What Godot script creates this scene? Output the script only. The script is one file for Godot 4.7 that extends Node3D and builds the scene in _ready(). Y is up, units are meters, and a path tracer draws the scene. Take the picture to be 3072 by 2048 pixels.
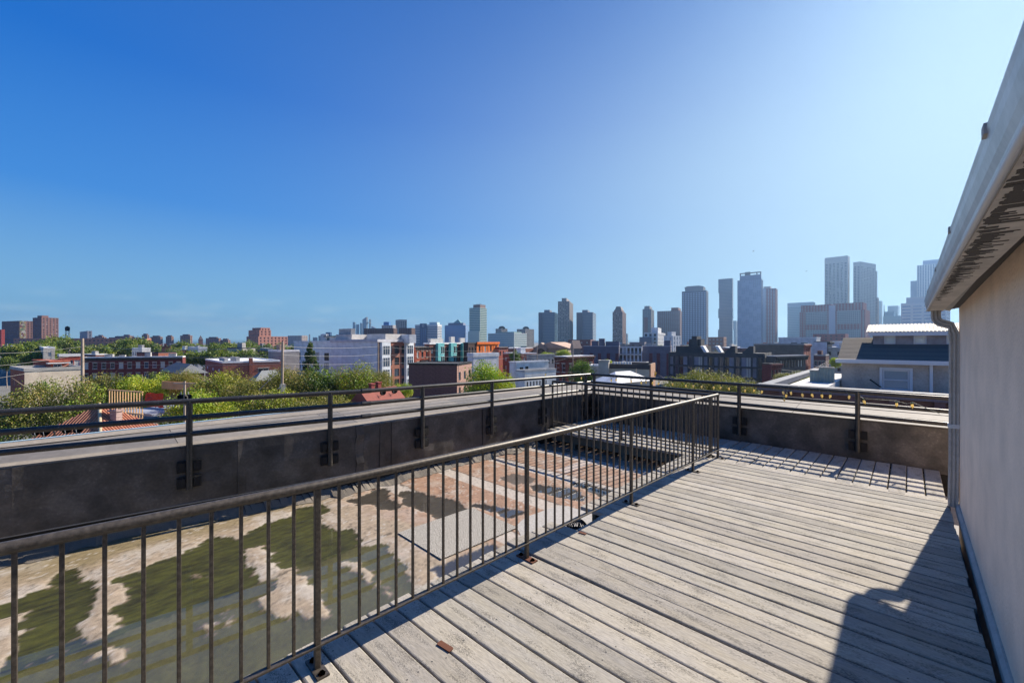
extends Node3D

# World axes: -z runs along the deck away from the camera, x runs towards the house wall, y = 0 is the top of the deck.
const F := 1270.0
const EYE := 1.65
const YAW := 43.2
const GROUND := -13.0
var fwd := Vector3(-sin(deg_to_rad(YAW)), 0, -cos(deg_to_rad(YAW)))
var rgt := Vector3(cos(deg_to_rad(YAW)), 0, -sin(deg_to_rad(YAW)))
var rng := RandomNumberGenerator.new()
var M := {}
var T := {}
var taken := {}

class G:
	var v := PackedVector3Array()
	var n := PackedVector3Array()
	var uv := PackedVector2Array()
	var c := PackedColorArray()
	var ix := PackedInt32Array()
	var tint := Color(1, 1, 1)
	var tinted := false
	func quad(a: Vector3, b: Vector3, cc: Vector3, d: Vector3, u0 := Vector2.ZERO) -> void:
		var nn := (b - a).cross(d - a)
		if nn.length_squared() < 1e-14:
			nn = (cc - b).cross(d - b)
		nn = nn.normalized()
		var k := v.size()
		v.append(a); v.append(b); v.append(cc); v.append(d)
		for i in 4:
			n.append(nn)
		var w := a.distance_to(b)
		var h := a.distance_to(d)
		uv.append(u0); uv.append(u0 + Vector2(w, 0)); uv.append(u0 + Vector2(w, h)); uv.append(u0 + Vector2(0, h))
		if tinted:
			for i in 4:
				c.append(tint)
		ix.append(k); ix.append(k + 2); ix.append(k + 1); ix.append(k); ix.append(k + 3); ix.append(k + 2)
	func tri(a: Vector3, b: Vector3, cc: Vector3) -> void:
		var nn := (b - a).cross(cc - a).normalized()
		var k := v.size()
		v.append(a); v.append(b); v.append(cc)
		for i in 3:
			n.append(nn)
			if tinted:
				c.append(tint)
		uv.append(Vector2.ZERO); uv.append(Vector2(a.distance_to(b), 0)); uv.append(Vector2(0, a.distance_to(cc)))
		ix.append(k); ix.append(k + 2); ix.append(k + 1)
	# box from a corner and three edge vectors
	func hex(o: Vector3, x: Vector3, y: Vector3, z: Vector3) -> void:
		if x.cross(y).dot(z) < 0.0:
			o += x
			x = -x
		quad(o, o + y, o + x + y, o + x)
		quad(o + z, o + z + x, o + z + x + y, o + z + y)
		quad(o, o + z, o + z + y, o + y)
		quad(o + x, o + x + y, o + x + y + z, o + x + z)
		quad(o, o + x, o + x + z, o + z)
		quad(o + y, o + y + z, o + x + y + z, o + x + y)
	func box(lo: Vector3, hi: Vector3) -> void:
		hex(lo, Vector3(hi.x - lo.x, 0, 0), Vector3(0, hi.y - lo.y, 0), Vector3(0, 0, hi.z - lo.z))
	# profile (closed, in the plane of px and py) swept from a to b
	func prism(prof: PackedVector2Array, a: Vector3, b: Vector3, px: Vector3, py: Vector3, u := 0.0, w := 0.0) -> void:
		var m := prof.size()
		var area := 0.0
		for i in m:
			area += prof[i].cross(prof[(i + 1) % m])
		var flip := (area > 0.0) == (px.cross(py).dot(b - a) > 0.0)
		var run := w
		for i in m:
			var p: Vector2 = prof[i]
			var q: Vector2 = prof[(i + 1) % m]
			var a0 := a + px * p.x + py * p.y
			var a1 := a + px * q.x + py * q.y
			var b0 := b + px * p.x + py * p.y
			var b1 := b + px * q.x + py * q.y
			if flip:
				quad(a0, a1, b1, b0)
			else:
				quad(a1, a0, b0, b1)
			var k := uv.size() - 4
			var l := a.distance_to(b)
			var e := p.distance_to(q)
			if flip:
				uv[k] = Vector2(u, run); uv[k + 1] = Vector2(u, run + e); uv[k + 2] = Vector2(u + l, run + e); uv[k + 3] = Vector2(u + l, run)
			else:
				uv[k] = Vector2(u, run + e); uv[k + 1] = Vector2(u, run); uv[k + 2] = Vector2(u + l, run); uv[k + 3] = Vector2(u + l, run + e)
			run += e
		var tr := Geometry2D.triangulate_polygon(prof)
		for i in range(0, tr.size(), 3):
			var p0 := prof[tr[i]]
			var p1 := prof[tr[i + 1]]
			var p2 := prof[tr[i + 2]]
			var ccw := (p1 - p0).cross(p2 - p0) > 0.0
			if ccw != (px.cross(py).dot(b - a) > 0.0):
				var t := p1
				p1 = p2
				p2 = t
			tri(b + px * p0.x + py * p0.y, b + px * p1.x + py * p1.y, b + px * p2.x + py * p2.y)
			tri(a + px * p0.x + py * p0.y, a + px * p2.x + py * p2.y, a + px * p1.x + py * p1.y)
	func tube(pts: Array, r: float, sides := 8, r_end := -1.0) -> void:
		var m := pts.size()
		var k0 := v.size()
		var up := Vector3.UP
		var run := 0.0
		for i in m:
			var d: Vector3 = (pts[mini(i + 1, m - 1)] - pts[maxi(i - 1, 0)]).normalized()
			if absf(d.dot(up)) > 0.95:
				up = Vector3.RIGHT if absf(d.x) < 0.9 else Vector3.FORWARD
			var x := d.cross(up).normalized()
			var y := x.cross(d).normalized()
			up = y
			var rr := r if r_end < 0.0 else lerpf(r, r_end, float(i) / (m - 1))
			if i > 0:
				run += pts[i].distance_to(pts[i - 1])
			for s in sides + 1:
				var an := TAU * s / sides
				var nn := x * cos(an) + y * sin(an)
				v.append(pts[i] + nn * rr)
				n.append(nn)
				uv.append(Vector2(run, an * rr))
				if tinted:
					c.append(tint)
		for i in m - 1:
			for s in sides:
				var a := k0 + i * (sides + 1) + s
				var b := a + sides + 1
				ix.append(a); ix.append(a + 1); ix.append(b)
				ix.append(a + 1); ix.append(b + 1); ix.append(b)
		for e in 2:
			var i := 0 if e == 0 else m - 1
			var d: Vector3 = (pts[1] - pts[0]).normalized() if e == 1 and m == 2 else ((pts[1] - pts[0]).normalized() if e == 0 else (pts[m - 1] - pts[m - 2]).normalized())
			var k := v.size()
			v.append(pts[i]); n.append(d * (1 if e == 1 else -1)); uv.append(Vector2.ZERO)
			if tinted:
				c.append(tint)
			for s in sides + 1:
				v.append(v[k0 + i * (sides + 1) + s]); n.append(d * (1 if e == 1 else -1)); uv.append(Vector2.ZERO)
				if tinted:
					c.append(tint)
			for s in sides:
				ix.append(k)
				if e == 1:
					ix.append(k + 2 + s); ix.append(k + 1 + s)
				else:
					ix.append(k + 1 + s); ix.append(k + 2 + s)
	func lathe(o: Vector3, prof: Array, sides := 12) -> void:
		var k0 := v.size()
		var turn := 0.0
		for i in prof.size() - 1:
			turn += (prof[i + 1].y - prof[i].y) * (prof[i + 1].x + prof[i].x)
		var sg := 1.0 if turn >= 0.0 else -1.0
		for i in prof.size():
			var p: Vector2 = prof[i]
			var q0: Vector2 = prof[maxi(i - 1, 0)]
			var q1: Vector2 = prof[mini(i + 1, prof.size() - 1)]
			var t := (q1 - q0).normalized()
			for s in sides + 1:
				var an := TAU * s / sides
				v.append(o + Vector3(cos(an) * p.x, p.y, sin(an) * p.x))
				n.append(Vector3(cos(an) * t.y, -t.x, sin(an) * t.y).normalized() * sg)
				uv.append(Vector2(an * p.x, p.y))
				if tinted:
					c.append(tint)
		for i in prof.size() - 1:
			for s in sides:
				var a := k0 + i * (sides + 1) + s
				var b := a + sides + 1
				ix.append(a); ix.append(b); ix.append(a + 1)
				ix.append(a + 1); ix.append(b); ix.append(b + 1)
	func mesh() -> ArrayMesh:
		var arr := []
		arr.resize(Mesh.ARRAY_MAX)
		arr[Mesh.ARRAY_VERTEX] = v
		arr[Mesh.ARRAY_NORMAL] = n
		arr[Mesh.ARRAY_TEX_UV] = uv
		if tinted:
			arr[Mesh.ARRAY_COLOR] = c
		arr[Mesh.ARRAY_INDEX] = ix
		var m := ArrayMesh.new()
		m.add_surface_from_arrays(Mesh.PRIMITIVE_TRIANGLES, arr)
		return m

# ---------------------------------------------------------------- nodes
func numbered(called: String) -> String:
	if not taken.has(called):
		taken[called] = 0
		return called
	taken[called] += 1
	return "%s_%03d" % [called, taken[called]]

func tag(o: Node3D, label: String, category: String, group := "") -> Node3D:
	o.set_meta("label", label)
	o.set_meta("category", category)
	if group != "":
		o.set_meta("group", group)
	return o

func thing(called: String, label: String, category: String, at_ := Vector3.ZERO, group := "") -> Node3D:
	var o := Node3D.new()
	o.name = numbered(called)
	add_child(o)
	o.position = at_
	return tag(o, label, category, group)

func part(called: String, m: Mesh, mt: Material, parent: Node3D, at_ := Vector3.ZERO) -> MeshInstance3D:
	var o := MeshInstance3D.new()
	o.name = called
	o.mesh = m
	o.material_override = mt
	parent.add_child(o, true)
	o.position = at_
	return o

func solo(called: String, m: Mesh, mt: Material) -> MeshInstance3D:
	var o := MeshInstance3D.new()
	o.name = numbered(called)
	o.mesh = m
	o.material_override = mt
	add_child(o)
	return o

func stuff(o: Node3D) -> Node3D:
	o.set_meta("kind", "stuff")
	return o

func structure(o: Node3D) -> Node3D:
	o.set_meta("kind", "structure")
	return o

func P(a: float, r: float, y: float) -> Vector3:
	return Vector3(r, y, -a)

# a point of the place seen at the photograph's pixel (3072 x 2048) at a depth of d metres
func at(px: float, py: float, d: float) -> Vector3:
	return fwd * d + rgt * ((px - 1536.0) / F * d) + Vector3(0, EYE - (py - 1025.0) / F * d, 0)

func ground_at(px: float, d: float) -> Vector3:
	var p := at(px, 1025.0, d)
	return Vector3(p.x, GROUND, p.z)

# ---------------------------------------------------------------- materials
func lin(r: float, g: float, b: float) -> Color:
	return Color(r, g, b).linear_to_srgb()

func noise_image(w: int, h: int, freq: float, octaves := 4, seed_ := 1, type := FastNoiseLite.TYPE_SIMPLEX_SMOOTH) -> PackedByteArray:
	var f := FastNoiseLite.new()
	f.seed = seed_
	f.noise_type = type
	f.frequency = freq
	f.fractal_octaves = octaves
	f.fractal_gain = 0.55
	var im := f.get_seamless_image(w, h, false, false, 0.15, true)
	im.convert(Image.FORMAT_L8)
	return im.get_data()

func tex_from(bytes: PackedByteArray, w: int, h: int, rgb := false) -> ImageTexture:
	var im := Image.create_from_data(w, h, false, Image.FORMAT_RGB8 if rgb else Image.FORMAT_L8, bytes)
	return ImageTexture.create_from_image(im)

# grey mottle between lo and hi, made of coarse and fine noise
func mottle(seed_: int, lo: float, hi: float, coarse := 0.006, fine := 0.06, share := 0.5, w := 512) -> ImageTexture:
	var a := noise_image(w, w, coarse, 5, seed_)
	var b := noise_image(w, w, fine, 3, seed_ + 7)
	var out := PackedByteArray()
	out.resize(w * w)
	for i in w * w:
		var t: float = (a[i] * share + b[i] * (1.0 - share)) / 255.0
		t = clampf((t - 0.25) * 2.0, 0.0, 1.0)
		out[i] = int(255.0 * Color(lerpf(lo, hi, t), 0, 0).linear_to_srgb().r)
	return tex_from(out, w, w)

func mat(key: String, col: Color, rough := 0.85, metal := 0.0, tex: Texture2D = null, scale := 1.0, bump: Texture2D = null, bump_cm := 0.0) -> StandardMaterial3D:
	if M.has(key):
		return M[key]
	var m := StandardMaterial3D.new()
	m.albedo_color = col
	m.roughness = rough
	m.metallic = metal
	if tex:
		m.albedo_texture = tex
		m.uv1_triplanar = true
		m.uv1_world_triplanar = true
		m.uv1_scale = Vector3.ONE * scale
	if bump:
		m.heightmap_enabled = true
		m.heightmap_texture = bump
		m.heightmap_scale = bump_cm
	M[key] = m
	return m

func paint(r: float, g: float, b: float, rough := 0.85, scale := 0.15) -> StandardMaterial3D:
	return mat("p%.3f_%.3f_%.3f_%.2f" % [r, g, b, rough], lin(minf(r * 1.4, 0.82), minf(g * 1.4, 0.82), minf(b * 1.4, 0.82)), rough, 0.0, T.grime, scale)

func plain(r: float, g: float, b: float, rough := 0.7, metal := 0.0) -> StandardMaterial3D:
	return mat("s%.3f_%.3f_%.3f_%.2f_%.1f" % [r, g, b, rough, metal], lin(r, g, b), rough, metal)

func make_textures() -> void:
	T.grime = mottle(3, 0.68, 1.0, 0.005, 0.05, 0.6)
	T.stain = mottle(19, 0.45, 1.0, 0.012, 0.06, 0.8)
	T.stucco = mottle(17, 0.82, 1.0, 0.008, 0.25, 0.6)
	T.fine = mottle(11, 0.6, 1.0, 0.02, 0.15, 0.3)
	T.grain = mottle(23, 0.2, 1.0, 0.05, 0.35, 0.2)
	# weathered plank: 2.4 m along u, 0.6 m along v
	var w := 1024
	var h := 1024
	var grain := noise_image(w, h, 0.03, 4, 41)
	var blot := noise_image(w, h, 0.006, 4, 42)
	var speck := noise_image(w, h, 0.12, 4, 43)
	var warm := noise_image(w, h, 0.004, 3, 44)
	var out := PackedByteArray()
	out.resize(w * h * 3)
	for i in w * h:
		var s := speck[i] / 255.0
		var bl := blot[i] / 255.0
		var gr := grain[i] / 255.0
		var base := 0.77 + 0.13 * (gr - 0.5) + 0.10 * (bl - 0.5)
		# lichen specks, denser in blotches
		var dark := clampf((s - 0.57 + (bl - 0.5) * 0.85) * 3.2, 0.0, 1.0)
		base = lerpf(base, 0.40, dark * 0.72)
		var wm := (warm[i] / 255.0 - 0.5) * 0.035
		out[i * 3] = int(255.0 * clampf(base * (1.0 + wm * 0.7), 0.0, 1.0))
		out[i * 3 + 1] = int(255.0 * clampf(base * (0.965 + wm * 0.3), 0.0, 1.0))
		out[i * 3 + 2] = int(255.0 * clampf(base * (0.915 - wm), 0.0, 1.0))
	T.wood = tex_from(out, w, h, true)
	T.wood_bump = tex_from(grain, w, h)
	# dark bitumen sheet with scuffs and pale specks
	var a := noise_image(512, 512, 0.007, 4, 61)
	var b := noise_image(512, 512, 0.09, 3, 62)
	var d := noise_image(512, 512, 0.3, 1, 63, FastNoiseLite.TYPE_CELLULAR)
	out = PackedByteArray()
	out.resize(512 * 512)
	for i in 512 * 512:
		var t := 0.72 + 0.30 * (a[i] / 255.0 - 0.5) * 2.0 + 0.2 * (b[i] / 255.0 - 0.5)
		if a[i] > 150 and b[i] > 200:
			t += 0.5
		out[i] = int(255.0 * clampf(t, 0.12, 1.0))
	T.tar = tex_from(out, 512, 512)
	# dark paint on pipe with chips down to white
	a = noise_image(512, 512, 0.05, 3, 71)
	b = noise_image(512, 512, 0.012, 3, 72)
	out = PackedByteArray()
	out.resize(512 * 512 * 3)
	for i in 512 * 512:
		var t := 0.26 + 0.10 * (b[i] / 255.0 - 0.5) + 0.05 * (a[i] / 255.0 - 0.5)
		var chip := a[i] > 214 and b[i] > 120
		out[i * 3] = 200 if chip else int(255.0 * t)
		out[i * 3 + 1] = 196 if chip else int(255.0 * t * 0.96)
		out[i * 3 + 2] = 190 if chip else int(255.0 * t * 0.90)
	T.pipe = tex_from(out, 512, 512, true)
	# stucco
	a = noise_image(512, 512, 0.16, 3, 81)
	T.stucco_bump = tex_from(a, 512, 512)
	# streaks that run along u (sheet metal, coping)
	a = noise_image(512, 512, 0.05, 4, 91)
	T.streak = tex_from(a, 512, 512)
	a = noise_image(256, 256, 0.4, 2, 95)
	for i in 256 * 256:
		a[i] = int(clampf(200.0 + (a[i] - 140.0) * 1.5, 50.0, 255.0))
	T.granule = tex_from(a, 256, 256)
	# mortar-toned speckle for brickwork too far off to tell the bricks apart
	a = noise_image(512, 512, 0.12, 2, 97)
	b = noise_image(512, 512, 0.01, 4, 98)
	out = PackedByteArray()
	out.resize(512 * 512)
	for i in 512 * 512:
		out[i] = int(clampf(120.0 + (a[i] - 128.0) * 0.7 + (b[i] - 128.0) * 0.5 + 75.0, 60.0, 255.0))
	T.brickish = tex_from(out, 512, 512)
	# loose painted shapes of the far mural
	a = noise_image(128, 256, 0.02, 2, 101)
	b = noise_image(128, 256, 0.03, 2, 102)
	out = PackedByteArray()
	out.resize(128 * 256 * 3)
	for i in 128 * 256:
		var c := Vector3(190, 175, 120)
		if a[i] > 150: c = Vector3(205, 205, 195)
		if b[i] > 165: c = Vector3(150, 70, 90)
		if absf(a[i] - 140) < 8: c = Vector3(50, 55, 60)
		if a[i] < 85: c = Vector3(110, 140, 110)
		out[i * 3] = int(c.x)
		out[i * 3 + 1] = int(c.y)
		out[i * 3 + 2] = int(c.z)
	var mm := StandardMaterial3D.new()
	mm.albedo_texture = tex_from(out, 128, 256, true)
	mm.albedo_color = lin(0.5, 0.5, 0.5)
	mm.uv1_scale = Vector3(1.0 / 16.0, 1.0 / 40.0, 1)
	T.mural = mm

func make_materials() -> void:
	for k in 6:
		var m := StandardMaterial3D.new()
		var tone: float = [0.60, 0.66, 0.54, 0.61, 0.69, 0.50][k]
		m.albedo_color = lin(tone, tone * [1.0, 0.99, 0.99, 0.985, 0.99, 1.0][k], tone * [0.95, 0.94, 0.95, 0.93, 0.94, 0.96][k])
		m.albedo_texture = T.wood
		m.roughness = 0.9
		m.uv1_scale = Vector3(1.0 / 2.4, 1.0 / 0.6, 1)
		m.uv1_offset = Vector3(0.37 * k, 0.171 * k, 0)
		m.heightmap_enabled = true
		m.heightmap_texture = T.wood_bump
		m.heightmap_scale = 0.12
		M["plank%d" % k] = m
	M.joist = paint(0.08, 0.085, 0.065)
	M.tar = mat("tar", lin(0.135, 0.117, 0.102), 0.48, 0.0, T.tar, 0.55, T.fine, 0.3)
	M.tar_black = mat("tar_black", lin(0.016, 0.014, 0.012), 0.75, 0.0, T.tar, 2.0, T.grain, 0.5)
	M.pipe = mat("pipe", lin(0.62, 0.62, 0.62), 0.38, 0.0, T.pipe, 2.2)
	M.iron = mat("iron", lin(0.105, 0.088, 0.070), 0.45, 0.3, T.stain, 5.0)
	M.rust = mat("rust", lin(0.20, 0.07, 0.035), 0.9, 0.0, T.grain, 8.0)
	M.coping = mat("coping", lin(0.25, 0.225, 0.195), 0.75, 0.0, T.grime, 0.35, T.fine, 0.15)
	M.coping_dark = mat("coping_dark", lin(0.19, 0.175, 0.16), 0.7, 0.0, T.grime, 0.5)
	M.coping_tan = mat("coping_tan", lin(0.30, 0.262, 0.215), 0.8, 0.0, T.grime, 0.6)
	M.flash_blue = plain(0.36, 0.50, 0.58, 0.5)
	M.bar = mat("bar", lin(0.40, 0.39, 0.36), 0.55, 0.3, T.grain, 6.0)
	M.stucco = mat("stucco", lin(0.90, 0.70, 0.54), 0.95, 0.0, T.stucco, 0.5, T.stucco_bump, 0.3)
	M.stucco.uv1_scale = Vector3(0.45, 0.45, 0.45)
	M.gutter = mat("gutter", lin(0.52, 0.51, 0.50), 0.38, 0.15, T.grime, 1.1)
	M.trim = mat("trim", lin(0.46, 0.44, 0.41), 0.7, 0.0, T.grime, 0.8)
	M.spout = mat("spout", lin(0.50, 0.48, 0.45), 0.5, 0.0, T.grime, 1.6)
	M.stained = mat("stained", lin(0.62, 0.56, 0.49), 0.8, 0.0, T.grime, 0.7)
	M.vent = mat("vent", lin(0.075, 0.075, 0.078), 0.7)
	M.black = plain(0.012, 0.012, 0.012, 0.5)
	M.glass = plain(0.018, 0.022, 0.028, 0.06)
	M.glass_blue = plain(0.05, 0.075, 0.11, 0.08)
	M.blind = plain(0.42, 0.42, 0.40, 0.4)
	M.white_frame = plain(0.62, 0.62, 0.62, 0.5)
	M.dark_frame = plain(0.02, 0.02, 0.022, 0.5)
	M.concrete = paint(0.30, 0.29, 0.28)
	M.roof_grey = paint(0.22, 0.22, 0.225)
	M.roof_white = paint(0.62, 0.62, 0.62)
	M.roof_dark = paint(0.035, 0.035, 0.04)
	M.wire = plain(0.30, 0.30, 0.29, 0.6)
	for k in 3:
		mat("tile%d" % k, lin([0.50, 0.44, 0.55][k], [0.21, 0.17, 0.24][k], [0.12, 0.10, 0.14][k]), 0.85, 0.0, T.fine, 0.8)
	M.pole = paint(0.30, 0.235, 0.185)

# ---------------------------------------------------------------- light and air
const SUN_AZ := 8.5   # degrees to the right of the deck's long axis
const SUN_EL := 37.0
const EXPOSURE := 1.8

func sun_dir() -> Vector3:
	var az := deg_to_rad(SUN_AZ)
	var el := deg_to_rad(SUN_EL)
	return Vector3(sin(az) * cos(el), sin(el), -cos(az) * cos(el))

func make_sky() -> PanoramaSkyMaterial:
	var w := 1024
	var h := 512
	var im := Image.create(w, h, false, Image.FORMAT_RGBF)
	var s := sun_dir()
	# clear-sky colour by height (degrees), away from the sun
	var ramp := [[0.0, Vector3(0.44, 0.65, 0.84)], [3.6, Vector3(0.26, 0.49, 0.77)], [14.6, Vector3(0.05, 0.245, 0.73)], [27.0, Vector3(0.0, 0.135, 0.60)], [40.0, Vector3(0.012, 0.115, 0.50)], [90.0, Vector3(0.04, 0.12, 0.42)]]
	var white := Vector3(0.66, 0.745, 0.88)
	var cl := FastNoiseLite.new()
	cl.seed = 5
	cl.frequency = 1.0
	cl.fractal_octaves = 4
	for j in h:
		var el := PI * (0.5 - (j + 0.5) / h)
		var e := maxf(rad_to_deg(el), 0.0)
		var base: Vector3 = ramp[5][1]
		for q in 5:
			if e >= ramp[q][0] and e <= ramp[q + 1][0]:
				base = ramp[q][1].lerp(ramp[q + 1][1], (e - ramp[q][0]) / (ramp[q + 1][0] - ramp[q][0]))
		for i in w:
			var az := TAU * (i + 0.5) / w
			var d := Vector3(sin(az) * cos(el), sin(el), -cos(az) * cos(el))
			var ga := rad_to_deg(acos(clampf(d.dot(s), -1.0, 1.0)))
			# forward scattering towards the sun, stronger low in the air
			var glow := clampf(0.98 * exp(-pow(e / 32.0, 3.0)) * exp(-pow(ga / 46.0, 2.0)) + 0.45 * exp(-ga / 10.0), 0.0, 0.97)
			var col := base.lerp(white, glow)
			# thin streaks of cloud low over the skyline
			if e > 0.5 and e < 7.0:
				var cn := cl.get_noise_3d(d.x * 9.0, e * 1.3, d.z * 9.0)
				var cw := clampf(cn * 2.2 - 0.15, 0.0, 1.0) * smoothstep(0.5, 1.5, e) * (1.0 - smoothstep(2.6, 6.0, e)) * 0.28
				col = col.lerp(Vector3(0.80, 0.85, 0.90), cw)
			if el < 0.0:
				col = Vector3(0.16, 0.24, 0.32)
			col *= Vector3(0.95, 1.085, 1.0) / EXPOSURE
			im.set_pixel(i, j, Color(col.x, col.y, col.z))
	var m := PanoramaSkyMaterial.new()
	m.panorama = ImageTexture.create_from_image(im)
	return m

func make_light() -> void:
	var cam := Camera3D.new()
	cam.name = "camera"
	cam.position = Vector3(0, EYE, 0)
	cam.rotation_degrees = Vector3(0, YAW, 0)
	cam.fov = rad_to_deg(2.0 * atan(1024.0 / F))
	cam.near = 0.02
	cam.far = 12000.0
	add_child(cam)
	cam.current = true
	var env := Environment.new()
	env.background_mode = Environment.BG_SKY
	env.sky = Sky.new()
	env.sky.sky_material = make_sky()
	env.tonemap_mode = Environment.TONE_MAPPER_LINEAR
	env.tonemap_exposure = EXPOSURE
	env.volumetric_fog_enabled = true
	env.volumetric_fog_density = 0.00015
	env.volumetric_fog_albedo = Color(0.66, 0.82, 1.0)
	env.volumetric_fog_anisotropy = 0.68
	env.sdfgi_enabled = true
	env.ssao_enabled = true
	env.ssil_enabled = true
	var we := WorldEnvironment.new()
	we.name = "air"
	we.environment = env
	add_child(we)
	var sun := DirectionalLight3D.new()
	sun.name = "sun"
	sun.basis = Basis.looking_at(-sun_dir())
	sun.light_energy = 1.6
	sun.light_color = Color(1.0, 0.955, 0.89)
	sun.light_angular_distance = 0.53
	sun.shadow_enabled = true
	add_child(sun)

# ---------------------------------------------------------------- roof with standing water
func poly(flat: Array) -> PackedVector2Array:
	var p := PackedVector2Array()
	for i in range(0, flat.size(), 2):
		p.append(Vector2(flat[i], flat[i + 1]))
	return p

func make_roof() -> void:
	var wet := [
		[poly([-0.6, -4.89, -0.31, -4.89, -0.18, -4.98, -0.07, -4.93, -0.07, -5.16, 0, -5.27, 0.1, -5.23, 0.12, -4.96, 0.18, -4.8, 0.18, -4.55, 0.15, -4.31, 0.11, -4.18, 0.08, -3.9, -0.03, -3.9, -0.12, -3.9, -0.24, -3.86, -0.28, -3.83, -0.29, -3.91, -0.25, -3.89, -0.23, -4.06, -0.19, -4.14, -0.22, -4.28, -0.17, -4.35, -0.23, -4.42, -0.17, -4.55, -0.12, -4.65, -0.2, -4.68, -0.29, -4.66, -0.6, -4.66]), 1],
		[poly([0.24, -4.69, 0.29, -4.78, 0.47, -4.78, 0.59, -4.84, 0.73, -4.87, 0.85, -4.91, 0.95, -5.09, 1.03, -5.02, 1.15, -4.96, 1.2, -4.79, 1.35, -4.98, 1.54, -5.03, 1.63, -5.03, 1.79, -5.03, 1.86, -5.26, 2.01, -5.17, 2.1, -5.15, 2.15, -5.08, 2.13, -4.86, 1.99, -4.81, 1.9, -4.6, 1.93, -4.4, 1.96, -4.31, 2.09, -4.22, 2.06, -4.08, 2.01, -3.89, 1.94, -3.83, 2.13, -3.7, 2.08, -3.48, 2.06, -3.19, 1.96, -2.96, 1.9, -2.86, 1.77, -2.3, 1.15, -2.2, 0.3, -2.2, -0.6, -2.2, -1.5, -3.0, -0.8, -3.5, -0.28, -3.83, -0.12, -3.89, 0.08, -3.89, 0.16, -3.88, 0.26, -3.89, 0.25, -3.98, 0.29, -4.1, 0.23, -4.15, 0.24, -4.22, 0.31, -4.29, 0.34, -4.46, 0.35, -4.61]), 1],
		[poly([2.39, -5.05, 2.62, -5.02, 2.86, -5.16, 2.95, -5.07, 2.84, -4.78, 2.76, -4.65, 2.75, -4.36, 2.57, -4.37, 2.52, -4.51, 2.58, -4.69, 2.42, -4.76]), 2],
		[poly([2.98, -4.86, 3.13, -4.7, 3.23, -4.37, 3.31, -4.06, 3.26, -3.72, 3.07, -3.75, 2.91, -3.74, 2.81, -3.76, 2.87, -4.01, 2.82, -4.15, 2.8, -4.41]), 2],
		[poly([4.32, -3.75, 4.44, -3.69, 4.51, -3.49, 4.6, -3.33, 4.6, -3.15, 4.5, -2.97, 4.4, -2.92, 4.29, -2.96, 4.26, -3.17, 4.24, -3.42, 4.2, -3.57]), 3],
		[poly([4.73, -3.39, 4.9, -3.36, 4.96, -3.2, 4.9, -3.08, 4.93, -2.8, 4.61, -2.74, 4.58, -2.78, 4.73, -3.07, 4.7, -3.29]), 3],
		[poly([3.4, -3.83, 3.48, -3.74, 3.54, -3.52, 3.6, -3.36, 3.7, -3.16, 3.51, -3.18, 3.35, -3.23, 3.39, -3.32, 3.41, -3.43, 3.31, -3.72]), 3],
		[poly([2.16, -3.01, 2.26, -2.98, 2.81, -2.94, 3.0, -2.5, 2.24, -2.5, 2.05, -2.6, 2.15, -2.94]), 3],
	]
	var dry := [
		poly([0.11, -3.76, 0.13, -3.76, 0.15, -3.7, 0.2, -3.75, 0.24, -3.68, 0.29, -3.65, 0.29, -3.54, 0.27, -3.49, 0.23, -3.48, 0.2, -3.58, 0.18, -3.66, 0.12, -3.65]),
		poly([0.67, -3.62, 0.71, -3.56, 0.72, -3.42, 0.71, -3.36, 0.68, -3.36, 0.66, -3.48]),
		poly([0.80, -3.64, 0.83, -3.49, 0.82, -3.38, 0.78, -3.40, 0.78, -3.47]),
		poly([0.77, -4.39, 0.83, -4.31, 0.81, -4.25, 0.76, -4.29]),
		poly([1.16, -4.55, 1.25, -4.51, 1.3, -4.57, 1.32, -4.35, 1.31, -4.24, 1.24, -4.17, 1.3, -4.03, 1.32, -3.92, 1.38, -3.81, 1.27, -3.78, 1.11, -3.84, 1.1, -4.04, 1.13, -4.1, 1.11, -4.26]),
		poly([1.2, -3.76, 1.37, -3.77, 1.37, -3.52, 1.37, -3.36, 1.31, -3.01, 1.24, -3.01, 1.19, -3.15, 1.14, -3.29, 1.17, -3.58]),
		poly([1.01, -3.6, 1.07, -3.6, 1.15, -3.66, 1.17, -3.58, 1.14, -3.29, 1.09, -3.16, 1.01, -3.38]),
		poly([1.69, -3.66, 1.78, -3.61, 1.79, -3.44, 1.79, -3.25, 1.75, -2.9, 1.71, -2.85, 1.72, -3.18, 1.70, -3.5]),
	]
	var silt := poly([4.29, -4.26, 4.54, -4.25, 4.6, -4.08, 4.58, -3.81, 4.44, -3.79, 4.24, -3.9, 4.23, -4.12])
	var st := 0.022
	var a0 := -2.6
	var r0 := -6.35
	var na := int((7.0 - a0) / st)
	var nr := int((-2.0 - r0) / st)
	var nz := FastNoiseLite.new()
	nz.seed = 8
	nz.frequency = 1.0
	nz.fractal_octaves = 4
	var kind := PackedByteArray()
	kind.resize(na * nr)
	var m := PackedFloat32Array()
	m.resize(na * nr)
	var boxes := []
	for q in wet:
		var b := Rect2(q[0][0], Vector2.ZERO)
		for p in q[0]:
			b = b.expand(p)
		boxes.append(b.grow(0.05))
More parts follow.
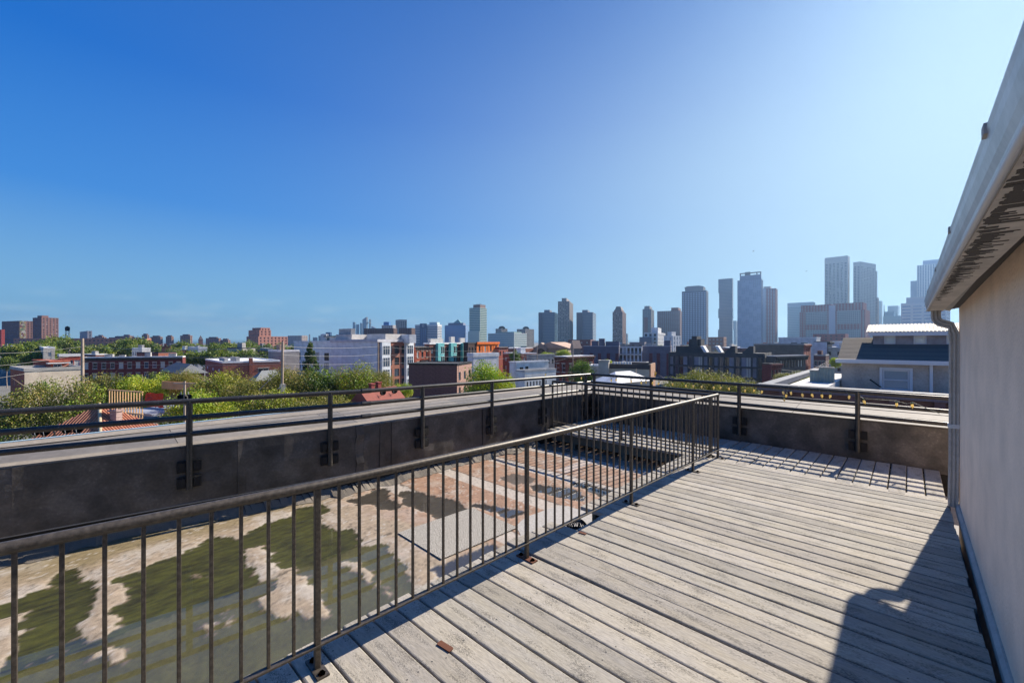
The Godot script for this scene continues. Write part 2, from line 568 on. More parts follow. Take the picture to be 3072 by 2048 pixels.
	for i in na:
		for j in nr:
			var a := a0 + i * st
			var r := r0 + j * st
			var p := Vector2(a + 0.05 * nz.get_noise_2d(a * 2.0, r * 9.0) + 0.07 * nz.get_noise_2d(a * 1.2 + 70.0, r * 16.0), r + 0.05 * nz.get_noise_2d(a * 7.0 + 40.0, r * 4.0)) + Vector2(0.022, 0.022) * nz.get_noise_2d(a * 24.0, r * 24.0 + 11.0)
			var v := 0
			for q in wet.size():
				if boxes[q].has_point(p) and Geometry2D.is_point_in_polygon(p, wet[q][0]):
					v = wet[q][1]
					break
			if v == 1:
				for q in dry:
					if Geometry2D.is_point_in_polygon(p, q):
						v = 0
						break
			kind[i * nr + j] = v
			m[i * nr + j] = 1.0 if v > 0 else 0.0
	for pass_ in 2:
		var o := m.duplicate()
		for i in range(2, na - 2):
			for j in range(2, nr - 2):
				var k := i * nr + j
				o[k] = (m[k] * 2.0 + m[k - 1] + m[k + 1] + m[k - nr] + m[k + nr] + 0.5 * (m[k - 2] + m[k + 2] + m[k - 2 * nr] + m[k + 2 * nr])) / 8.0
		m = o
	var g := G.new()
	g.tinted = true
	var lap := [6.0, 5.02, 4.05, 3.15]
	for i in na:
		for j in nr:
			var k := i * nr + j
			var a := a0 + i * st
			var r := r0 + j * st
			var n1 := nz.get_noise_2d(a * 2.0, r * 2.0)
			var n2 := nz.get_noise_2d(a * 4.0 + 9.0, r * 18.0)
			var n3 := nz.get_noise_2d(a * 22.0, r * 22.0 + 5.0)
			var brown := smoothstep(2.2, 3.1, a + n1 * 1.0 + 0.25 * n3)
			var c := Vector3(0.36, 0.285, 0.205).lerp(Vector3(0.34, 0.205, 0.135), brown)
			c *= 1.0 + 0.34 * n2 + 0.26 * n3
			c = c.lerp(Vector3(0.46, 0.41, 0.35), clampf(n1 * 2.6 + 0.6 * n3 + 0.3 * n2 - 0.2, 0.0, 0.85) * (1.0 - 0.5 * brown))
			# olive silt film along the foot of the parapet
			var film := smoothstep(-5.0, -5.5, r + 0.25 * n1 + 0.08 * n3) * smoothstep(-0.6, 0.0, a) * (1.0 - smoothstep(1.9, 2.4, a))
			c = c.lerp(Vector3(0.20, 0.155, 0.065) * (1.0 + 0.4 * n2), film * 0.75)
			for l in lap:
				var e: float = a - l - 0.06 * (r + 4.0) * (0.5 if l > 5.5 else 0.0) + 0.02 * n1
				if e > -0.24 and e < 0.0:
					c = c.lerp(Vector3(0.50, 0.455, 0.40) * (1.0 + 0.15 * n3), 0.85)
				if absf(e - 0.012) < 0.014:
					c *= 0.35
			var e2 := r + 3.83 - 0.012 * n1
			if a < 2.3 and absf(e2) < 0.012:
				c *= 0.4
			if a > 5.1 and a < 6.0 and absf(r + 3.80) < 0.1:
				c = c.lerp(Vector3(0.50, 0.44, 0.40), 0.8)
			# hairline cracks and old mastic runs in the dry sheet
			var n4 := nz.get_noise_2d(a * 3.0 + 31.0, r * 2.2 + 7.0)
			if absf(n4) < 0.022:
				c *= 0.62
			var n5 := nz.get_noise_2d(a * 1.1 + 3.0, r * 5.0 + 90.0)
			if absf(n5 - 0.2) < 0.02:
				c = c.lerp(Vector3(0.55, 0.51, 0.46), 0.6)
			var w := m[k]
			if Geometry2D.is_point_in_polygon(Vector2(a + 0.05 * n1, r + 0.05 * n3), silt) :
				c = c.lerp(Vector3(0.045, 0.04, 0.036), 0.85)
			var kd := kind[k]
			if w > 0.02:
				var under := Vector3(0.050, 0.052, 0.006) * (1.0 + 1.0 * n2 + 0.5 * n1)
				if kd == 2:
					under = Vector3(0.050, 0.040, 0.028) * (1.0 + 0.5 * n2)
				elif kd == 3:
					under = Vector3(0.022, 0.018, 0.016)
				elif a < 2.3 and r > -3.83 - 0.03 * n1:
					under = Vector3(0.090, 0.084, 0.026) * (1.0 + 0.35 * n1 + 0.3 * n3)
				if kd == 0:
					under = c * Vector3(0.45, 0.43, 0.38)
				c = c.lerp(under, smoothstep(0.44, 0.52, w))
				if w > 0.20 and w < 0.44:
					c = c.lerp(Vector3(0.50, 0.44, 0.36), 0.3)
			g.v.append(Vector3(r, -0.3 + 0.014 * (0.5 - w) + 0.0015 * n3 + 0.002 * n1, -a))
			g.c.append(Color(maxf(c.x, 0.004), maxf(c.y, 0.004), maxf(c.z, 0.003)))
			g.uv.append(Vector2(a, r))
	g.n.resize(na * nr)
	for i in na:
		for j in nr:
			var i0 := maxi(i - 1, 0)
			var i1 := mini(i + 1, na - 1)
			var j0 := maxi(j - 1, 0)
			var j1 := mini(j + 1, nr - 1)
			var da := g.v[i1 * nr + j] - g.v[i0 * nr + j]
			var dr := g.v[i * nr + j1] - g.v[i * nr + j0]
			g.n[i * nr + j] = dr.cross(da).normalized()
			if i < na - 1 and j < nr - 1:
				var k := i * nr + j
				g.ix.append(k); g.ix.append(k + nr); g.ix.append(k + 1)
				g.ix.append(k + 1); g.ix.append(k + nr); g.ix.append(k + nr + 1)
	var rm := StandardMaterial3D.new()
	rm.vertex_color_use_as_albedo = true
	rm.albedo_texture = T.fine
	rm.uv1_triplanar = true
	rm.uv1_world_triplanar = true
	rm.uv1_scale = Vector3.ONE * 1.7
	rm.roughness = 0.8
	rm.heightmap_enabled = true
	rm.heightmap_texture = T.fine
	rm.heightmap_scale = 0.15
	structure(solo("flat_roof", g.mesh(), rm))
	g = G.new()
	g.box(Vector3(-6.9, -0.6, -9.0), Vector3(5.0, -0.325, 4.0))
	structure(solo("roof_slab", g.mesh(), M.roof_grey))
	g = G.new()
	g.quad(P(-1.6, -6.0, -0.3), P(-1.6, -2.1, -0.3), P(6.2, -2.1, -0.3), P(6.2, -6.0, -0.3))
	var wm := StandardMaterial3D.new()
	wm.transparency = BaseMaterial3D.TRANSPARENCY_ALPHA
	wm.albedo_color = Color(0.12, 0.14, 0.04, 0.02)
	wm.roughness = 0.015
	wm.metallic_specular = 0.5
	wm.normal_enabled = true
	var nt := NoiseTexture2D.new()
	nt.width = 512
	nt.height = 512
	nt.seamless = true
	nt.as_normal_map = true
	nt.bump_strength = 1.0
	var fn := FastNoiseLite.new()
	fn.frequency = 0.02
	nt.noise = fn
	wm.normal_texture = nt
	wm.normal_scale = 0.012
	wm.uv1_triplanar = true
	wm.uv1_world_triplanar = true
	wm.uv1_scale = Vector3.ONE * 1.2
	structure(solo("water", g.mesh(), wm))

# ---------------------------------------------------------------- deck
func plank_mesh(l: float, w: float, t: float, u: float) -> ArrayMesh:
	var g := G.new()
	var b := 0.006
	var h := w / 2.0
	g.prism(PackedVector2Array([Vector2(-h, -t), Vector2(h, -t), Vector2(h, -b * 1.2), Vector2(h - b * 0.4, -b * 0.4), Vector2(h - b * 1.3, 0), Vector2(-h + b * 1.3, 0), Vector2(-h + b * 0.4, -b * 0.4), Vector2(-h, -b * 1.2)]), Vector3.ZERO, Vector3(l, 0, 0), Vector3(0, 0, 1), Vector3(0, 1, 0), u, u * 0.37)
	return g.mesh()

func screws_mesh(xs: Array, seed_: int) -> ArrayMesh:
	var g := G.new()
	var rn := RandomNumberGenerator.new()
	rn.seed = seed_
	for x in xs:
		for s in [-0.035, 0.038]:
			var o := Vector3(x + rn.randf_range(-0.02, 0.02), 0.0008, s + rn.randf_range(-0.012, 0.012))
			var rr := rn.randf_range(0.003, 0.0048)
			for k in 6:
				var p := o + Vector3(cos(TAU * k / 6.0), 0, sin(TAU * k / 6.0)) * rr
				var q := o + Vector3(cos(TAU * (k + 1) / 6.0), 0, sin(TAU * (k + 1) / 6.0)) * rr
				g.tri(o, q, p)
	return g.mesh()

func make_deck() -> void:
	var deck := Node3D.new()
	deck.name = "deck_floor"
	add_child(deck)
	structure(deck)
	var meshes := []
	var shorts := []
	for k in 3:
		meshes.append(plank_mesh(2.69, 0.1425, 0.036, k * 0.9))
	shorts.append(plank_mesh(2.43, 0.1425, 0.036, 0.4))
	var scr := []
	for k in 3:
		scr.append(screws_mesh([0.07, 0.13, 0.62, 1.22, 1.83, 2.40], k + 3))
	rng.seed = 77
	var a := -1.02
	var i := 0
	while a < 6.16:
		var short := a > 3.10 and a < 3.52
		var pm: Mesh = shorts[0] if short else meshes[i % 3]
		var p := part("plank", pm, M["plank%d" % [(i * 5 + i / 3) % 6]], deck)
		var skew := 0.012 * clampf((a - 2.6) / 3.0, 0.0, 1.0) + rng.randf_range(-0.0018, 0.0018)
		p.position = P(a + 0.07, -2.39 + (0.26 if short else 0.0) + rng.randf_range(-0.012, 0.008), rng.randf_range(-0.002, 0.002))
		p.rotation.y = skew
		if absf(a - 2.49) < 0.08:
			p.position.y += 0.014
			p.rotation.z = -0.0055
		if not short:
			var s := part("screws", scr[i % 3], M.black, p)
			stuff(s)
		a += 0.1527
		i += 1
	# walkway boards along the far parapet run the other way
	var wk := [plank_mesh(1.44, 0.1435, 0.036, 0.2), plank_mesh(1.44, 0.1435, 0.036, 1.3)]
	var ws := [screws_mesh([0.06, 0.13, 0.7, 1.36], 12), screws_mesh([0.07, 0.7, 0.75, 1.36], 13)]
	var r := -4.96
	i = 0
	while r < 0.25:
		var p := part("walkway_plank", wk[i % 2], M["plank%d" % [(i * 7 + i / 4) % 6]], deck)
		p.position = P(6.235 + rng.randf_range(-0.012, 0.012), r + 0.07, rng.randf_range(-0.001, 0.003))
		p.rotation.y = PI / 2.0 + rng.randf_range(-0.003, 0.003)
		stuff(part("screws", ws[i % 2], M.black, p))
		r += 0.1545
		i += 1
	for jr in [-2.31, -1.72, -1.12, -0.52, 0.05]:
		var g := G.new()
		g.box(P(6.2, jr - 0.02, -0.19), P(3.66 if jr < -2.0 else -1.0, jr + 0.02, -0.037))
		part("joist", g.mesh(), M.joist, deck)
		if jr < -2.0:
			g = G.new()
			g.box(P(3.05, jr - 0.02, -0.19), P(-1.0, jr + 0.02, -0.037))
			part("joist", g.mesh(), M.joist, deck)
	for ja in [6.33, 6.95, 7.5]:
		var g := G.new()
		g.box(P(ja + 0.02, -4.9, -0.19), P(ja - 0.02, 0.28, -0.037))
		part("joist", g.mesh(), M.joist, deck)
	for q in [[6.33, -4.4], [6.33, -3.4], [6.33, -2.6], [3.72, -2.28], [2.2, -2.28], [0.9, -2.28]]:
		var g := G.new()
		g.box(P(q[0] + 0.045, q[1] - 0.045, -0.315), P(q[0] - 0.045, q[1] + 0.045, -0.19))
		part("support_block", g.mesh(), M.joist, deck)
	# rust-stained weld plates left on the planks
	for q in [[1.42, -1.83, 0.10, 0.035, "small rusty orange plate on planks near the closest railing post"], [3.07, -2.05, 0.07, 0.03, "small rust-stained plate by the drain notch in the deck"]]:
		var g := G.new()
		var b := 0.004
		g.prism(PackedVector2Array([Vector2(-q[2] / 2, -q[3] / 2), Vector2(q[2] / 2 - 0.006, -q[3] / 2), Vector2(q[2] / 2, -q[3] / 2 + 0.008), Vector2(q[2] / 2, q[3] / 2), Vector2(-q[2] / 2 + 0.004, q[3] / 2), Vector2(-q[2] / 2, q[3] / 2 - 0.01)]), Vector3.ZERO, Vector3(0, b, 0), Vector3(1, 0, 0), Vector3(0, 0, 1))
		var o := solo("rust_plate", g.mesh(), M.rust)
		o.position = P(q[0], q[1], 0.002)
		o.rotation.y = 0.1
		tag(o, q[4], "plate", "rusty plates")

# ---------------------------------------------------------------- deck railings
func bar(a: Vector3, b: Vector3, w: float, h: float) -> ArrayMesh:
	var g := G.new()
	var d := (b - a).normalized()
	var x := d.cross(Vector3.UP).normalized()
	if x.length() < 0.5:
		x = Vector3.RIGHT
	var y := x.cross(d).normalized()
	var c := minf(w, h) * 0.12
	var hw := w / 2.0
	var hh := h / 2.0
	g.prism(PackedVector2Array([Vector2(-hw + c, -hh), Vector2(hw - c, -hh), Vector2(hw, -hh + c), Vector2(hw, hh - c), Vector2(hw - c, hh), Vector2(-hw + c, hh), Vector2(-hw, hh - c), Vector2(-hw, -hh + c)]), a, b, x, y)
	return g.mesh()

# rise: [distance along the run, height of the top rail]; the run is not quite level
func make_railing(o: Node3D, from: Vector3, to: Vector3, posts: Array, rise: Array) -> void:
	var top: float = rise[-1][1]
	var l := from.distance_to(to)
	var d := (to - from) / l
	var g := G.new()
	var pts := []
	for t in rise:
		pts.append(from + d * t[0] + Vector3(0, t[1], 0))
	g.tube(pts, 0.0225, 14)
	g.lathe(to + Vector3(0, top - 0.022, 0), [Vector2(0, 0), Vector2(0.02, 0.004), Vector2(0.0245, 0.022), Vector2(0.02, 0.04), Vector2(0, 0.046)], 12)
	part("top_rail", g.mesh(), M.iron, o)
	part("bottom_rail", bar(from + Vector3(0, 0.12, 0), to + Vector3(0, 0.12, 0), 0.034, 0.012), M.iron, o)
	var pm := bar(Vector3(0, 0.008, 0), Vector3(0, top - 0.01, 0), 0.029, 0.029)
	var bm := bar(Vector3(0, 0.115, 0), Vector3(0, top - 0.015, 0), 0.0142, 0.0142)
	var turn := atan2(-d.z, d.x)
	var gp := G.new()
	gp.box(Vector3(-0.03, 0.0, -0.085), Vector3(0.03, 0.009, 0.085))
	var gb := G.new()
	for s in [0]:
		gb.lathe(Vector3(0, 0.009, 0.0), [Vector2(0.018, 0), Vector2(0.018, 0.004), Vector2(0.011, 0.004), Vector2(0.011, 0.013), Vector2(0, 0.014)], 6)
	var pl := gp.mesh()
	var bo := gb.mesh()
	for t in posts:
		var p := part("post", pm, M.iron, o, from + d * t)
		p.rotation.y = turn
		p.scale.y = line_at(rise, t) / top
		part("base_plate", pl, M.rust if t > 4.0 and t < 5.0 else M.iron, p, Vector3.ZERO)
		part("bolt", bo, M.rust, p, Vector3(0, 0, 0.06))
		part("bolt", bo, M.rust, p, Vector3(0, 0, -0.06))
	var all := posts.duplicate()
	for i in all.size() - 1:
		var n := int(round((all[i + 1] - all[i]) / 0.11))
		for k in range(1, n):
			var b := part("baluster", bm, M.iron, o, from + d * lerpf(all[i], all[i + 1], float(k) / n))
			b.rotation.y = turn
			b.scale.y = line_at(rise, lerpf(all[i], all[i + 1], float(k) / n)) / top

func make_railings() -> void:
	var o := thing("deck_railing", "dark metal baluster railing running along the planked deck edge above the wet roof", "railing")
	var a := P(-2.2, -2.29, 0)
	var b := P(6.36, -1.975, 0)
	var l := a.distance_to(b)
	make_railing(o, a, b, [0.0, 1.54, 3.085, 4.625, 6.175, 7.705, l], [[0.0, 1.03], [1.54, 0.972], [3.085, 0.925], [4.625, 0.902], [6.175, 0.897], [l, 0.895]])
	o = thing("walkway_railing", "dark metal baluster railing along the walkway beside the far parapet", "railing")
	make_railing(o, P(6.44, -4.98, 0), P(6.36, -2.03, 0), [0.0, 1.48, 2.9], [[0.0, 0.885], [P(6.44, -4.98, 0).distance_to(P(6.36, -2.03, 0)), 0.885]])

# ---------------------------------------------------------------- parapets
func line_at(pts: Array, a: float) -> float:   # r on a polyline of [a, r]
	for i in pts.size() - 1:
		if a <= pts[i + 1][0] or i == pts.size() - 2:
			return lerpf(pts[i][1], pts[i + 1][1], (a - pts[i][0]) / (pts[i + 1][0] - pts[i][0]))
	return 0.0

const LEFT_IN := [[-3.4, -6.33], [2.73, -5.26], [7.72, -4.97]]
const LEFT_OUT := [[-3.4, -6.72], [-0.4, -6.42], [1.7, -6.33], [5.7, -5.93], [8.62, -5.74]]
const TOP_IN := 0.545
const TOP_OUT := 0.655

func coping_panel(o: Node3D, p: Array, mt: Material) -> void:   # p: inner start, inner end, outer end, outer start; folded sheet with a drip edge
	var g := G.new()
	var dn := Vector3(0, -0.014, 0)
	g.quad(p[0], p[1], p[2], p[3])
	g.quad(p[0] + dn, p[3] + dn, p[2] + dn, p[1] + dn)
	for i in 4:
		g.quad(p[(i + 1) % 4], p[i], p[i] + dn, p[(i + 1) % 4] + dn)
	part("coping_panel", g.mesh(), mt, o)

func make_parapets() -> void:
	var o := thing("parapet_wall", "long low black-sheeted parapet with broad grey coping beside the wet roof", "wall")
	var g := G.new()
	var gb := G.new()
	var gt := G.new()
	for i in 2:
		var p := P(LEFT_IN[i][0], LEFT_IN[i][1], 0)
		var q := P(LEFT_IN[i + 1][0], LEFT_IN[i + 1][1], 0)
		var nrm := (q - p).cross(Vector3.UP).normalized()   # towards the roof
		if nrm.x < 0.0:
			nrm = -nrm
		# sheet face, subdivided so that it can buckle a little
		var steps := 60
		var nz := FastNoiseLite.new()
		nz.seed = 4 + i
		nz.frequency = 1.0
		var prev := []
		for k in steps + 1:
			var t := float(k) / steps
			var c := p.lerp(q, t)
			var colm := []
			for y in 7:
				var yy := lerpf(-0.06, TOP_IN - 0.012, y / 6.0)
				var bul := (0.005 * nz.get_noise_2d(t * 14.0, yy * 3.0) + 0.028 * nz.get_noise_2d(t * p.distance_to(q) * 0.9, yy * 0.7 + 9.0)) * (1.0 if y > 0 and y < 6 else 0.75) + 0.012
				colm.append(c + Vector3(0, yy, 0) + nrm * (bul + 0.004))
			if k > 0:
				for y in 6:
					g.quad(prev[y], colm[y], colm[y + 1], prev[y + 1])
			prev = colm
		gb.hex(p + Vector3(0, -0.33, 0) - nrm * 0.03, q - p, Vector3(0, TOP_IN + 0.315, 0), -nrm * 0.35)
		# termination bar and the black strip under it
		gt.hex(p + Vector3(0, -0.072, 0) - nrm * 0.01, q - p, Vector3(0, 0.012, 0), nrm * 0.028)
	part("membrane", g.mesh(), M.tar, o)
	part("core", gb.mesh(), M.tar_black, o)
	part("termination_bar", gt.mesh(), M.bar, o)
	# torn mastic along the foot of the wall
	g = G.new()
	rng.seed = 9
	var a := -1.6
	var pw := 0.05
	while a < 6.1:
		var b := a + rng.randf_range(0.03, 0.09)
		var w := clampf(pw + rng.randf_range(-0.05, 0.05), 0.015, 0.16)
		if rng.randf() < 0.06:
			w = 0.22
		var ra := line_at(LEFT_IN, a) - 0.03
		var rb := line_at(LEFT_IN, b) - 0.03
		g.quad(P(a, ra, -0.23 + rng.randf_range(0, 0.03)), P(a, ra + 0.03 + pw, -0.2875), P(b, rb + 0.03 + w, -0.2875), P(b, rb, -0.23 + rng.randf_range(0, 0.03)))
		pw = w
		a = b
	part("mastic", g.mesh(), mat("mastic", lin(0.30, 0.26, 0.21), 0.8, 0.0, T.grain, 5.0, T.grain, 0.8), o)
	# fold of loose sheet where the wall bends
	g = G.new()
	for k in 5:
		var y0 := lerpf(-0.06, TOP_IN + 0.004, k / 5.0)
		var y1 := lerpf(-0.06, TOP_IN + 0.004, (k + 1) / 5.0)
		var s0 := 0.012 * sin(k * 1.9)
		var s1 := 0.012 * sin((k + 1) * 1.9)
		g.hex(P(2.62 + s0, -5.275 + s0, y0), P(2.62 + s1, -5.275 + s1, y1) - P(2.62 + s0, -5.275 + s0, y0), P(0.10, 0.012, 0), Vector3(0.028, 0, 0))
	part("membrane_fold", g.mesh(), M.tar, o)
	var cuts := [-3.4, -1.2, 0.85, 2.45, 2.72, 4.6, 6.6]
	for i in cuts.size():
		var a0: float = cuts[i] + 0.003
		var a1: float = cuts[i + 1] - 0.003 if i + 1 < cuts.size() else 7.745
		var a2 := a1 if i + 1 < cuts.size() else 8.62
		coping_panel(o, [P(a0, line_at(LEFT_IN, a0) + 0.012, TOP_IN + 0.004), P(a1, line_at(LEFT_IN, a1) + 0.012, TOP_IN + 0.004), P(a2, line_at(LEFT_OUT, a2), TOP_OUT + 0.004), P(a0, line_at(LEFT_OUT, a0), TOP_OUT + 0.004)], M.coping if i % 2 == 0 and i != 3 else M.coping_dark)
	# lapped strips that run along the coping, and upright laps on the wall sheet
	for st in [[0.0, 0.13, 0], [0.60, 0.66, 1], [0.80, 0.985, 0]]:
		g = G.new()
		var aa := -3.4
		while aa < 7.6:
			var ab := minf(aa + 0.55, 7.7)
			var c := []
			for q in [[aa, st[0]], [ab, st[0]], [ab, st[1]], [aa, st[1]]]:
				c.append(P(q[0], line_at(LEFT_IN, q[0]) + 0.012, TOP_IN + 0.0085).lerp(P(q[0], line_at(LEFT_OUT, q[0]), TOP_OUT + 0.0085), q[1]))
			g.quad(c[0], c[1], c[2], c[3])
			g.quad(c[0] + Vector3(0, -0.004, 0), c[1] + Vector3(0, -0.004, 0), c[1], c[0])
			g.quad(c[2] + Vector3(0, -0.004, 0), c[3] + Vector3(0, -0.004, 0), c[3], c[2])
			aa = ab
		part("lap_strip", g.mesh(), M.coping_tan if st[2] == 0 else M.coping_dark, o)
	for aa in [-0.3, 1.35, 2.95, 3.12, 4.75, 6.3]:
		g = G.new()
		var rr := line_at(LEFT_IN, aa)
		g.hex(P(aa, rr + 0.022, -0.058), P(0.07, 0.004, 0), Vector3(0, TOP_IN + 0.05, 0), Vector3(0.006, 0, 0))
		part("sheet_lap", g.mesh(), M.tar, o)
	# pale blue edge strip on the street side
	for i in 4:
		var p := P(LEFT_OUT[i][0], LEFT_OUT[i][1], TOP_OUT - 0.03)
		var q := P(LEFT_OUT[i + 1][0], LEFT_OUT[i + 1][1], TOP_OUT - 0.03)
		g = G.new()
		g.hex(p, q - p, Vector3(0, 0.045, 0), Vector3(-0.035, 0, 0))
		part("edge_strip", g.mesh(), M.flash_blue, o)
	g = G.new()
	for i in 4:
		var p := P(LEFT_OUT[i][0], LEFT_OUT[i][1] + 0.02, -13.0)
		var q := P(LEFT_OUT[i + 1][0], LEFT_OUT[i + 1][1] + 0.02, -13.0)
		g.hex(p, q - p, Vector3(0, 13.0 + TOP_IN - 0.03, 0), Vector3(0.25, 0, 0))
	part("street_face", g.mesh(), paint(0.28, 0.17, 0.13), o)

	o = thing("parapet_wall", "low black parapet with tan coping behind the walkway and string lights", "wall")
	g = G.new()
	var nz := FastNoiseLite.new()
	nz.seed = 14
	nz.frequency = 1.0
	var prev := []
	for k in 61:
		var r := lerpf(-4.97, 0.5, k / 60.0)
		var colm := []
		for y in 7:
			var yy := lerpf(-0.05, TOP_IN - 0.012, y / 6.0)
			colm.append(P(7.72 - 0.004 - 0.005 * nz.get_noise_2d(r * 3.0, yy * 3.0), r, yy))
		if k > 0:
			for y in 6:
				g.quad(prev[y], colm[y], colm[y + 1], prev[y + 1])
		prev = colm
	part("membrane", g.mesh(), M.tar, o)
	g = G.new()
	g.box(P(8.1, -4.97, -0.33), P(7.735, 5.0, TOP_IN - 0.012))
	part("core", g.mesh(), M.tar_black, o)
	var rc := [-4.96, -1.32, 0.9, 5.0]
	for i in 3:
		var r0: float = rc[i] + 0.003
		var r1: float = rc[i + 1] - 0.003
		coping_panel(o, [P(7.735, r0, TOP_IN + 0.004), P(7.735, r1, TOP_IN + 0.004), P(8.62, r1, TOP_OUT + 0.004), P(8.62, r0 if i > 0 else -5.73, TOP_OUT + 0.004)], M.coping)
	# standing seams on the coping
	for da in [0.30, 0.62]:
		g = G.new()
		var t: float = da / 0.885
		var y := lerpf(TOP_IN, TOP_OUT, t) + 0.004
		g.box(P(7.735 + da + 0.006, -4.9, y), P(7.735 + da - 0.006, 4.9, y + 0.006))
		part("seam", g.mesh(), M.coping_dark, o)
	g = G.new()
	g.box(P(8.60, -5.7, -13.0), P(8.35, 5.0, TOP_IN + 0.03))
	part("street_face", g.mesh(), paint(0.28, 0.17, 0.13), o)

func pipe_post(o: Node3D, p: Vector3, top: float, nrm: Vector3) -> void:
	var g := G.new()
	g.tube([Vector3(0, 0.10, 0), Vector3(0, top, 0)], 0.03, 12)
	var post := part("post", g.mesh(), M.pipe, o, p)
	var side := nrm.cross(Vector3.UP)
	g = G.new()
	rng.seed = int(absf(p.x * 1000.0 + p.z * 77.0))
	for y in [0.17, 0.335]:
		for s in [-1.0, 1.0]:
			var c: Vector3 = Vector3(0, y, 0) + side * (0.062 * s) - nrm * 0.032
			g.hex(c - side * 0.042 - Vector3(0, 0.058, 0), side * 0.084, Vector3(0, 0.118, 0), nrm * 0.020)
			g.hex(c - side * 0.028 - Vector3(0, 0.042, 0) + nrm * 0.018, side * 0.056, Vector3(0, 0.086, 0), nrm * 0.014)
			g.hex(c + side * (0.036 * s) - side * 0.006 - Vector3(0, 0.046, 0) + nrm * 0.018, side * 0.011, Vector3(0, 0.096, 0), nrm * 0.012)
	part("mount", g.mesh(), M.tar_black, post)

func make_pipe_rails() -> void:
	var o := thing("pipe_railing", "three-pipe dark railing with chipped paint along the long roof parapet", "railing")
	var off := 0.058
	var hs := [[1.055, 1.0, 0.955], [0.875, 0.835, 0.795], [0.695, 0.668, 0.635]]
	var A := [-3.4, 2.80, 7.66]
	for k in 3:
		var g := G.new()
		g.tube([P(A[0], line_at(LEFT_IN, A[0]) + off, lerpf(hs[k][0], hs[k][1], -0.35)), P(2.0, line_at(LEFT_IN, 2.0) + off, lerpf(hs[k][0], hs[k][1], 0.85)), P(2.78, line_at(LEFT_IN, 2.78) + off, hs[k][1] - 0.004)], 0.0275, 14)
		part("pipe", g.mesh(), M.pipe, o)
		g = G.new()
		g.tube([P(2.74, line_at(LEFT_IN, 2.74) + off, hs[k][1]), P(A[2], line_at(LEFT_IN, A[2]) + off, hs[k][2])], 0.0265, 14)
		part("pipe", g.mesh(), M.pipe, o)
		g = G.new()
		g.tube([P(2.68, line_at(LEFT_IN, 2.68) + off, hs[k][1]), P(2.80, line_at(LEFT_IN, 2.80) + off, hs[k][1])], 0.031, 14)
		part("coupling", g.mesh(), M.pipe, o)
	for px in [-130.0, 567.0, 990.0, 1267.0, 1476.0, 1630.0, 1757.0]:
		# where the sight line meets the pipe line
		var best := 0.0
		var lo := -1.6
		var hi := 7.66
		for it in 40:
			best = (lo + hi) / 2.0
			var q := P(best, line_at(LEFT_IN, best) + off, 0)
			var x := 1536.0 + F * q.dot(rgt) / maxf(q.dot(fwd), 0.01)
			if x < px:
				lo = best
			else:
				hi = best
		var t := clampf((best - 0.0) / 7.66, 0.0, 1.0)
		pipe_post(o, P(best, line_at(LEFT_IN, best) + off, 0), lerpf(1.04, 0.955, t), Vector3(0.99, 0, 0.09).normalized())
	var o2 := thing("pipe_railing", "three-pipe dark railing above the far parapet, wound with string lights", "railing")
	var h2 := [[0.955, 0.93], [0.795, 0.765], [0.635, 0.605]]
	for k in 3:
		var g := G.new()
		g.tube([P(7.66, -4.9, h2[k][0]), P(7.66, 0.5, h2[k][1])], 0.0265, 14)
		part("pipe", g.mesh(), M.pipe, o2)
	for px in [1783.0, 1954.0, 2218.0, 2574.0]:
		var kx: float = (px - 1536.0) / F
		var s := sin(deg_to_rad(YAW))
		var c := cos(deg_to_rad(YAW))
		var d := 7.66 / (c + s * kx)
		var r := d * (-s + c * kx)
		pipe_post(o2, P(7.66, r, 0), 0.945, Vector3(0, 0, 1))

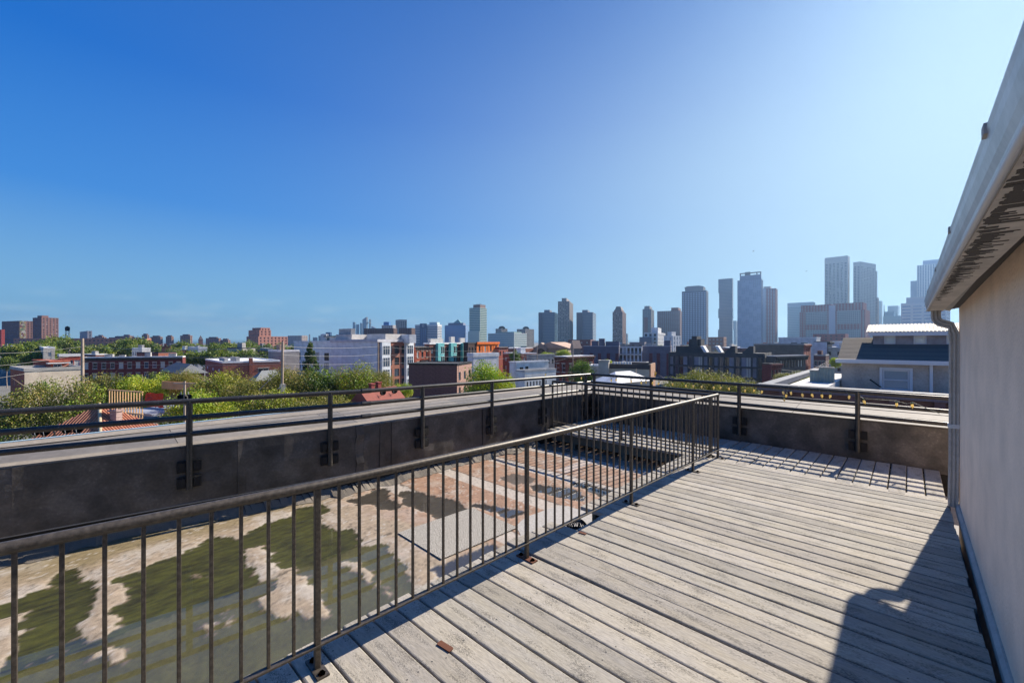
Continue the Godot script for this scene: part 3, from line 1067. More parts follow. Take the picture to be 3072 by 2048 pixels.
func make_string_lights() -> void:
	var o := thing("string_lights", "string of unlit amber cone bulbs wound round the far railing", "string lights")
	var xs := [1640.0, 1746.0, 1836.0, 1850.0, 1895.0, 1925.0, 1940.0, 1959.0, 1978.0, 2020.0, 2059.0, 2082.0, 2107.0, 2142.0, 2165.0, 2187.0, 2237.0, 2265.0, 2288.0, 2350.0, 2361.0, 2353.0, 2374.0, 2408.0, 2436.0, 2467.0, 2493.0, 2549.0, 2592.0, 2691.0, 2737.0]
	rng.seed = 31
	var s := sin(deg_to_rad(YAW))
	var c := cos(deg_to_rad(YAW))
	var bulb := G.new()
	bulb.lathe(Vector3.ZERO, [Vector2(0.009, 0.0), Vector2(0.014, -0.010), Vector2(0.0155, -0.022), Vector2(0.013, -0.036), Vector2(0.007, -0.050), Vector2(0.0, -0.056)], 10)
	var bm := bulb.mesh()
	var sock := G.new()
	sock.lathe(Vector3.ZERO, [Vector2(0.0, 0.022), Vector2(0.008, 0.022), Vector2(0.0105, 0.0), Vector2(0.0, -0.002)], 8)
	var sm := sock.mesh()
	var amber := StandardMaterial3D.new()
	amber.albedo_color = lin(1.0, 0.85, 0.42)
	amber.roughness = 0.25
	amber.backlight_enabled = true
	amber.backlight = Color(1.0, 0.92, 0.62)
	var pts := []
	for i in xs.size():
		var px: float = xs[i]
		var kx := (px - 1536.0) / F
		var d := 7.64 / (c + s * kx)
		var r := d * (-s + c * kx)
		var rail := lerpf(0.955, 0.93, (r + 4.9) / 5.4)
		var y := rail - rng.randf_range(0.045, 0.075)
		if i in [20, 21]:
			y -= 0.05 * (i - 19)
		if i >= 28:
			y = rail - 0.10
		var hold := Vector3(r, y, -7.63 + rng.randf_range(0.0, 0.02))
		var b := part("bulb", bm, amber, o, hold)
		b.rotation = Vector3(rng.randf_range(-0.35, 0.35), 0, rng.randf_range(-0.35, 0.35))
		part("socket", sm, plain(0.03, 0.09, 0.05, 0.5), b)
		# loop over the pipe and down to the next lamp
		if i < 28:
			pts.append(Vector3(r - 0.05, rail + 0.03, -7.66))
			pts.append(Vector3(r - 0.03, rail - 0.01, -7.625))
		pts.append(hold + Vector3(0, 0.024, 0))
		if i < 28:
			pts.append(Vector3(r + 0.03, rail - 0.02, -7.70))
	pts.append(Vector3(-0.02, 0.83, -7.60))
	pts.append(Vector3(0.28, 0.74, -7.58))
	pts.sort_custom(func(p: Vector3, q: Vector3): return p.x < q.x)
	var g := G.new()
	g.tube(pts, 0.0035, 5)
	part("cord", g.mesh(), plain(0.10, 0.13, 0.11, 0.5), o)

# ---------------------------------------------------------------- the house at the side of the deck
func make_house() -> void:
	var o := thing("rooftop_house", "pale stucco rooftop house with white gutter and downspout beside the deck", "house")
	var g := G.new()
	g.box(P(6.12, 0.362, -0.32), P(-4.0, 5.5, 2.18))
	part("wall", g.mesh(), M.stucco, o)
	g = G.new()
	g.prism(PackedVector2Array([Vector2(0.335, 0.0), Vector2(0.362, 0.0), Vector2(0.362, 0.075), Vector2(0.352, 0.075), Vector2(0.335, 0.055)]), P(6.12, 0, -0.03), P(-4.0, 0, -0.03), Vector3(1, 0, 0), Vector3(0, 1, 0))
	part("base_trim", g.mesh(), M.trim, o)
	# eave: everything climbs a little from the outlet end towards the camera
	var fa := 6.16
	var na := -4.0
	var yf := 1.965
	var yn := 1.99
	var gutter_prof := PackedVector2Array([Vector2(0.1340, 0.0), Vector2(0.2550, 0.0), Vector2(0.2550, 0.19), Vector2(0.2490, 0.19), Vector2(0.2490, 0.006), Vector2(0.1360, 0.006), Vector2(0.1330, 0.030), Vector2(0.1270, 0.046), Vector2(0.1210, 0.070), Vector2(0.1195, 0.092), Vector2(0.1215, 0.112), Vector2(0.1150, 0.114), Vector2(0.1140, 0.104), Vector2(0.1165, 0.092), Vector2(0.1175, 0.070), Vector2(0.1235, 0.043), Vector2(0.1300, 0.026)])
	g = G.new()
	g.prism(gutter_prof, P(fa, 0, yf), P(na, 0, yn), Vector3(1, 0, 0), Vector3(0, 1, 0))
	var gt := part("gutter", g.mesh(), M.gutter, o)
	g = G.new()
	g.prism(PackedVector2Array([Vector2(0.134, 0.0), Vector2(0.255, 0.0), Vector2(0.255, 0.112), Vector2(0.118, 0.112), Vector2(0.1175, 0.070), Vector2(0.1235, 0.043), Vector2(0.130, 0.026)]), P(fa + 0.004, 0, yf), P(fa - 0.003, 0, yf), Vector3(1, 0, 0), Vector3(0, 1, 0))
	part("end_cap", g.mesh(), M.gutter, gt)
	# bright bead along the bottom edge, joint sleeves
	g = G.new()
	g.tube([P(fa, 0.133, yf + 0.003), P(na, 0.133, yn + 0.003)], 0.0075, 8)
	part("bead", g.mesh(), M.white_frame, gt)
	g = G.new()
	g.prism(PackedVector2Array([Vector2(0.142, -0.004), Vector2(0.254, -0.004), Vector2(0.254, -0.001), Vector2(0.142, -0.001)]), P(fa - 0.006, 0, yf), P(na, 0, yn), Vector3(1, 0, 0), Vector3(0, 1, 0))
	part("underside", g.mesh(), M.stained, gt)
	# bare patches where the paint has come off in strips
	g = G.new()
	rng.seed = 66
	var pa := 0.7
	while pa < 4.6:
		var pb := pa + rng.randf_range(0.006, 0.02)
		var dense := 1.0 - smoothstep(2.6, 4.6, pa)
		if rng.randf() < 0.35 + 0.5 * dense:
			var yy := lerpf(yf, yn, (fa - pa) / (fa - na)) - 0.0055
			var r0 := 0.142 + rng.randf_range(0.0, 0.02)
			var r1 := r0 + rng.randf_range(0.008, 0.03) + 0.055 * dense * rng.randf()
			g.hex(P(pa, r0, yy), P(pb - pa, 0, 0), Vector3(r1 - r0, 0, 0), Vector3(0, 0.001, 0))
		pa = pb
	stuff(part("bare_metal", g.mesh(), mat("bare", lin(0.13, 0.115, 0.10), 0.8, 0.0, T.grain, 6.0), gt))
	for ja in [5.0, 3.55, 2.35, 1.3]:
		var y := lerpf(yf, yn, (fa - ja) / (fa - na))
		g = G.new()
		g.box(P(ja + 0.018, 0.110, y + 0.094), P(ja - 0.018, 0.122, y + 0.116))
		part("bracket", g.mesh(), M.trim, gt)
	# soffit board and frieze between gutter and wall
	g = G.new()
	g.prism(PackedVector2Array([Vector2(0.262, 0.0), Vector2(0.300, -0.012), Vector2(0.300, 0.16), Vector2(0.262, 0.16)]), P(fa - 0.01, 0, yf + 0.004), P(na, 0, 2.27), Vector3(1, 0, 0), Vector3(0, 1, 0))
	part("fascia_board", g.mesh(), M.trim, o)
	g = G.new()
	g.prism(PackedVector2Array([Vector2(0.300, 0.006), Vector2(0.372, 0.022), Vector2(0.372, 0.16), Vector2(0.300, 0.16)]), P(fa - 0.03, 0, yf), P(na, 0, 2.27), Vector3(1, 0, 0), Vector3(0, 1, 0))
	part("vent_strip", g.mesh(), M.vent, o)
	g = G.new()
	g.prism(PackedVector2Array([Vector2(0.24, 0.20), Vector2(5.6, 1.6), Vector2(5.6, 1.75), Vector2(0.24, 0.225)]), P(fa, 0, yf), P(na, 0, yn), Vector3(1, 0, 0), Vector3(0, 1, 0))
	part("roof", g.mesh(), M.roof_dark, o)
	g = G.new()
	g.prism(PackedVector2Array([Vector2(0.37, 2.0), Vector2(5.4, 2.0), Vector2(5.4, 3.45), Vector2(0.37, 2.15)]), P(6.115, 0, 0), P(6.0, 0, 0), Vector3(1, 0, 0), Vector3(0, 1, 0))
	part("gable", g.mesh(), M.stucco, o)
	# downspout: outlet under the gutter, two elbows, fluted leg down the corner
	g = G.new()
	var hw := 0.046
	var hd := 0.036
	var ring := func(p: Vector3, dir: Vector3, seam: float) -> Array:
		var y := Vector3(0, 0, 1)
		var x := dir.cross(y).normalized()
		var out := []
		var prof := [[-1, -1], [-0.6, -1], [-0.5, -0.78], [-0.3, -0.78], [-0.2, -1], [0.2, -1], [0.3, -0.78], [0.5, -0.78], [0.6, -1], [1, -1], [1, -0.5], [1, 0.5], [1, 1], [0.6, 1], [0.5, 0.78], [0.3, 0.78], [0.2, 1], [-0.2, 1], [-0.3, 0.78], [-0.5, 0.78], [-0.6, 1], [-1, 1], [-1, 0.5], [-1, -0.5]]
		for q in prof:
			out.append(p + x * (q[0] * hd * seam) + y * (-q[1] * hw * seam))
		return out
	var path := []
	var top := Vector3(0.198, 1.968, -6.09)
	path.append([top, Vector3.DOWN, 1.0])
	path.append([top + Vector3(0, -0.06, 0), Vector3.DOWN, 1.0])
	for k in 7:
		var an := deg_to_rad(-10.0 + 70.0 * (k + 1) / 7.0)
		path.append([top + Vector3(0.075 * (1 - cos(an)) * 0.9, -0.065 - 0.075 * sin(an), 0), Vector3(sin(an), -cos(an), 0), 1.03 if k % 2 == 0 else 0.98])
	path.append([Vector3(0.305, 1.81, -6.09), Vector3(0.87, -0.5, 0), 1.0])
	for k in 7:
		var an := deg_to_rad(60.0 - 60.0 * (k + 1) / 7.0)
		path.append([Vector3(0.305, 1.81, -6.09) + Vector3(0.022 * (1.0 - an / 1.05), -0.012 - 0.085 * (1.0 - an / 1.05), 0), Vector3(sin(an), -cos(an), 0), 1.03 if k % 2 == 0 else 0.98])
	path.append([Vector3(0.327, 1.66, -6.09), Vector3.DOWN, 1.03])
	path.append([Vector3(0.327, 1.655, -6.09), Vector3.DOWN, 0.97])
	path.append([Vector3(0.324, 0.5, -6.085), Vector3.DOWN, 0.97])
	path.append([Vector3(0.318, 0.012, -6.08), Vector3.DOWN, 0.97])
	var last := []
	for q in path:
		var rr: Array = ring.call(q[0], q[1], q[2])
		if last.size() > 0:
			for k in rr.size():
				var k2 := (k + 1) % rr.size()
				g.quad(last[k], rr[k], rr[k2], last[k2])
		last = rr
	var ds := part("downspout", g.mesh(), M.spout, o)
	g = G.new()
	g.box(P(6.14, 0.283, 0.79), P(6.038, 0.365, 0.83))
	part("strap", g.mesh(), M.white_frame, ds)

# ---------------------------------------------------------------- things on the roof
func make_roof_things() -> void:
	var o := thing("roof_drain", "black dome roof drain strainer in the notch of the deck", "drain", P(3.56, -2.44, -0.292))
	var g := G.new()
	for k in 22:
		var an := TAU * k / 22.0
		var pts := []
		for j in 7:
			var t := j / 6.0
			var rr := 0.115 * cos(t * 1.25)
			pts.append(Vector3(cos(an) * rr, 0.02 + 0.13 * sin(t * 1.25), sin(an) * rr))
		g.tube(pts, 0.0055, 5)
	part("ribs", g.mesh(), M.black, o)
	g = G.new()
	g.lathe(Vector3.ZERO, [Vector2(0.10, 0.0), Vector2(0.15, 0.0), Vector2(0.15, 0.012), Vector2(0.125, 0.026), Vector2(0.10, 0.026)], 24)
	part("ring", g.mesh(), M.black, o)
	g = G.new()
	g.lathe(Vector3(0, 0.138, 0), [Vector2(0.0, 0.012), Vector2(0.03, 0.010), Vector2(0.04, 0.0), Vector2(0.0, -0.004)], 16)
	part("cap", g.mesh(), M.black, o)
	# granulated cap-sheet patch
	g = G.new()
	g.hex(P(2.33, -3.77, -0.287), P(3.27, -3.71, 0) - P(2.33, -3.77, 0), P(2.31, -3.03, 0) - P(2.33, -3.77, 0), Vector3(0, 0.006, 0))
	var pm := mat("capsheet", lin(0.60, 0.56, 0.49), 0.95, 0.0, T.granule, 1.1, T.granule, 0.3)
	tag(solo("roof_patch", g.mesh(), pm), "square grey granulated sheet lying on the wet roof behind the railing", "roofing sheet")
	# pale lumpy mastic round the drain sump
	g = G.new()
	rng.seed = 5
	var ring_ := []
	for k in 26:
		var an := TAU * k / 26.0
		var rr := rng.randf_range(0.52, 0.66)
		ring_.append(P(3.62 + rr * cos(an), -2.62 + rr * 0.75 * sin(an), -0.2905))
	for k in 26:
		g.tri(P(3.62, -2.62, -0.283), ring_[k], ring_[(k + 1) % 26])
	tag(solo("mastic_collar", g.mesh(), mat("collar", lin(0.46, 0.44, 0.41), 0.85, 0.0, T.fine, 2.0, T.fine, 0.8)), "pale grey mastic patch spread round the roof drain", "roof patch")
	# black cable lying across the roof
	g = G.new()
	g.tube([P(6.15, -4.6, -0.27), P(6.12, -4.0, -0.28), P(6.0, -3.4, -0.284), P(6.05, -2.9, -0.283), P(6.1, -2.4, -0.28)], 0.008, 6)
	tag(solo("cable", g.mesh(), M.bar), "thin grey cable lying on the roof below the walkway", "cable")

# ---------------------------------------------------------------- buildings
# A building stands on its near corner: local x runs along the face that looks at the camera (to the left), local z along the side that runs away to the right.
# face 0: the plane z = 0, face 1: the plane x = 0.
func fp(face: int, u: float, v: float, o: float) -> Vector3:
	return Vector3(u, v, -o) if face == 0 else Vector3(-o, v, u)

func fbox(g: G, face: int, u0: float, u1: float, v0: float, v1: float, o0: float, o1: float) -> void:
	var a := fp(face, u0, v0, o0)
	g.hex(a, fp(face, u1, v0, o0) - a, fp(face, u0, v1, o0) - a, fp(face, u0, v0, o1) - a)

func fquad(g: G, face: int, u0: float, u1: float, v0: float, v1: float, o: float) -> void:
	if face == 0:
		g.quad(fp(0, u1, v0, o), fp(0, u0, v0, o), fp(0, u0, v1, o), fp(0, u1, v1, o))
	else:
		g.quad(fp(1, u0, v0, o), fp(1, u1, v0, o), fp(1, u1, v1, o), fp(1, u0, v1, o))

# the box that fills the photograph between xl, xc (near corner) and xr, with its top at yt; b: degrees its right-hand side is turned from the view axis
func block(called: String, label: String, cat: String, xl: float, xc: float, xr: float, yt: float, d: float, b: float, group := "", base := GROUND) -> Dictionary:
	# right of the middle a box shows its right-hand side only when it is turned past the line of sight
	if xc > 1536.0:
		b = maxf(b, rad_to_deg(atan((xc - 1536.0) / F)) + 7.0)
	var be := deg_to_rad(b)
	var lc := (xc - 1536.0) / F * d
	var kl := (xl - 1536.0) / F
	var kr := (xr - 1536.0) / F
	var w1 := (kl * d - lc) / (-cos(be) - kl * sin(be))
	var w2 := (kr * d - lc) / (sin(be) - kr * cos(be))
	w1 = maxf(w1, 2.0)
	if w2 < 0.0 or w2 > 60.0 + d * 0.1:
		w2 = minf(maxf(absf(w1) * 0.8, 6.0), 40.0)
	w2 = maxf(w2, 1.2)
	var e1 := fwd * sin(be) - rgt * cos(be)
	var e2 := fwd * cos(be) + rgt * sin(be)
	var c := at(xc, 1025.0, d)
	c.y = base
	var o := thing(called, label, cat, c, group)
	o.basis = Basis(e1, Vector3.UP, e2)
	return {"o": o, "w": [w1, w2], "h": EYE - (yt - 1025.0) / F * d - base, "d": d}

func core(q: Dictionary, mt: Material, inset := 0.0, called := "wall") -> void:
	var g := G.new()
	g.box(Vector3(inset, 0, inset), Vector3(q.w[0] - inset, q.h - inset, q.w[1] - inset))
	part(called, g.mesh(), mt, q.o)

func roof_cap(q: Dictionary, mt: Material, rise := 0.5, lip := 0.25, lip_mt: Material = null) -> void:
	var g := G.new()
	var t := 0.3
	var W: float = q.w[0]
	var D: float = q.w[1]
	var h: float = q.h
	g.box(Vector3(-lip, h - 0.05, -lip), Vector3(W + lip, h + rise, t - lip))
	g.box(Vector3(-lip, h - 0.05, D - t + lip), Vector3(W + lip, h + rise, D + lip))
	g.box(Vector3(-lip, h - 0.05, t - lip), Vector3(t - lip, h + rise, D - t + lip))
	g.box(Vector3(W - t + lip, h - 0.05, t - lip), Vector3(W + lip, h + rise, D - t + lip))
	part("parapet", g.mesh(), lip_mt if lip_mt else mt, q.o)
	g = G.new()
	g.box(Vector3(0.05, h + 0.004, 0.05), Vector3(W - 0.05, h + 0.10, D - 0.05))
	part("roof", g.mesh(), mt, q.o)

# boxes on the roof: [u0, u1, z0, z1, height] as fractions of the footprint, height in metres
func penthouses(q: Dictionary, list: Array, mt: Material) -> void:
	for b in list:
		var g := G.new()
		g.box(Vector3(q.w[0] * b[0], q.h + 0.02, q.w[1] * b[2]), Vector3(q.w[0] * b[1], q.h + b[4], q.w[1] * b[3]))
		part("penthouse", g.mesh(), mt, q.o)

# towers: a glass core behind piers and spandrels
func lattice(q: Dictionary, wall: Material, glass: Material, bay: float, floor_h: float, pier: float, span: float, proud := 0.35, faces := [0, 1], top_band := 0.0) -> void:
	core(q, glass, 0.0, "glazing")
	var g := G.new()
	for f in faces:
		var W: float = q.w[f]
		var nb := maxi(1, int(round(W / bay)))
		var nf := maxi(1, int(round((q.h - top_band) / floor_h)))
		var fh: float = (q.h - top_band) / nf
		var s: float = W / nb
		var first := 0
		if pier > 0.0:
			for i in nb + 1:
				var u := s * i
				fbox(g, f, maxf(u - pier * s / 2.0, 0.0 if f == 0 else 0.0), minf(u + pier * s / 2.0, W), 0, q.h, 0.0, proud)
		if span > 0.0:
			for j in range(first, nf + 1):
				var v := fh * j
				fbox(g, f, 0.0, W, maxf(v - span * fh / 2.0, 0.0), minf(v + span * fh / 2.0, q.h), 0.0, proud * 0.82)
		if top_band > 0.0:
			fbox(g, f, 0.0, W, q.h - top_band, q.h, 0.0, proud * 0.9)
	fbox(g, 0, -proud, 0.0, 0, q.h, 0.0, proud) # the corner
	stuff(part("facade_frame", g.mesh(), wall, q.o))
	g = G.new()
	g.box(Vector3(-proud, q.h + 0.01, -proud), Vector3(q.w[0], q.h + 0.6, q.w[1]))
	part("roof", g.mesh(), wall, q.o)

# scattered drawn blinds behind the glass of a tower
func blinds(q: Dictionary, mt: Material, f: int, bay: float, floor_h: float, share: float, seed_: int) -> void:
	var g := G.new()
	var rn := RandomNumberGenerator.new()
	rn.seed = seed_
	var nb := maxi(1, int(round(q.w[f] / bay)))
	var nf := maxi(1, int(round(q.h / floor_h)))
	for i in nb:
		for j in nf:
			if rn.randf() < share:
				var s: float = q.w[f] / nb
				var fh: float = q.h / nf
				var drop := rn.randf_range(0.2, 0.6)
				fquad(g, f, s * (i + 0.2), s * (i + 0.8), fh * (j + 0.82 - drop), fh * (j + 0.82), 0.03)
	if g.v.size() > 0:
		stuff(part("blinds", g.mesh(), mt, q.o))

# ---- walls with real window openings
func holed_face(g: G, f: int, W: float, H: float, holes: Array, reveal: float) -> void:
	var us := [0.0, W]
	var vs := [0.0, H]
	for h in holes:
		us.append(h[0]); us.append(h[1]); vs.append(h[2]); vs.append(h[3])
	us.sort()
	vs.sort()
	for i in us.size() - 1:
		if us[i + 1] - us[i] < 0.001:
			continue
		for j in vs.size() - 1:
			if vs[j + 1] - vs[j] < 0.001:
				continue
			var cu: float = (us[i] + us[i + 1]) / 2.0
			var cv: float = (vs[j] + vs[j + 1]) / 2.0
			var open := false
			for h in holes:
				if cu > h[0] and cu < h[1] and cv > h[2] and cv < h[3]:
					open = true
					break
			if not open:
				fquad(g, f, us[i], us[i + 1], vs[j], vs[j + 1], 0.0)
	for h in holes:
		g.quad(fp(f, h[0], h[2], 0), fp(f, h[0], h[3], 0), fp(f, h[0], h[3], -reveal), fp(f, h[0], h[2], -reveal))
		g.quad(fp(f, h[1], h[2], 0), fp(f, h[1], h[2], -reveal), fp(f, h[1], h[3], -reveal), fp(f, h[1], h[3], 0))
		g.quad(fp(f, h[0], h[2], 0), fp(f, h[0], h[2], -reveal), fp(f, h[1], h[2], -reveal), fp(f, h[1], h[2], 0))
		g.quad(fp(f, h[0], h[3], 0), fp(f, h[1], h[3], 0), fp(f, h[1], h[3], -reveal), fp(f, h[0], h[3], -reveal))

var win_cache := {}
func window(q: Dictionary, f: int, h: Array, reveal: float, frame: Material, style := 0, sill: Material = null) -> void:
	var w: float = h[1] - h[0]
	var ht: float = h[3] - h[2]
	var key := "%.2f_%.2f_%d" % [w, ht, style]
	if not win_cache.has(key):
		var g := G.new()
		var t := clampf(minf(w, ht) * 0.07, 0.03, 0.12)
		var dd := 0.05
		g.box(Vector3(0, 0, -dd), Vector3(t, ht, dd))
		g.box(Vector3(w - t, 0, -dd), Vector3(w, ht, dd))
		g.box(Vector3(t, 0, -dd), Vector3(w - t, t, dd))
		g.box(Vector3(t, ht - t, -dd), Vector3(w - t, ht, dd))
		if style == 0 or style == 2:
			g.box(Vector3(t, ht * 0.5 - t * 0.4, -dd * 0.9), Vector3(w - t, ht * 0.5 + t * 0.4, dd * 0.9))
		if style == 1 or style == 2:
			g.box(Vector3(w * 0.5 - t * 0.4, t, -dd * 0.8), Vector3(w * 0.5 + t * 0.4, ht - t, dd * 0.8))
		if style == 3:
			for k in [0.33, 0.67]:
				g.box(Vector3(w * k - t * 0.4, t, -dd * 0.8), Vector3(w * k + t * 0.4, ht - t, dd * 0.8))
			g.box(Vector3(t, ht * 0.68 - t * 0.4, -dd * 0.9), Vector3(w - t, ht * 0.68 + t * 0.4, dd * 0.9))
		var pg := G.new()
		pg.box(Vector3(t * 0.5, t * 0.5, -0.012), Vector3(w - t * 0.5, ht - t * 0.5, 0.012))
		win_cache[key] = [g.mesh(), pg.mesh()]
	var m: Array = win_cache[key]
	var o := part("window", m[0], frame, q.o)
	if f == 0:
		o.position = fp(0, h[0], h[2], -reveal * 0.6)
	else:
		o.position = fp(1, h[1], h[2], -reveal * 0.6)
		o.rotation.y = PI / 2.0
	var rr := rng.randf()
	part("pane", m[1], M.glass if rr < 0.55 else (M.glass_blue if rr < 0.8 else M.blind), o)
	if sill:
		var g := G.new()
		fbox(g, f, h[0] - 0.1, h[1] + 0.1, h[2] - 0.16, h[2] - 0.004, -0.05, 0.12)
		part("sill", g.mesh(), sill, o)
		var c := part("lintel", g.mesh(), sill, o)
		for p in [c, o.get_node("sill")]:
			p.transform = o.transform.affine_inverse()
		c.position += o.basis.inverse() * Vector3(0, ht + 0.17, 0)

func grid_holes(W: float, n: int, w: float, rows: Array, ht: float, margin := 0.0) -> Array:
	var out := []
	for v in rows:
		for i in n:
			var c := margin + (W - 2.0 * margin) * (i + 0.5) / n
			out.append([c - w / 2.0, c + w / 2.0, v, v + ht])
	return out

# brick or stucco house with openings; rows of windows are given from the roof down
func house(q: Dictionary, wall: Material, holes0: Array, holes1: Array, frame: Material, style := 0, sill: Material = null, reveal := 0.22, side: Material = null) -> void:
	var W: float = q.w[0]
	var D: float = q.w[1]
	var H: float = q.h
	var g := G.new()
	holed_face(g, 0, W, H, holes0, reveal)
	if side == null or side == wall:
		holed_face(g, 1, D, H, holes1, reveal)
	g.quad(Vector3(W, 0, 0), Vector3(W, H, 0), Vector3(W, H, D), Vector3(W, 0, D))
	g.quad(Vector3(0, 0, D), Vector3(W, 0, D), Vector3(W, H, D), Vector3(0, H, D))
	part("wall", g.mesh(), wall, q.o)
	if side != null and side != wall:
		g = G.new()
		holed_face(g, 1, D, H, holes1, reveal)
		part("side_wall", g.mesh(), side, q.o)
	g = G.new()
	g.box(Vector3(reveal, 0, reveal), Vector3(W - 0.01, H - 0.01, D - 0.01))
	part("interior", g.mesh(), M.concrete, q.o)
	for h in holes0:
		window(q, 0, h, reveal, frame, style, sill)
	for h in holes1:
		window(q, 1, h, reveal, frame, style, sill)

func cornice(q: Dictionary, mt: Material, f: int, out := 0.45, tall := 0.7, brackets := true) -> void:
	var g := G.new()
	var W: float = q.w[f]
	var H: float = q.h
	fbox(g, f, -0.05, W + 0.05, H - tall * 0.35, H + 0.02, 0.004, out)
	fbox(g, f, 0.0, W, H - tall, H - tall * 0.352, 0.004, out * 0.35)
	if brackets:
		var n := maxi(3, int(W / 0.9))
		for i in n:
			var u := W * (i + 0.5) / n
			fbox(g, f, u - 0.08, u + 0.08, H - tall * 0.9, H - tall * 0.352, out * 0.352, out * 0.85)
	part("cornice", g.mesh(), mt, q.o)

# ---------------------------------------------------------------- trees
func tree_mesh(seed_: int, R: float, Hc: float, leaves: int, size: float, tints: Array, clumps: int, cone := 0.0) -> ArrayMesh:
	var rn := RandomNumberGenerator.new()
	rn.seed = seed_
	var g := G.new()
	g.tinted = true
	var cl := []
	for i in clumps:
		var d := Vector3(rn.randfn(), rn.randfn() * 0.9, rn.randfn()).normalized()
		var rr := pow(rn.randf(), 0.45) * 0.80
		var p := Vector3(d.x * R, d.y * Hc, d.z * R) * rr
		if cone > 0.0:
			var t := pow(rn.randf(), 1.3)
			var an := rn.randf() * TAU
			var q := R * (1.0 - t) * rn.randf_range(0.55, 1.0)
			p = Vector3(cos(an) * q, (t * 2.0 - 1.0) * Hc, sin(an) * q)
		cl.append([p, rn.randf_range(0.24, 0.42) * (R * (1.0 - 0.5 * cone)), rn.randf_range(0.78, 1.22), rn.randi() % tints.size()])
	for i in leaves:
		var c: Array = cl[rn.randi() % clumps]
		var d := Vector3(rn.randfn(), rn.randfn() * 0.8, rn.randfn()).normalized()
		var p: Vector3 = c[0] + d * c[1] * pow(rn.randf(), 0.33)
		if rn.randf() < 0.04:
			p += d * c[1] * 0.35
		var nn := (d * 0.7 + Vector3(rn.randfn(), rn.randfn() + 0.5, rn.randfn()) * 0.6).normalized()
		var x := nn.cross(Vector3(rn.randfn(), rn.randfn(), rn.randfn())).normalized()
		var y := nn.cross(x)
		var s := size * rn.randf_range(0.6, 1.35)
		var t: Color = tints[c[3]] if rn.randf() < 0.7 else tints[rn.randi() % tints.size()]
		var k: float = c[2] * rn.randf_range(0.8, 1.2)
		g.tint = Color(t.r * k, t.g * k, t.b * k)
		var b := nn * (s * 0.18)
		g.tri(p - x * s * 0.5, p + y * s * 0.36 + b, p + x * s * 0.5)
		g.tri(p + x * s * 0.5, p - y * s * 0.36 + b, p - x * s * 0.5)
	return g.mesh()

func trunk_mesh(seed_: int, base: float, R: float, Hc: float, r0: float) -> ArrayMesh:
	var rn := RandomNumberGenerator.new()
	rn.seed = seed_
	var g := G.new()
	g.tube([Vector3(0, -base, 0), Vector3(r0, -base * 0.6, 0.1), Vector3(0, -Hc * 0.6, 0), Vector3(0.1, Hc * 0.1, r0), Vector3(0, Hc * 0.7, 0)], r0, 8, r0 * 0.25)
	for i in 11:
		var an := TAU * i / 11.0 + rn.randf_range(-0.3, 0.3)
		var y0 := lerpf(-Hc * 0.75, Hc * 0.3, rn.randf())
		var p := Vector3(0, y0, 0)
		var tip := Vector3(cos(an) * R * rn.randf_range(0.55, 0.9), y0 + Hc * rn.randf_range(0.35, 0.75), sin(an) * R * rn.randf_range(0.55, 0.9))
		g.tube([p, p.lerp(tip, 0.4) + Vector3(0, Hc * 0.04, 0), tip], r0 * 0.42, 5, r0 * 0.08)
	return g.mesh()

var tree_kinds := {}
func tree_kind(key: String, R: float, Hc: float, leaves: int, size: float, tints: Array, clumps: int, cone := 0.0) -> void:
	var v := []
	for k in (3 if leaves > 6000 else 4):
		v.append(tree_mesh(hash(key) % 1000 + k * 17, R, Hc, leaves, size, tints, clumps, cone))
	tree_kinds[key] = {"m": v, "R": R, "Hc": Hc, "t": trunk_mesh(hash(key) % 500, 14.0, R, Hc, maxf(R * 0.045, 0.12))}

# crown of the kind with its top at pixel (px, py), half_w pixels of half width
func tree(kind: String, label: String, px: float, py: float, half_w: float, d: float, i: int, group := "", squash := 1.0) -> void:
	var K: Dictionary = tree_kinds[kind]
	var R: float = half_w / F * d
	var s: float = R / K.R
	var Hc: float = K.Hc * s * squash
	var top := EYE - (py - 1025.0) / F * d
	var p := at(px, 1025.0, d)
	var o := thing("tree" if kind != "conifer" else "conifer_tree", label, "tree", Vector3(p.x, top - Hc, p.z), group)
	var c := part("crown", K.m[i % K.m.size()], M.leaf, o)
	c.scale = Vector3(s, s * squash, s)
	c.rotation.y = i * 1.37
	var t := part("trunk", K.t, M.pole, o)
	t.scale = Vector3(s, s * squash, s)
	t.rotation.y = i * 0.7

# ---------------------------------------------------------------- wires and poles
func pole(label: String, px: float, py: float, d: float, r: float, lean := 0.0) -> Node3D:
	var p := at(px, py, d)
	var o := thing("utility_pole", label, "utility pole", Vector3(p.x, GROUND, p.z))
	var g := G.new()
	g.tube([Vector3(lean, 0, 0), Vector3(0, p.y - GROUND, 0)], r, 8, r * 0.7)
	part("shaft", g.mesh(), M.pole, o)
	return o

func wire(label: String, a: Vector3, b: Vector3, sag: float, r := 0.022, mt: Material = null) -> void:
	var pts := []
	for i in 13:
		var t := i / 12.0
		pts.append(a.lerp(b, t) + Vector3(0, -sag * 4.0 * t * (1.0 - t), 0))
	var g := G.new()
	g.tube(pts, r, 5)
	tag(solo("power_line", g.mesh(), mt if mt else M.wire), label, "power line", "power lines")

func brick(r: float, g: float, b: float) -> StandardMaterial3D:
	var m := mat("brick%.3f_%.3f_%.3f" % [r, g, b], lin(minf(r * 1.5, 0.8), minf(g * 1.5, 0.8), minf(b * 1.5, 0.8)), 0.9, 0.0, T.brickish, 1.0)
	m.uv1_scale = Vector3(0.35, 1.2, 0.35)
	return m

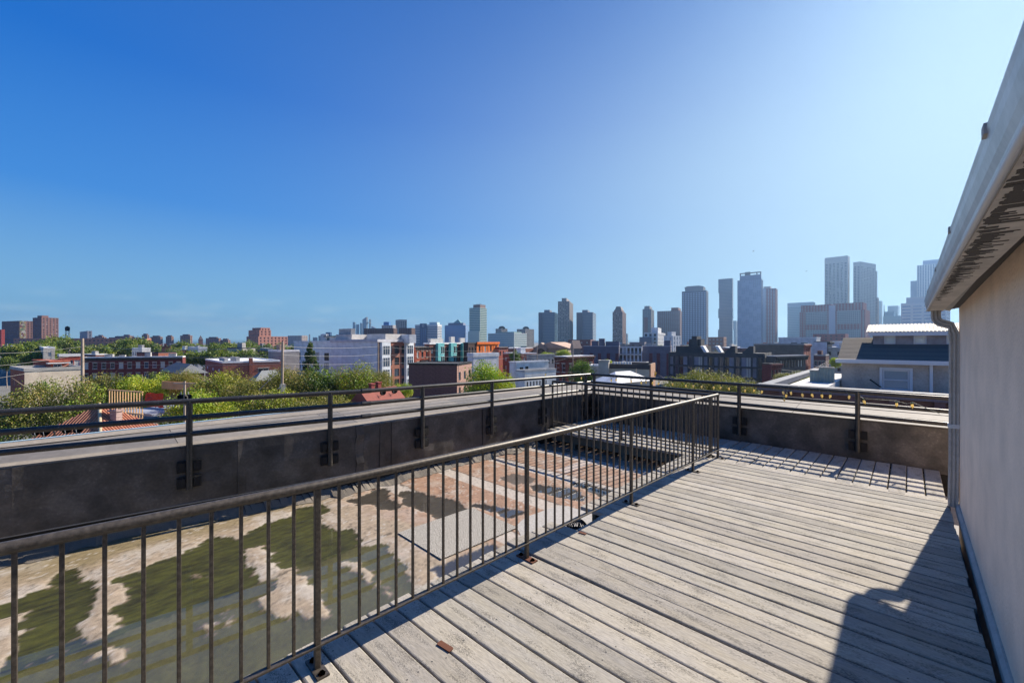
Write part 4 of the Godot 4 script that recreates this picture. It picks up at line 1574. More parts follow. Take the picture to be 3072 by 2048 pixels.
# ---------------------------------------------------------------- the roofs next door
func make_neighbour() -> void:
	var o := thing("neighbour_building", "next building with blue-grey coping and dark bracketed cornice past the far parapet", "building")
	var g := G.new()
	var blue := mat("bluecop", lin(0.085, 0.105, 0.15), 0.7, 0.0, T.grime, 0.5)
	g.box(P(14.28, -3.25, 0.24), P(13.92, 9.0, 0.42))
	g.box(P(24.0, -3.25, 0.24), P(14.29, -2.95, 0.40))
	part("coping", g.mesh(), blue, o)
	g = G.new()
	g.box(P(24.0, -3.2, GROUND), P(14.3, 9.0, -0.22))
	part("body", g.mesh(), paint(0.22, 0.14, 0.12), o)
	g = G.new()
	g.box(P(14.29, -3.2, -1.2), P(14.12, 9.0, 0.235))
	part("frieze", g.mesh(), mat("frieze", lin(0.075, 0.065, 0.085), 0.7, 0.0, T.grime, 0.7), o)
	var bg := G.new()
	bg.box(Vector3(-0.09, -0.30, 0.0), Vector3(0.09, 0.0, 0.18))
	bg.box(Vector3(-0.07, -0.42, 0.0), Vector3(0.07, -0.30, 0.10))
	var bm := bg.mesh()
	var r := -2.6
	while r < 1.6:
		part("bracket", bm, mat("frieze", lin(0, 0, 0)), o, P(14.115, r, 0.235))
		r += 0.78
	g = G.new()
	g.box(P(24.0, -2.94, -0.2), P(14.78, -1.9, 0.20))
	part("upper_roof", g.mesh(), paint(0.50, 0.48, 0.45), o)
	g = G.new()
	g.box(P(24.0, -1.89, -0.21), P(14.78, 9.0, -0.14))
	part("roof", g.mesh(), M.roof_grey, o)
	# corrugated green fence
	o = thing("sheet_fence", "pale green corrugated metal fence left of the beige roof house", "fence")
	for q in [[-2.35, -1.9, 0.72], [-2.62, -2.35, 0.60]]:
		g = G.new()
		var x: float = q[0]
		while x < q[1] - 0.01:
			g.hex(P(18.5, x, 0.2), Vector3(0.045, 0, 0.02), Vector3(0, q[2] - 0.2, 0), Vector3(0, 0, -0.008))
			g.hex(P(18.48, x + 0.045, 0.2), Vector3(0.045, 0, -0.02), Vector3(0, q[2] - 0.2, 0), Vector3(0, 0, -0.008))
			x += 0.09
		part("sheet", g.mesh(), mat("greensheet", lin(0.27, 0.33, 0.30), 0.6, 0.2, T.grime, 1.0), o)
		g = G.new()
		g.box(P(18.53, q[0], q[2]), P(18.44, q[1], q[2] + 0.03))
		part("cap", g.mesh(), M.trim, o)
	# beige house with shingle roof and clerestory
	o = thing("rooftop_cottage", "beige stucco house with grey shingle roof and corrugated clerestory on the next building", "house")
	var beige := mat("beige", lin(0.50, 0.43, 0.36), 0.92, 0.0, T.grime, 0.5)
	var q := {"o": o, "w": [7.85, 8.0], "h": 1.08}
	o.position = P(20.0, 6.0, -0.2)
	# local x runs to the left here: the wall's near face is face 0 with its corner at the right-hand end
	o.basis = Basis(Vector3(-1, 0, 0), Vector3.UP, Vector3(0, 0, -1))
	var hole := [[5.99, 6.69, 0.14, 0.855]]
	g = G.new()
	holed_face(g, 0, 7.85, 1.08, hole, 0.12)
	g.quad(Vector3(7.85, 0, 0), Vector3(7.85, 1.08, 0), Vector3(7.85, 1.08, 8), Vector3(7.85, 0, 8))
	part("wall", g.mesh(), beige, o)
	g = G.new()
	g.box(Vector3(0.02, 0, 0.2), Vector3(7.83, 1.05, 8.0))
	part("interior", g.mesh(), M.concrete, o)
	rng.seed = 1
	window(q, 0, hole[0], 0.12, M.white_frame, 0)
	o.get_node("window/pane").material_override = plain(0.30, 0.36, 0.38, 0.08)
	g = G.new()
	fbox(g, 0, 5.91, 5.985, 0.06, 0.93, 0.003, 0.04)
	fbox(g, 0, 6.695, 6.77, 0.06, 0.93, 0.003, 0.04)
	fbox(g, 0, 5.985, 6.695, 0.86, 0.93, 0.003, 0.038)
	fbox(g, 0, 5.985, 6.695, 0.06, 0.135, 0.003, 0.05)
	part("window_casing", g.mesh(), M.white_frame, o)
	g = G.new()
	fbox(g, 0, -0.2, 8.0, 1.06, 1.10, -0.3, 0.27)
	fbox(g, 0, -0.2, 8.0, 1.10, 1.20, 0.10, 0.28)
	part("gutter", g.mesh(), M.white_frame, o)
	g = G.new()
	fbox(g, 0, 5.42, 5.50, 0, 1.06, 0.004, 0.09)
	part("downpipe", g.mesh(), M.white_frame, o)
	# shingle courses
	var n := 17
	for k in n:
		var t0 := float(k) / n
		var t1 := float(k + 1) / n + 0.02
		var z0 := lerpf(-0.26, 1.75, t0)
		var z1 := lerpf(-0.26, 1.75, t1)
		var y0 := lerpf(1.12, 1.94, t0)
		var y1 := lerpf(1.12, 1.94, t1)
		g = G.new()
		g.hex(Vector3(-0.2, y0 + 0.028, z0), Vector3(8.15, 0, 0), Vector3(0, y1 - y0, z1 - z0), Vector3(0, 0.016, -0.003))
		g.hex(Vector3(-0.2, y0, z0 + 0.001), Vector3(8.15, 0, 0), Vector3(0, y1 - y0, z1 - z0), Vector3(0, 0.027, 0))
		part("shingle_course", g.mesh(), mat("shingle%d" % [k % 3], lin(0.21 + 0.03 * (k % 3), 0.185 + 0.028 * (k % 3), 0.155 + 0.024 * (k % 3)), 0.95, 0.0, T.grain, 0.9), o)
	g = G.new()
	g.prism(PackedVector2Array([Vector2(0, 1.0), Vector2(1.75, 1.0), Vector2(1.75, 1.92), Vector2(-0.2, 1.11)]), Vector3(7.85, 0, 0), Vector3(7.80, 0, 0), Vector3(0, 0, 1), Vector3(0, 1, 0))
	part("gable", g.mesh(), beige, o)
	# clerestory
	var cw := 7.01
	g = G.new()
	var hs := [[6.39, 6.66, 1.79, 2.04], [5.57, 5.86, 1.79, 2.04], [4.74, 5.03, 1.79, 2.04]]
	var rib := mat("ribwall", lin(0.40, 0.365, 0.36), 0.7, 0.0, T.grime, 1.0)
	var us := [0.0, cw]
	for h in hs:
		us.append(h[0]); us.append(h[1])
	us.sort()
	for i in us.size() - 1:
		var open := i % 2 == 1
		var u: float = us[i]
		while u < us[i + 1] - 0.005:
			var u1 := minf(u + 0.055, us[i + 1])
			for vv in ([[1.55, 1.79], [2.04, 2.17]] if open else [[1.55, 2.17]]):
				g.hex(Vector3(u, vv[0], 1.15), Vector3(0.6 * (u1 - u), 0, 0), Vector3(0, vv[1] - vv[0], 0), Vector3(0, 0, 0.05))
				g.hex(Vector3(u + 0.6 * (u1 - u), vv[0], 1.17), Vector3(0.4 * (u1 - u), 0, 0), Vector3(0, vv[1] - vv[0], 0), Vector3(0, 0, 0.03))
			u = u1
	part("clerestory_wall", g.mesh(), rib, o)
	g = G.new()
	g.box(Vector3(0, 1.5, 1.26), Vector3(cw - 0.02, 2.17, 4.6))
	part("clerestory_core", g.mesh(), rib, o)
	for h in hs:
		g = G.new()
		g.box(Vector3(h[0] - 0.022, h[2] - 0.03, 1.12), Vector3(h[0], h[3] + 0.022, 1.20))
		g.box(Vector3(h[1], h[2] - 0.03, 1.12), Vector3(h[1] + 0.022, h[3] + 0.022, 1.20))
		g.box(Vector3(h[0], h[3], 1.12), Vector3(h[1], h[3] + 0.022, 1.20))
		g.box(Vector3(h[0], h[2] - 0.03, 1.12), Vector3(h[1], h[2], 1.20))
		var w := part("window", g.mesh(), M.white_frame, o)
		g = G.new()
		g.box(Vector3(h[0], h[2], 1.19), Vector3(h[1], h[3], 1.21))
		part("pane", g.mesh(), plain(0.62, 0.66, 0.60, 0.2), w)
	g = G.new()
	var x := -0.1
	while x < cw + 0.1:
		g.hex(Vector3(x, 2.20, 0.96), Vector3(0.055, 0, 0), Vector3(0, 0.30, 1.25), Vector3(0, 0.028, -0.01))
		g.hex(Vector3(x + 0.055, 2.195, 0.965), Vector3(0.045, 0, 0), Vector3(0, 0.30, 1.25), Vector3(0, 0.012, -0.003))
		x += 0.10
	part("ribbed_roof", g.mesh(), mat("ribroof", lin(0.42, 0.38, 0.33), 0.7, 0.0, T.grime, 1.0), o)
	g = G.new()
	g.box(Vector3(-0.12, 2.06, 0.98), Vector3(cw + 0.12, 2.19, 1.02))
	part("fascia", g.mesh(), M.white_frame, o)
	g = G.new()
	g.tube([P(19.9, -1.02, 0.28), P(19.6, -0.72, 0.05)], 0.025, 6)
	tag(solo("metal_rod", g.mesh(), M.black), "short black rod sticking out from beige wall of rooftop house", "rod")

# ---------------------------------------------------------------- buildings of the neighbourhood
func make_mid() -> void:
	rng.seed = 20
	var sillm := paint(0.40, 0.36, 0.30)
	var q: Dictionary
	var W: float
	# --- left of the picture
	q = block("rowhouse_block", "long dark red brick row with pale framed windows and black bracketed cornice", "building", 243, 547, 556, 1072, 135, -22)
	W = q.w[0]
	var H: float = q.h
	house(q, brick(0.17, 0.038, 0.034), grid_holes(W, 12, 1.05, [H - 3.2, H - 6.4, H - 9.4], 1.75), [], M.white_frame, 0, sillm)
	cornice(q, paint(0.05, 0.045, 0.04), 0, 0.5, 0.8)
	roof_cap(q, M.roof_white, 0.3, 0.0)
	penthouses(q, [[0.08, 0.16, 0.3, 0.6, 1.2], [0.34, 0.40, 0.2, 0.5, 1.6], [0.72, 0.80, 0.3, 0.7, 1.1], [0.60, 0.66, 0.3, 0.6, 0.8]], M.concrete)
	q = block("beige_sided_house", "house with blank beige side wall and orange brick front behind left trees", "building", 30, 72, 247, 1114, 75, 33)
	house(q, brick(0.42, 0.11, 0.05), grid_holes(q.w[0], 2, 0.9, [q.h - 3.2, q.h - 6.2], 1.6), [], M.white_frame, 0, null, 0.2, paint(0.52, 0.44, 0.34))
	roof_cap(q, paint(0.30, 0.29, 0.27), 0.5, 0.1)
	q = block("brick_penthouse", "orange brick roof addition with white awning and glazed door above beige wall", "building", 98, 150, 205, 1086, 84, 30)
	house(q, brick(0.44, 0.10, 0.05), [], [[0.4, 1.6, q.h - 2.3, q.h - 0.5]], M.white_frame, 2)
	roof_cap(q, brick(0.42, 0.12, 0.07), 0.2, 0.2)
	var g := G.new()
	fbox(g, 1, -0.6, 2.6, q.h - 0.35, q.h - 0.2, 0.01, 1.1)
	part("awning", g.mesh(), M.white_frame, q.o)
	q = block("brick_rowhouse", "red brick house with white window trim behind the leaning pole", "building", 177, 178, 240, 1070, 105, 36)
	house(q, brick(0.36, 0.07, 0.045), [], grid_holes(q.w[1], 3, 1.0, [q.h - 2.6], 1.6), M.white_frame, 2)
	roof_cap(q, M.roof_grey, 0.6, 0.15, M.white_frame)
	q = block("brick_hall", "brick building with arched upper windows and long plain brick side wall", "building", 615, 667, 839, 1090, 95, 46)
	H = q.h
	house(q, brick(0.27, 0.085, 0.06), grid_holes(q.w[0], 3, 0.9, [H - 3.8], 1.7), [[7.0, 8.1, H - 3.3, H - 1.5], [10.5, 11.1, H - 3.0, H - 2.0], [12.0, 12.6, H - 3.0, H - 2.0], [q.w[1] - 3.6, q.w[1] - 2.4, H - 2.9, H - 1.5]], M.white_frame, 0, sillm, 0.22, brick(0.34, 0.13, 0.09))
	roof_cap(q, M.roof_white, 0.35, 0.05)
	g = G.new()
	g.box(Vector3(-0.4, q.h - 2.8, q.w[1] * 0.44), Vector3(0.3, q.h + 1.0, q.w[1] * 0.50))
	part("chimney", g.mesh(), brick(0.30, 0.10, 0.07), q.o)
	g = G.new()
	for k in 3:
		var u: float = q.w[0] * (k + 0.5) / 3.0
		var arc := PackedVector2Array()
		for j in 9:
			arc.append(Vector2(cos(PI * j / 8.0) * 0.62, sin(PI * j / 8.0) * 0.62))
		g.prism(arc, Vector3(u, H - 2.1, -0.01), Vector3(u, H - 2.1, -0.10), Vector3(1, 0, 0), Vector3(0, 1, 0))
	part("arches", g.mesh(), M.white_frame, q.o)
	stuff(q.o.get_node("arches"))
	penthouses(q, [[0.2, 0.5, 0.1, 0.16, 1.0], [0.2, 0.5, 0.30, 0.36, 1.1]], M.concrete)
	q = block("gable_house", "grey hipped roof house half hidden by trees beside the brick hall", "house", 490, 545, 612, 1122, 80, 40)
	core(q, brick(0.18, 0.09, 0.07))
	g = G.new()
	hip_roof(g, q, 0.6, 1.7)
	part("roof", g.mesh(), paint(0.13, 0.135, 0.14), q.o)
	q = block("gable_house", "small grey hipped roof house in front of the brick side wall", "house", 765, 770, 850, 1143, 66, 42)
	core(q, brick(0.22, 0.09, 0.07))
	g = G.new()
	hip_roof(g, q, 0.5, 1.5)
	part("roof", g.mesh(), paint(0.20, 0.21, 0.21), q.o)
	q = block("warehouse", "low grey warehouse with white coping left of the conifer", "building", 804, 845, 898, 1056, 120, 38)
	core(q, paint(0.24, 0.23, 0.225))
	roof_cap(q, M.roof_grey, 0.5, 0.05, M.roof_white)
	penthouses(q, [[0.4, 0.65, 0.2, 0.5, 2.0]], paint(0.3, 0.2, 0.15))
	# --- the big pale block in the middle
	q = block("apartment_block", "pale grey apartment block with brick street front and grey metal bays", "building", 993, 1132, 1230, 1026, 119, 27)
	H = q.h
	var D: float = q.w[1]
	house(q, paint(0.64, 0.61, 0.60), [], grid_holes(D * 0.92, 4, 2.0, [H - 3.5, H - 6.9, H - 10.3, H - 13.4], 2.3, 0.3), M.dark_frame, 3, null, 0.25, brick(0.33, 0.13, 0.085))
	for bx in [0.2, 0.94]:
		g = G.new()
		var b0: float = D * bx - 1.9
		fbox(g, 1, b0, b0 + 3.4, 0.5, H - 0.1, 0.01, 0.9)
		var bay := part("bay", g.mesh(), paint(0.50, 0.53, 0.56), q.o)
		for k in 4:
			g = G.new()
			var v0: float = H - 3.6 - 3.4 * k
			fbox(g, 1, b0 + 0.4, b0 + 3.0, v0, v0 + 2.4, 0.905, 0.94)
			part("bay_pane", g.mesh(), M.glass_blue, bay)
			g = G.new()
			for m in 4:
				fbox(g, 1, b0 + 0.36 + 0.86 * m, b0 + 0.46 + 0.86 * m, v0, v0 + 2.4, 0.942, 0.99)
			fbox(g, 1, b0 + 0.36, b0 + 3.04, v0 + 1.6, v0 + 1.7, 0.942, 0.985)
			stuff(part("bay_mullions", g.mesh(), M.white_frame, bay))
	roof_cap(q, M.roof_white, 0.7, 0.3, paint(0.44, 0.43, 0.45))
	penthouses(q, [[0.05, 0.45, 0.30, 0.95, 2.3], [0.62, 0.98, 0.1, 0.9, 2.2]], paint(0.42, 0.40, 0.38))
	q = block("apartment_wing", "white set-back wing with dark glazed terrace behind the conifer", "building", 881, 994, 1064, 1027, 132, 27)
	H = q.h
	house(q, paint(0.64, 0.61, 0.60), grid_holes(q.w[0], 4, 2.2, [H - 5.8, H - 9.0], 2.4), [], M.dark_frame, 1)
	roof_cap(q, M.roof_white, 0.4, 0.15)
	q = block("roof_penthouse", "beige roof-top penthouse with black trimmed roof and strip windows", "penthouse", 976, 1040, 1064, 1011, 136, 43.2, "", 1.5)
	q.h = 1.8
	house(q, paint(0.46, 0.44, 0.41), [[q.w[0] - 3.2, q.w[0] - 0.8, 0.5, 1.5]], [], M.dark_frame, 3)
	roof_cap(q, M.roof_dark, 0.25, 0.5)
	q = block("stair_tower", "plain grey stair tower rising over the pale apartment block", "building", 1016, 1052, 1066, 986, 140, 43.2, "", 1.0)
	core(q, paint(0.36, 0.345, 0.335))
	q = block("roof_penthouse", "beige penthouse with dark roof and planted terrace above the brick front", "penthouse", 1085, 1130, 1166, 1009, 128, 43.2, "", 1.6)
	q.h = 1.75
	house(q, paint(0.46, 0.44, 0.41), [[0.8, 3.4, 0.5, 1.5]], [], M.dark_frame, 3)
	roof_cap(q, M.roof_dark, 0.22, 0.5)
	q = block("elevator_housing", "white box elevator housing on the roof right of the brick front", "building", 1197, 1228, 1248, 1004, 126, 43.2, "", 1.2)
	core(q, paint(0.60, 0.59, 0.58))
	q = block("brick_tenement", "small red brick house with cornice and iron fire escape", "building", 1244, 1246, 1300, 1042, 134, 27)
	H = q.h
	house(q, brick(0.34, 0.07, 0.035), [], grid_holes(q.w[1], 4, 0.95, [H - 3.4, H - 6.6, H - 9.8], 1.9), M.dark_frame, 0, sillm)
	cornice(q, paint(0.03, 0.025, 0.025), 1, 0.5, 0.9)
	roof_cap(q, M.roof_grey, 0.2, 0.0)
	g = G.new()
	for k in 3:
		var v: float = H - 4.2 - 3.2 * k
		fbox(g, 1, q.w[1] * 0.25, q.w[1] * 0.78, v, v + 0.08, 0.01, 1.0)
		fbox(g, 1, q.w[1] * 0.25, q.w[1] * 0.78, v + 0.9, v + 0.96, 0.94, 1.0)
		for j in 9:
			var u: float = q.w[1] * lerpf(0.26, 0.77, j / 8.0)
			fbox(g, 1, u - 0.02, u + 0.02, v + 0.08, v + 0.9, 0.95, 0.99)
		if k > 0:
			var a := fp(1, q.w[1] * 0.32, v, 0.6)
			g.tube([a, fp(1, q.w[1] * 0.68, v + 3.2, 0.6)], 0.06, 5)
	stuff(part("fire_escape", g.mesh(), M.black, q.o))
	q = block("bay_window_row", "brick apartment row with turquoise metal bays", "building", 1286, 1288, 1404, 1033, 140, 27)
	H = q.h
	D = q.w[1]
	house(q, brick(0.24, 0.085, 0.06), [], grid_holes(D, 8, 1.2, [H - 3.2, H - 6.5, H - 9.8], 2.0), M.dark_frame, 0)
	for k in 3:
		var b0: float = D * [0.14, 0.46, 0.78][k]
		g = G.new()
		fbox(g, 1, b0, b0 + D * 0.15, 2.0, H + 0.3, 0.01, 1.1)
		var bay := part("bay", g.mesh(), paint(0.10, 0.34, 0.35), q.o)
		for j in 3:
			var v0: float = H - 3.2 - 3.3 * j
			g = G.new()
			fbox(g, 1, b0 + D * 0.075, b0 + D * 0.14, v0, v0 + 2.3, 1.105, 1.14)
			part("bay_pane", g.mesh(), M.glass, bay)
			g = G.new()
			fbox(g, 1, b0 + D * 0.065, b0 + D * 0.15, v0 - 0.25, v0, 1.105, 1.2)
			fbox(g, 1, b0 + D * 0.104, b0 + D * 0.111, v0, v0 + 2.3, 1.142, 1.18)
			fbox(g, 1, b0 + D * 0.065, b0 + D * 0.15, v0 + 2.3, v0 + 2.45, 1.105, 1.2)
			stuff(part("bay_trim", g.mesh(), paint(0.35, 0.62, 0.62), bay))
	roof_cap(q, M.roof_white, 0.5, 0.3, M.roof_white)
	penthouses(q, [[0.2, 0.8, 0.05, 0.35, 1.8], [0.2, 0.7, 0.55, 0.65, 2.6], [0.3, 0.7, 0.82, 0.95, 2.2]], paint(0.40, 0.39, 0.38))
	q = block("dark_brick_house", "narrow dark brick house left of the orange facade", "building", 1403, 1404, 1430, 1031, 150, 27)
	house(q, brick(0.06, 0.03, 0.028), [], grid_holes(q.w[1], 3, 1.0, [q.h - 3.4, q.h - 6.8], 2.0), M.dark_frame, 0)
	roof_cap(q, M.roof_dark, 0.4, 0.1)
	q = block("orange_house", "bright orange painted house with tall narrow dark windows", "building", 1428, 1430, 1496, 1029, 155, 30)
	H = q.h
	house(q, paint(0.62, 0.13, 0.008), [], grid_holes(q.w[1], 4, 1.1, [H - 3.4, H - 7.2, H - 10.5], 2.3), M.dark_frame, 0)
	g = G.new()
	fbox(g, 1, -0.2, q.w[1] + 0.2, H - 0.5, H + 0.3, 0.01, 0.4)
	for k in 3:
		var u: float = q.w[1] * (k + 1) / 4.0
		fbox(g, 1, u - 0.18, u + 0.18, H - 3.6, H - 0.9, 0.01, 0.12)
	part("cornice", g.mesh(), paint(0.60, 0.12, 0.008), q.o)
	roof_cap(q, M.roof_grey, 0.15, 0.0)
	q = block("brick_rowhouse", "low red brick house just right of the orange house", "building", 1494, 1496, 1524, 1043, 165, 32)
	house(q, brick(0.38, 0.09, 0.06), [], grid_holes(q.w[1], 3, 0.9, [q.h - 3.2], 1.7), M.dark_frame, 0)
	cornice(q, paint(0.10, 0.04, 0.035), 1, 0.4, 0.6, false)
	roof_cap(q, M.roof_grey, 0.2, 0.0)
	q = block("brown_brick_building", "windowless brown brick wall with black roof edge before the teal bays", "building", 1226, 1371, 1415, 1096, 80, 12)
	H = q.h
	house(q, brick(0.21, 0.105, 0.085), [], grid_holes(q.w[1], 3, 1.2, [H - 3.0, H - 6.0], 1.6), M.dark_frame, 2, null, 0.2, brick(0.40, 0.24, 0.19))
	roof_cap(q, M.roof_dark, 0.3, 0.12, M.black)
	q = block("white_roof_building", "long white parapet roof building behind the bright green tree", "building", 1402, 1420, 1496, 1071, 104, 45)
	core(q, paint(0.55, 0.54, 0.53))
	roof_cap(q, M.roof_white, 0.9, 0.1)
	q = block("white_terrace_house", "white flat roofed house with terrace behind the round tree", "building", 1540, 1549, 1646, 1089, 82, 48)
	H = q.h
	house(q, paint(0.58, 0.58, 0.56), [], [[0.9, 1.9, H - 2.3, H - 0.9], [2.4, 3.3, H - 2.3, H - 0.8]], M.dark_frame, 1)
	roof_cap(q, M.roof_dark, 0.2, 0.1, M.roof_white)
	q = block("white_lower_house", "low pale grey house with a row of small windows below the terrace", "building", 1548, 1574, 1668, 1116, 74, 47)
	H = q.h
	house(q, paint(0.55, 0.55, 0.53), [], grid_holes(q.w[1] * 0.75, 7, 0.35, [H - 2.6], 0.8, 0.3), M.dark_frame, 0)
	roof_cap(q, M.roof_grey, 0.25, 0.05, paint(0.3, 0.3, 0.3))
	q = block("grey_rowhouses", "grey rendered row with small dark windows in front of the church", "building", 1588, 1594, 1664, 1068, 125, 48)
	house(q, paint(0.26, 0.25, 0.25), [], grid_holes(q.w[1], 6, 0.7, [q.h - 2.6, q.h - 5.4], 1.4), M.dark_frame, 0)
	roof_cap(q, M.roof_grey, 0.3, 0.1)
	q = block("corner_tenement", "red brick corner building with cream lintels by the round dark tree", "building", 1664, 1700, 1782, 1072, 100, 45)
	H = q.h
	house(q, brick(0.17, 0.04, 0.032), grid_holes(q.w[0], 2, 1.0, [H - 3.6, H - 6.8], 2.0), grid_holes(q.w[1], 4, 1.0, [H - 3.6, H - 6.8, H - 9.6], 2.0), M.white_frame, 0, sillm)
	cornice(q, paint(0.11, 0.055, 0.04), 0, 0.5, 0.8)
	cornice(q, paint(0.11, 0.055, 0.04), 1, 0.5, 0.8)
	roof_cap(q, M.roof_white, 0.2, 0.0)
	# church
	q = block("church", "tan church with long pitched roof and arched gable window", "church", 1600, 1704, 1742, 1045, 185, 20)
	core(q, paint(0.23, 0.175, 0.14))
	var cg := G.new()
	gable_roof(cg, q, 0.7, 2.6)
	part("roof", cg.mesh(), paint(0.36, 0.24, 0.18), q.o)
	g = G.new()
	g.prism(PackedVector2Array([Vector2(q.w[0] * 0.58, 0.0), Vector2(q.w[0] * 0.92, 0.0), Vector2(q.w[0] * 0.92, q.h), Vector2(q.w[0] * 0.75, q.h + 2.4), Vector2(q.w[0] * 0.58, q.h)]), Vector3(0, 0, -1.5), Vector3(0, 0, 3.0), Vector3(1, 0, 0), Vector3(0, 1, 0))
	part("transept", g.mesh(), paint(0.23, 0.175, 0.14), q.o)
	g = G.new()
	var arc := PackedVector2Array([Vector2(-2.0, -1.6)])
	for j in 13:
		arc.append(Vector2(-2.0 * cos(PI * j / 12.0), 2.0 * sin(PI * j / 12.0)))
	arc.append(Vector2(2.0, -1.6))
	g.prism(arc, Vector3(q.w[0] * 0.75, q.h - 2.2, -1.51), Vector3(q.w[0] * 0.75, q.h - 2.2, -1.62), Vector3(1, 0, 0), Vector3(0, 1, 0))
	part("arched_window", g.mesh(), M.glass, q.o)
	q = block("church_porch", "pointed stone gable front with lancet window at the church end", "church", 1716, 1722, 1742, 1046, 178, 60)
	core(q, paint(0.26, 0.21, 0.18))
	g = G.new()
	gable_roof(g, q, 0.3, 3.4)
	part("roof", g.mesh(), paint(0.36, 0.25, 0.19), q.o)
	# --- the slate-blue block with white balconies
	q = block("slate_blue_block", "plain slate-blue apartment wing with maroon strips behind the autumn bush", "building", 1751, 1857, 1860, 1040, 170, 4)
	H = q.h
	core(q, paint(0.085, 0.085, 0.125))
	g = G.new()
	for u in [0.0, 0.24, 0.49, 0.72]:
		fbox(g, 0, q.w[0] * (u + 0.005), q.w[0] * (u + 0.005) + 1.3, 1.0, H - 2.8, 0.004, 0.12)
	part("maroon_strips", g.mesh(), paint(0.085, 0.022, 0.03), q.o)
	stuff(q.o.get_node("maroon_strips"))
	roof_cap(q, M.roof_grey, 0.2, 0.1, paint(0.3, 0.3, 0.34))
	penthouses(q, [[0.40, 0.56, 0.0, 0.4, 3.2], [0.58, 0.77, 0.1, 0.5, 2.3], [0.0, 0.38, 0.3, 0.7, 2.0]], paint(0.10, 0.10, 0.14))
	q = block("slate_blue_block", "slate-blue apartment wing right of the white balconies", "building", 1926, 2012, 2016, 1040, 170, 4)
	H = q.h
	core(q, paint(0.085, 0.085, 0.125))
	g = G.new()
	for u in [0.02, 0.36, 0.62, 0.96]:
		fbox(g, 0, q.w[0] * u, minf(q.w[0] * u + 1.3, q.w[0]), 1.0, H - 2.8, 0.004, 0.12)
	part("maroon_strips", g.mesh(), paint(0.085, 0.022, 0.03), q.o)
	stuff(q.o.get_node("maroon_strips"))
	roof_cap(q, M.roof_grey, 0.2, 0.1, paint(0.3, 0.3, 0.34))
	penthouses(q, [[0.0, 0.22, 0.0, 0.5, 2.4]], paint(0.085, 0.085, 0.125))
	q = block("balcony_block", "white fronted apartments with balconies between slate-blue wings", "building", 1858, 1926, 1927, 1040, 172, 4)
	H = q.h
	house(q, paint(0.55, 0.56, 0.58), grid_holes(q.w[0], 6, 0.95, [H - 3.0, H - 6.0], 2.4), [], M.dark_frame, 1)
	for k in 3:
		for j in 2:
			g = G.new()
			var u0: float = q.w[0] * (0.06 + k * 0.33)
			var v0: float = H - 3.2 - 3.0 * j
			fbox(g, 0, u0, u0 + q.w[0] * 0.22, v0, v0 + 0.15, 0.01, 1.2)
			fbox(g, 0, u0, u0 + q.w[0] * 0.22, v0 + 0.95, v0 + 1.02, 1.14, 1.2)
			for m in 9:
				var u: float = u0 + q.w[0] * 0.22 * m / 8.0
				fbox(g, 0, u - 0.02, u + 0.02, v0 + 0.15, v0 + 0.95, 1.15, 1.19)
			part("balcony", g.mesh(), paint(0.45, 0.45, 0.47), q.o)
	roof_cap(q, M.roof_grey, 0.3, 0.1)
	# --- black framed modern block
	q = block("black_framed_block", "modern block with black metal frame, tall glass and grey panels", "building", 2009, 2291, 2312, 1064, 125, 3)
	H = q.h
	W = q.w[0]
	var blk := paint(0.04, 0.04, 0.045)
	core(q, paint(0.19, 0.19, 0.23), 0.0)
	for f in 2:
		var nb := 18 if f == 0 else 2
		for i in nb:
			for j in 3:
				var glassy: bool = [true, false, true, false, true, false, true, true, false][i % 9] if f == 0 else true
				var s: float = q.w[f] / nb
				if glassy:
					g = G.new()
					fbox(g, f, s * i + 0.12, s * (i + 1) - 0.12, H - 3.9 - 3.3 * j, H - 1.1 - 3.3 * j, 0.01, 0.06)
					var pn := part("pane", g.mesh(), [M.glass, M.glass_blue, M.blind][(i * 7 + j * 3) % 3], q.o)
					g = G.new()
					fbox(g, f, s * (i + 0.55) - 0.05, s * (i + 0.55) + 0.05, H - 3.9 - 3.3 * j, H - 1.1 - 3.3 * j, 0.062, 0.12)
					part("mullion", g.mesh(), blk, pn)
		g = G.new()
		for j in 4:
			fbox(g, f, 0.0, q.w[f], H - 1.0 - 3.3 * j, H - (0.55 if j > 0 else 0.0) - 3.3 * j + 0.1, 0.005, 0.35)
		part("frame_beams", g.mesh(), blk, q.o)
		g = G.new()
		for i in nb + 1:
			if i % 9 in [0, 1, 2, 4, 5, 7, 8]:
				var u: float = q.w[f] * i / nb
				fbox(g, f, u - 0.22, u + 0.22, 0.0, H, 0.005, 0.42)
		part("frame_columns", g.mesh(), blk, q.o)
		stuff(q.o.get_node("frame_columns"))
	roof_cap(q, M.roof_dark, 0.3, 0.3)
	penthouses(q, [[0.63, 0.95, 0.15, 0.8, 2.3], [0.68, 0.82, 0.3, 0.6, 4.6], [0.72, 0.78, 0.25, 0.62, 5.6]], blk)
	for x in [0.10, 0.28]:
		g = G.new()
		g.prism(PackedVector2Array([Vector2(W * x, H + 0.05), Vector2(W * (x + 0.12), H + 0.05), Vector2(W * (x + 0.04), H + 2.4), Vector2(W * x, H + 2.4)]), Vector3(0, 0, 1.0), Vector3(0, 0, 4.5), Vector3(1, 0, 0), Vector3(0, 1, 0))
		part("sloped_hatch", g.mesh(), blk, q.o)
	for x in [0.61, 0.45]:
		g = G.new()
		g.hex(Vector3(W * x, H + 0.4, 0.6), Vector3(-0.9, 0, 0), Vector3(W * 0.045, 2.0, 0.2), Vector3(0, 0.1, 3.0))
		part("skylight", g.mesh(), M.white_frame, q.o)
	# --- low things in front of it
	q = block("tent_roof_shed", "low shed with shallow white pitched roof just past the parapet corner", "shed", 1786, 1850, 1950, 1150, 55, 55)
	core(q, paint(0.42, 0.40, 0.37))
	g = G.new()
	hip_roof(g, q, 0.4, 1.3)
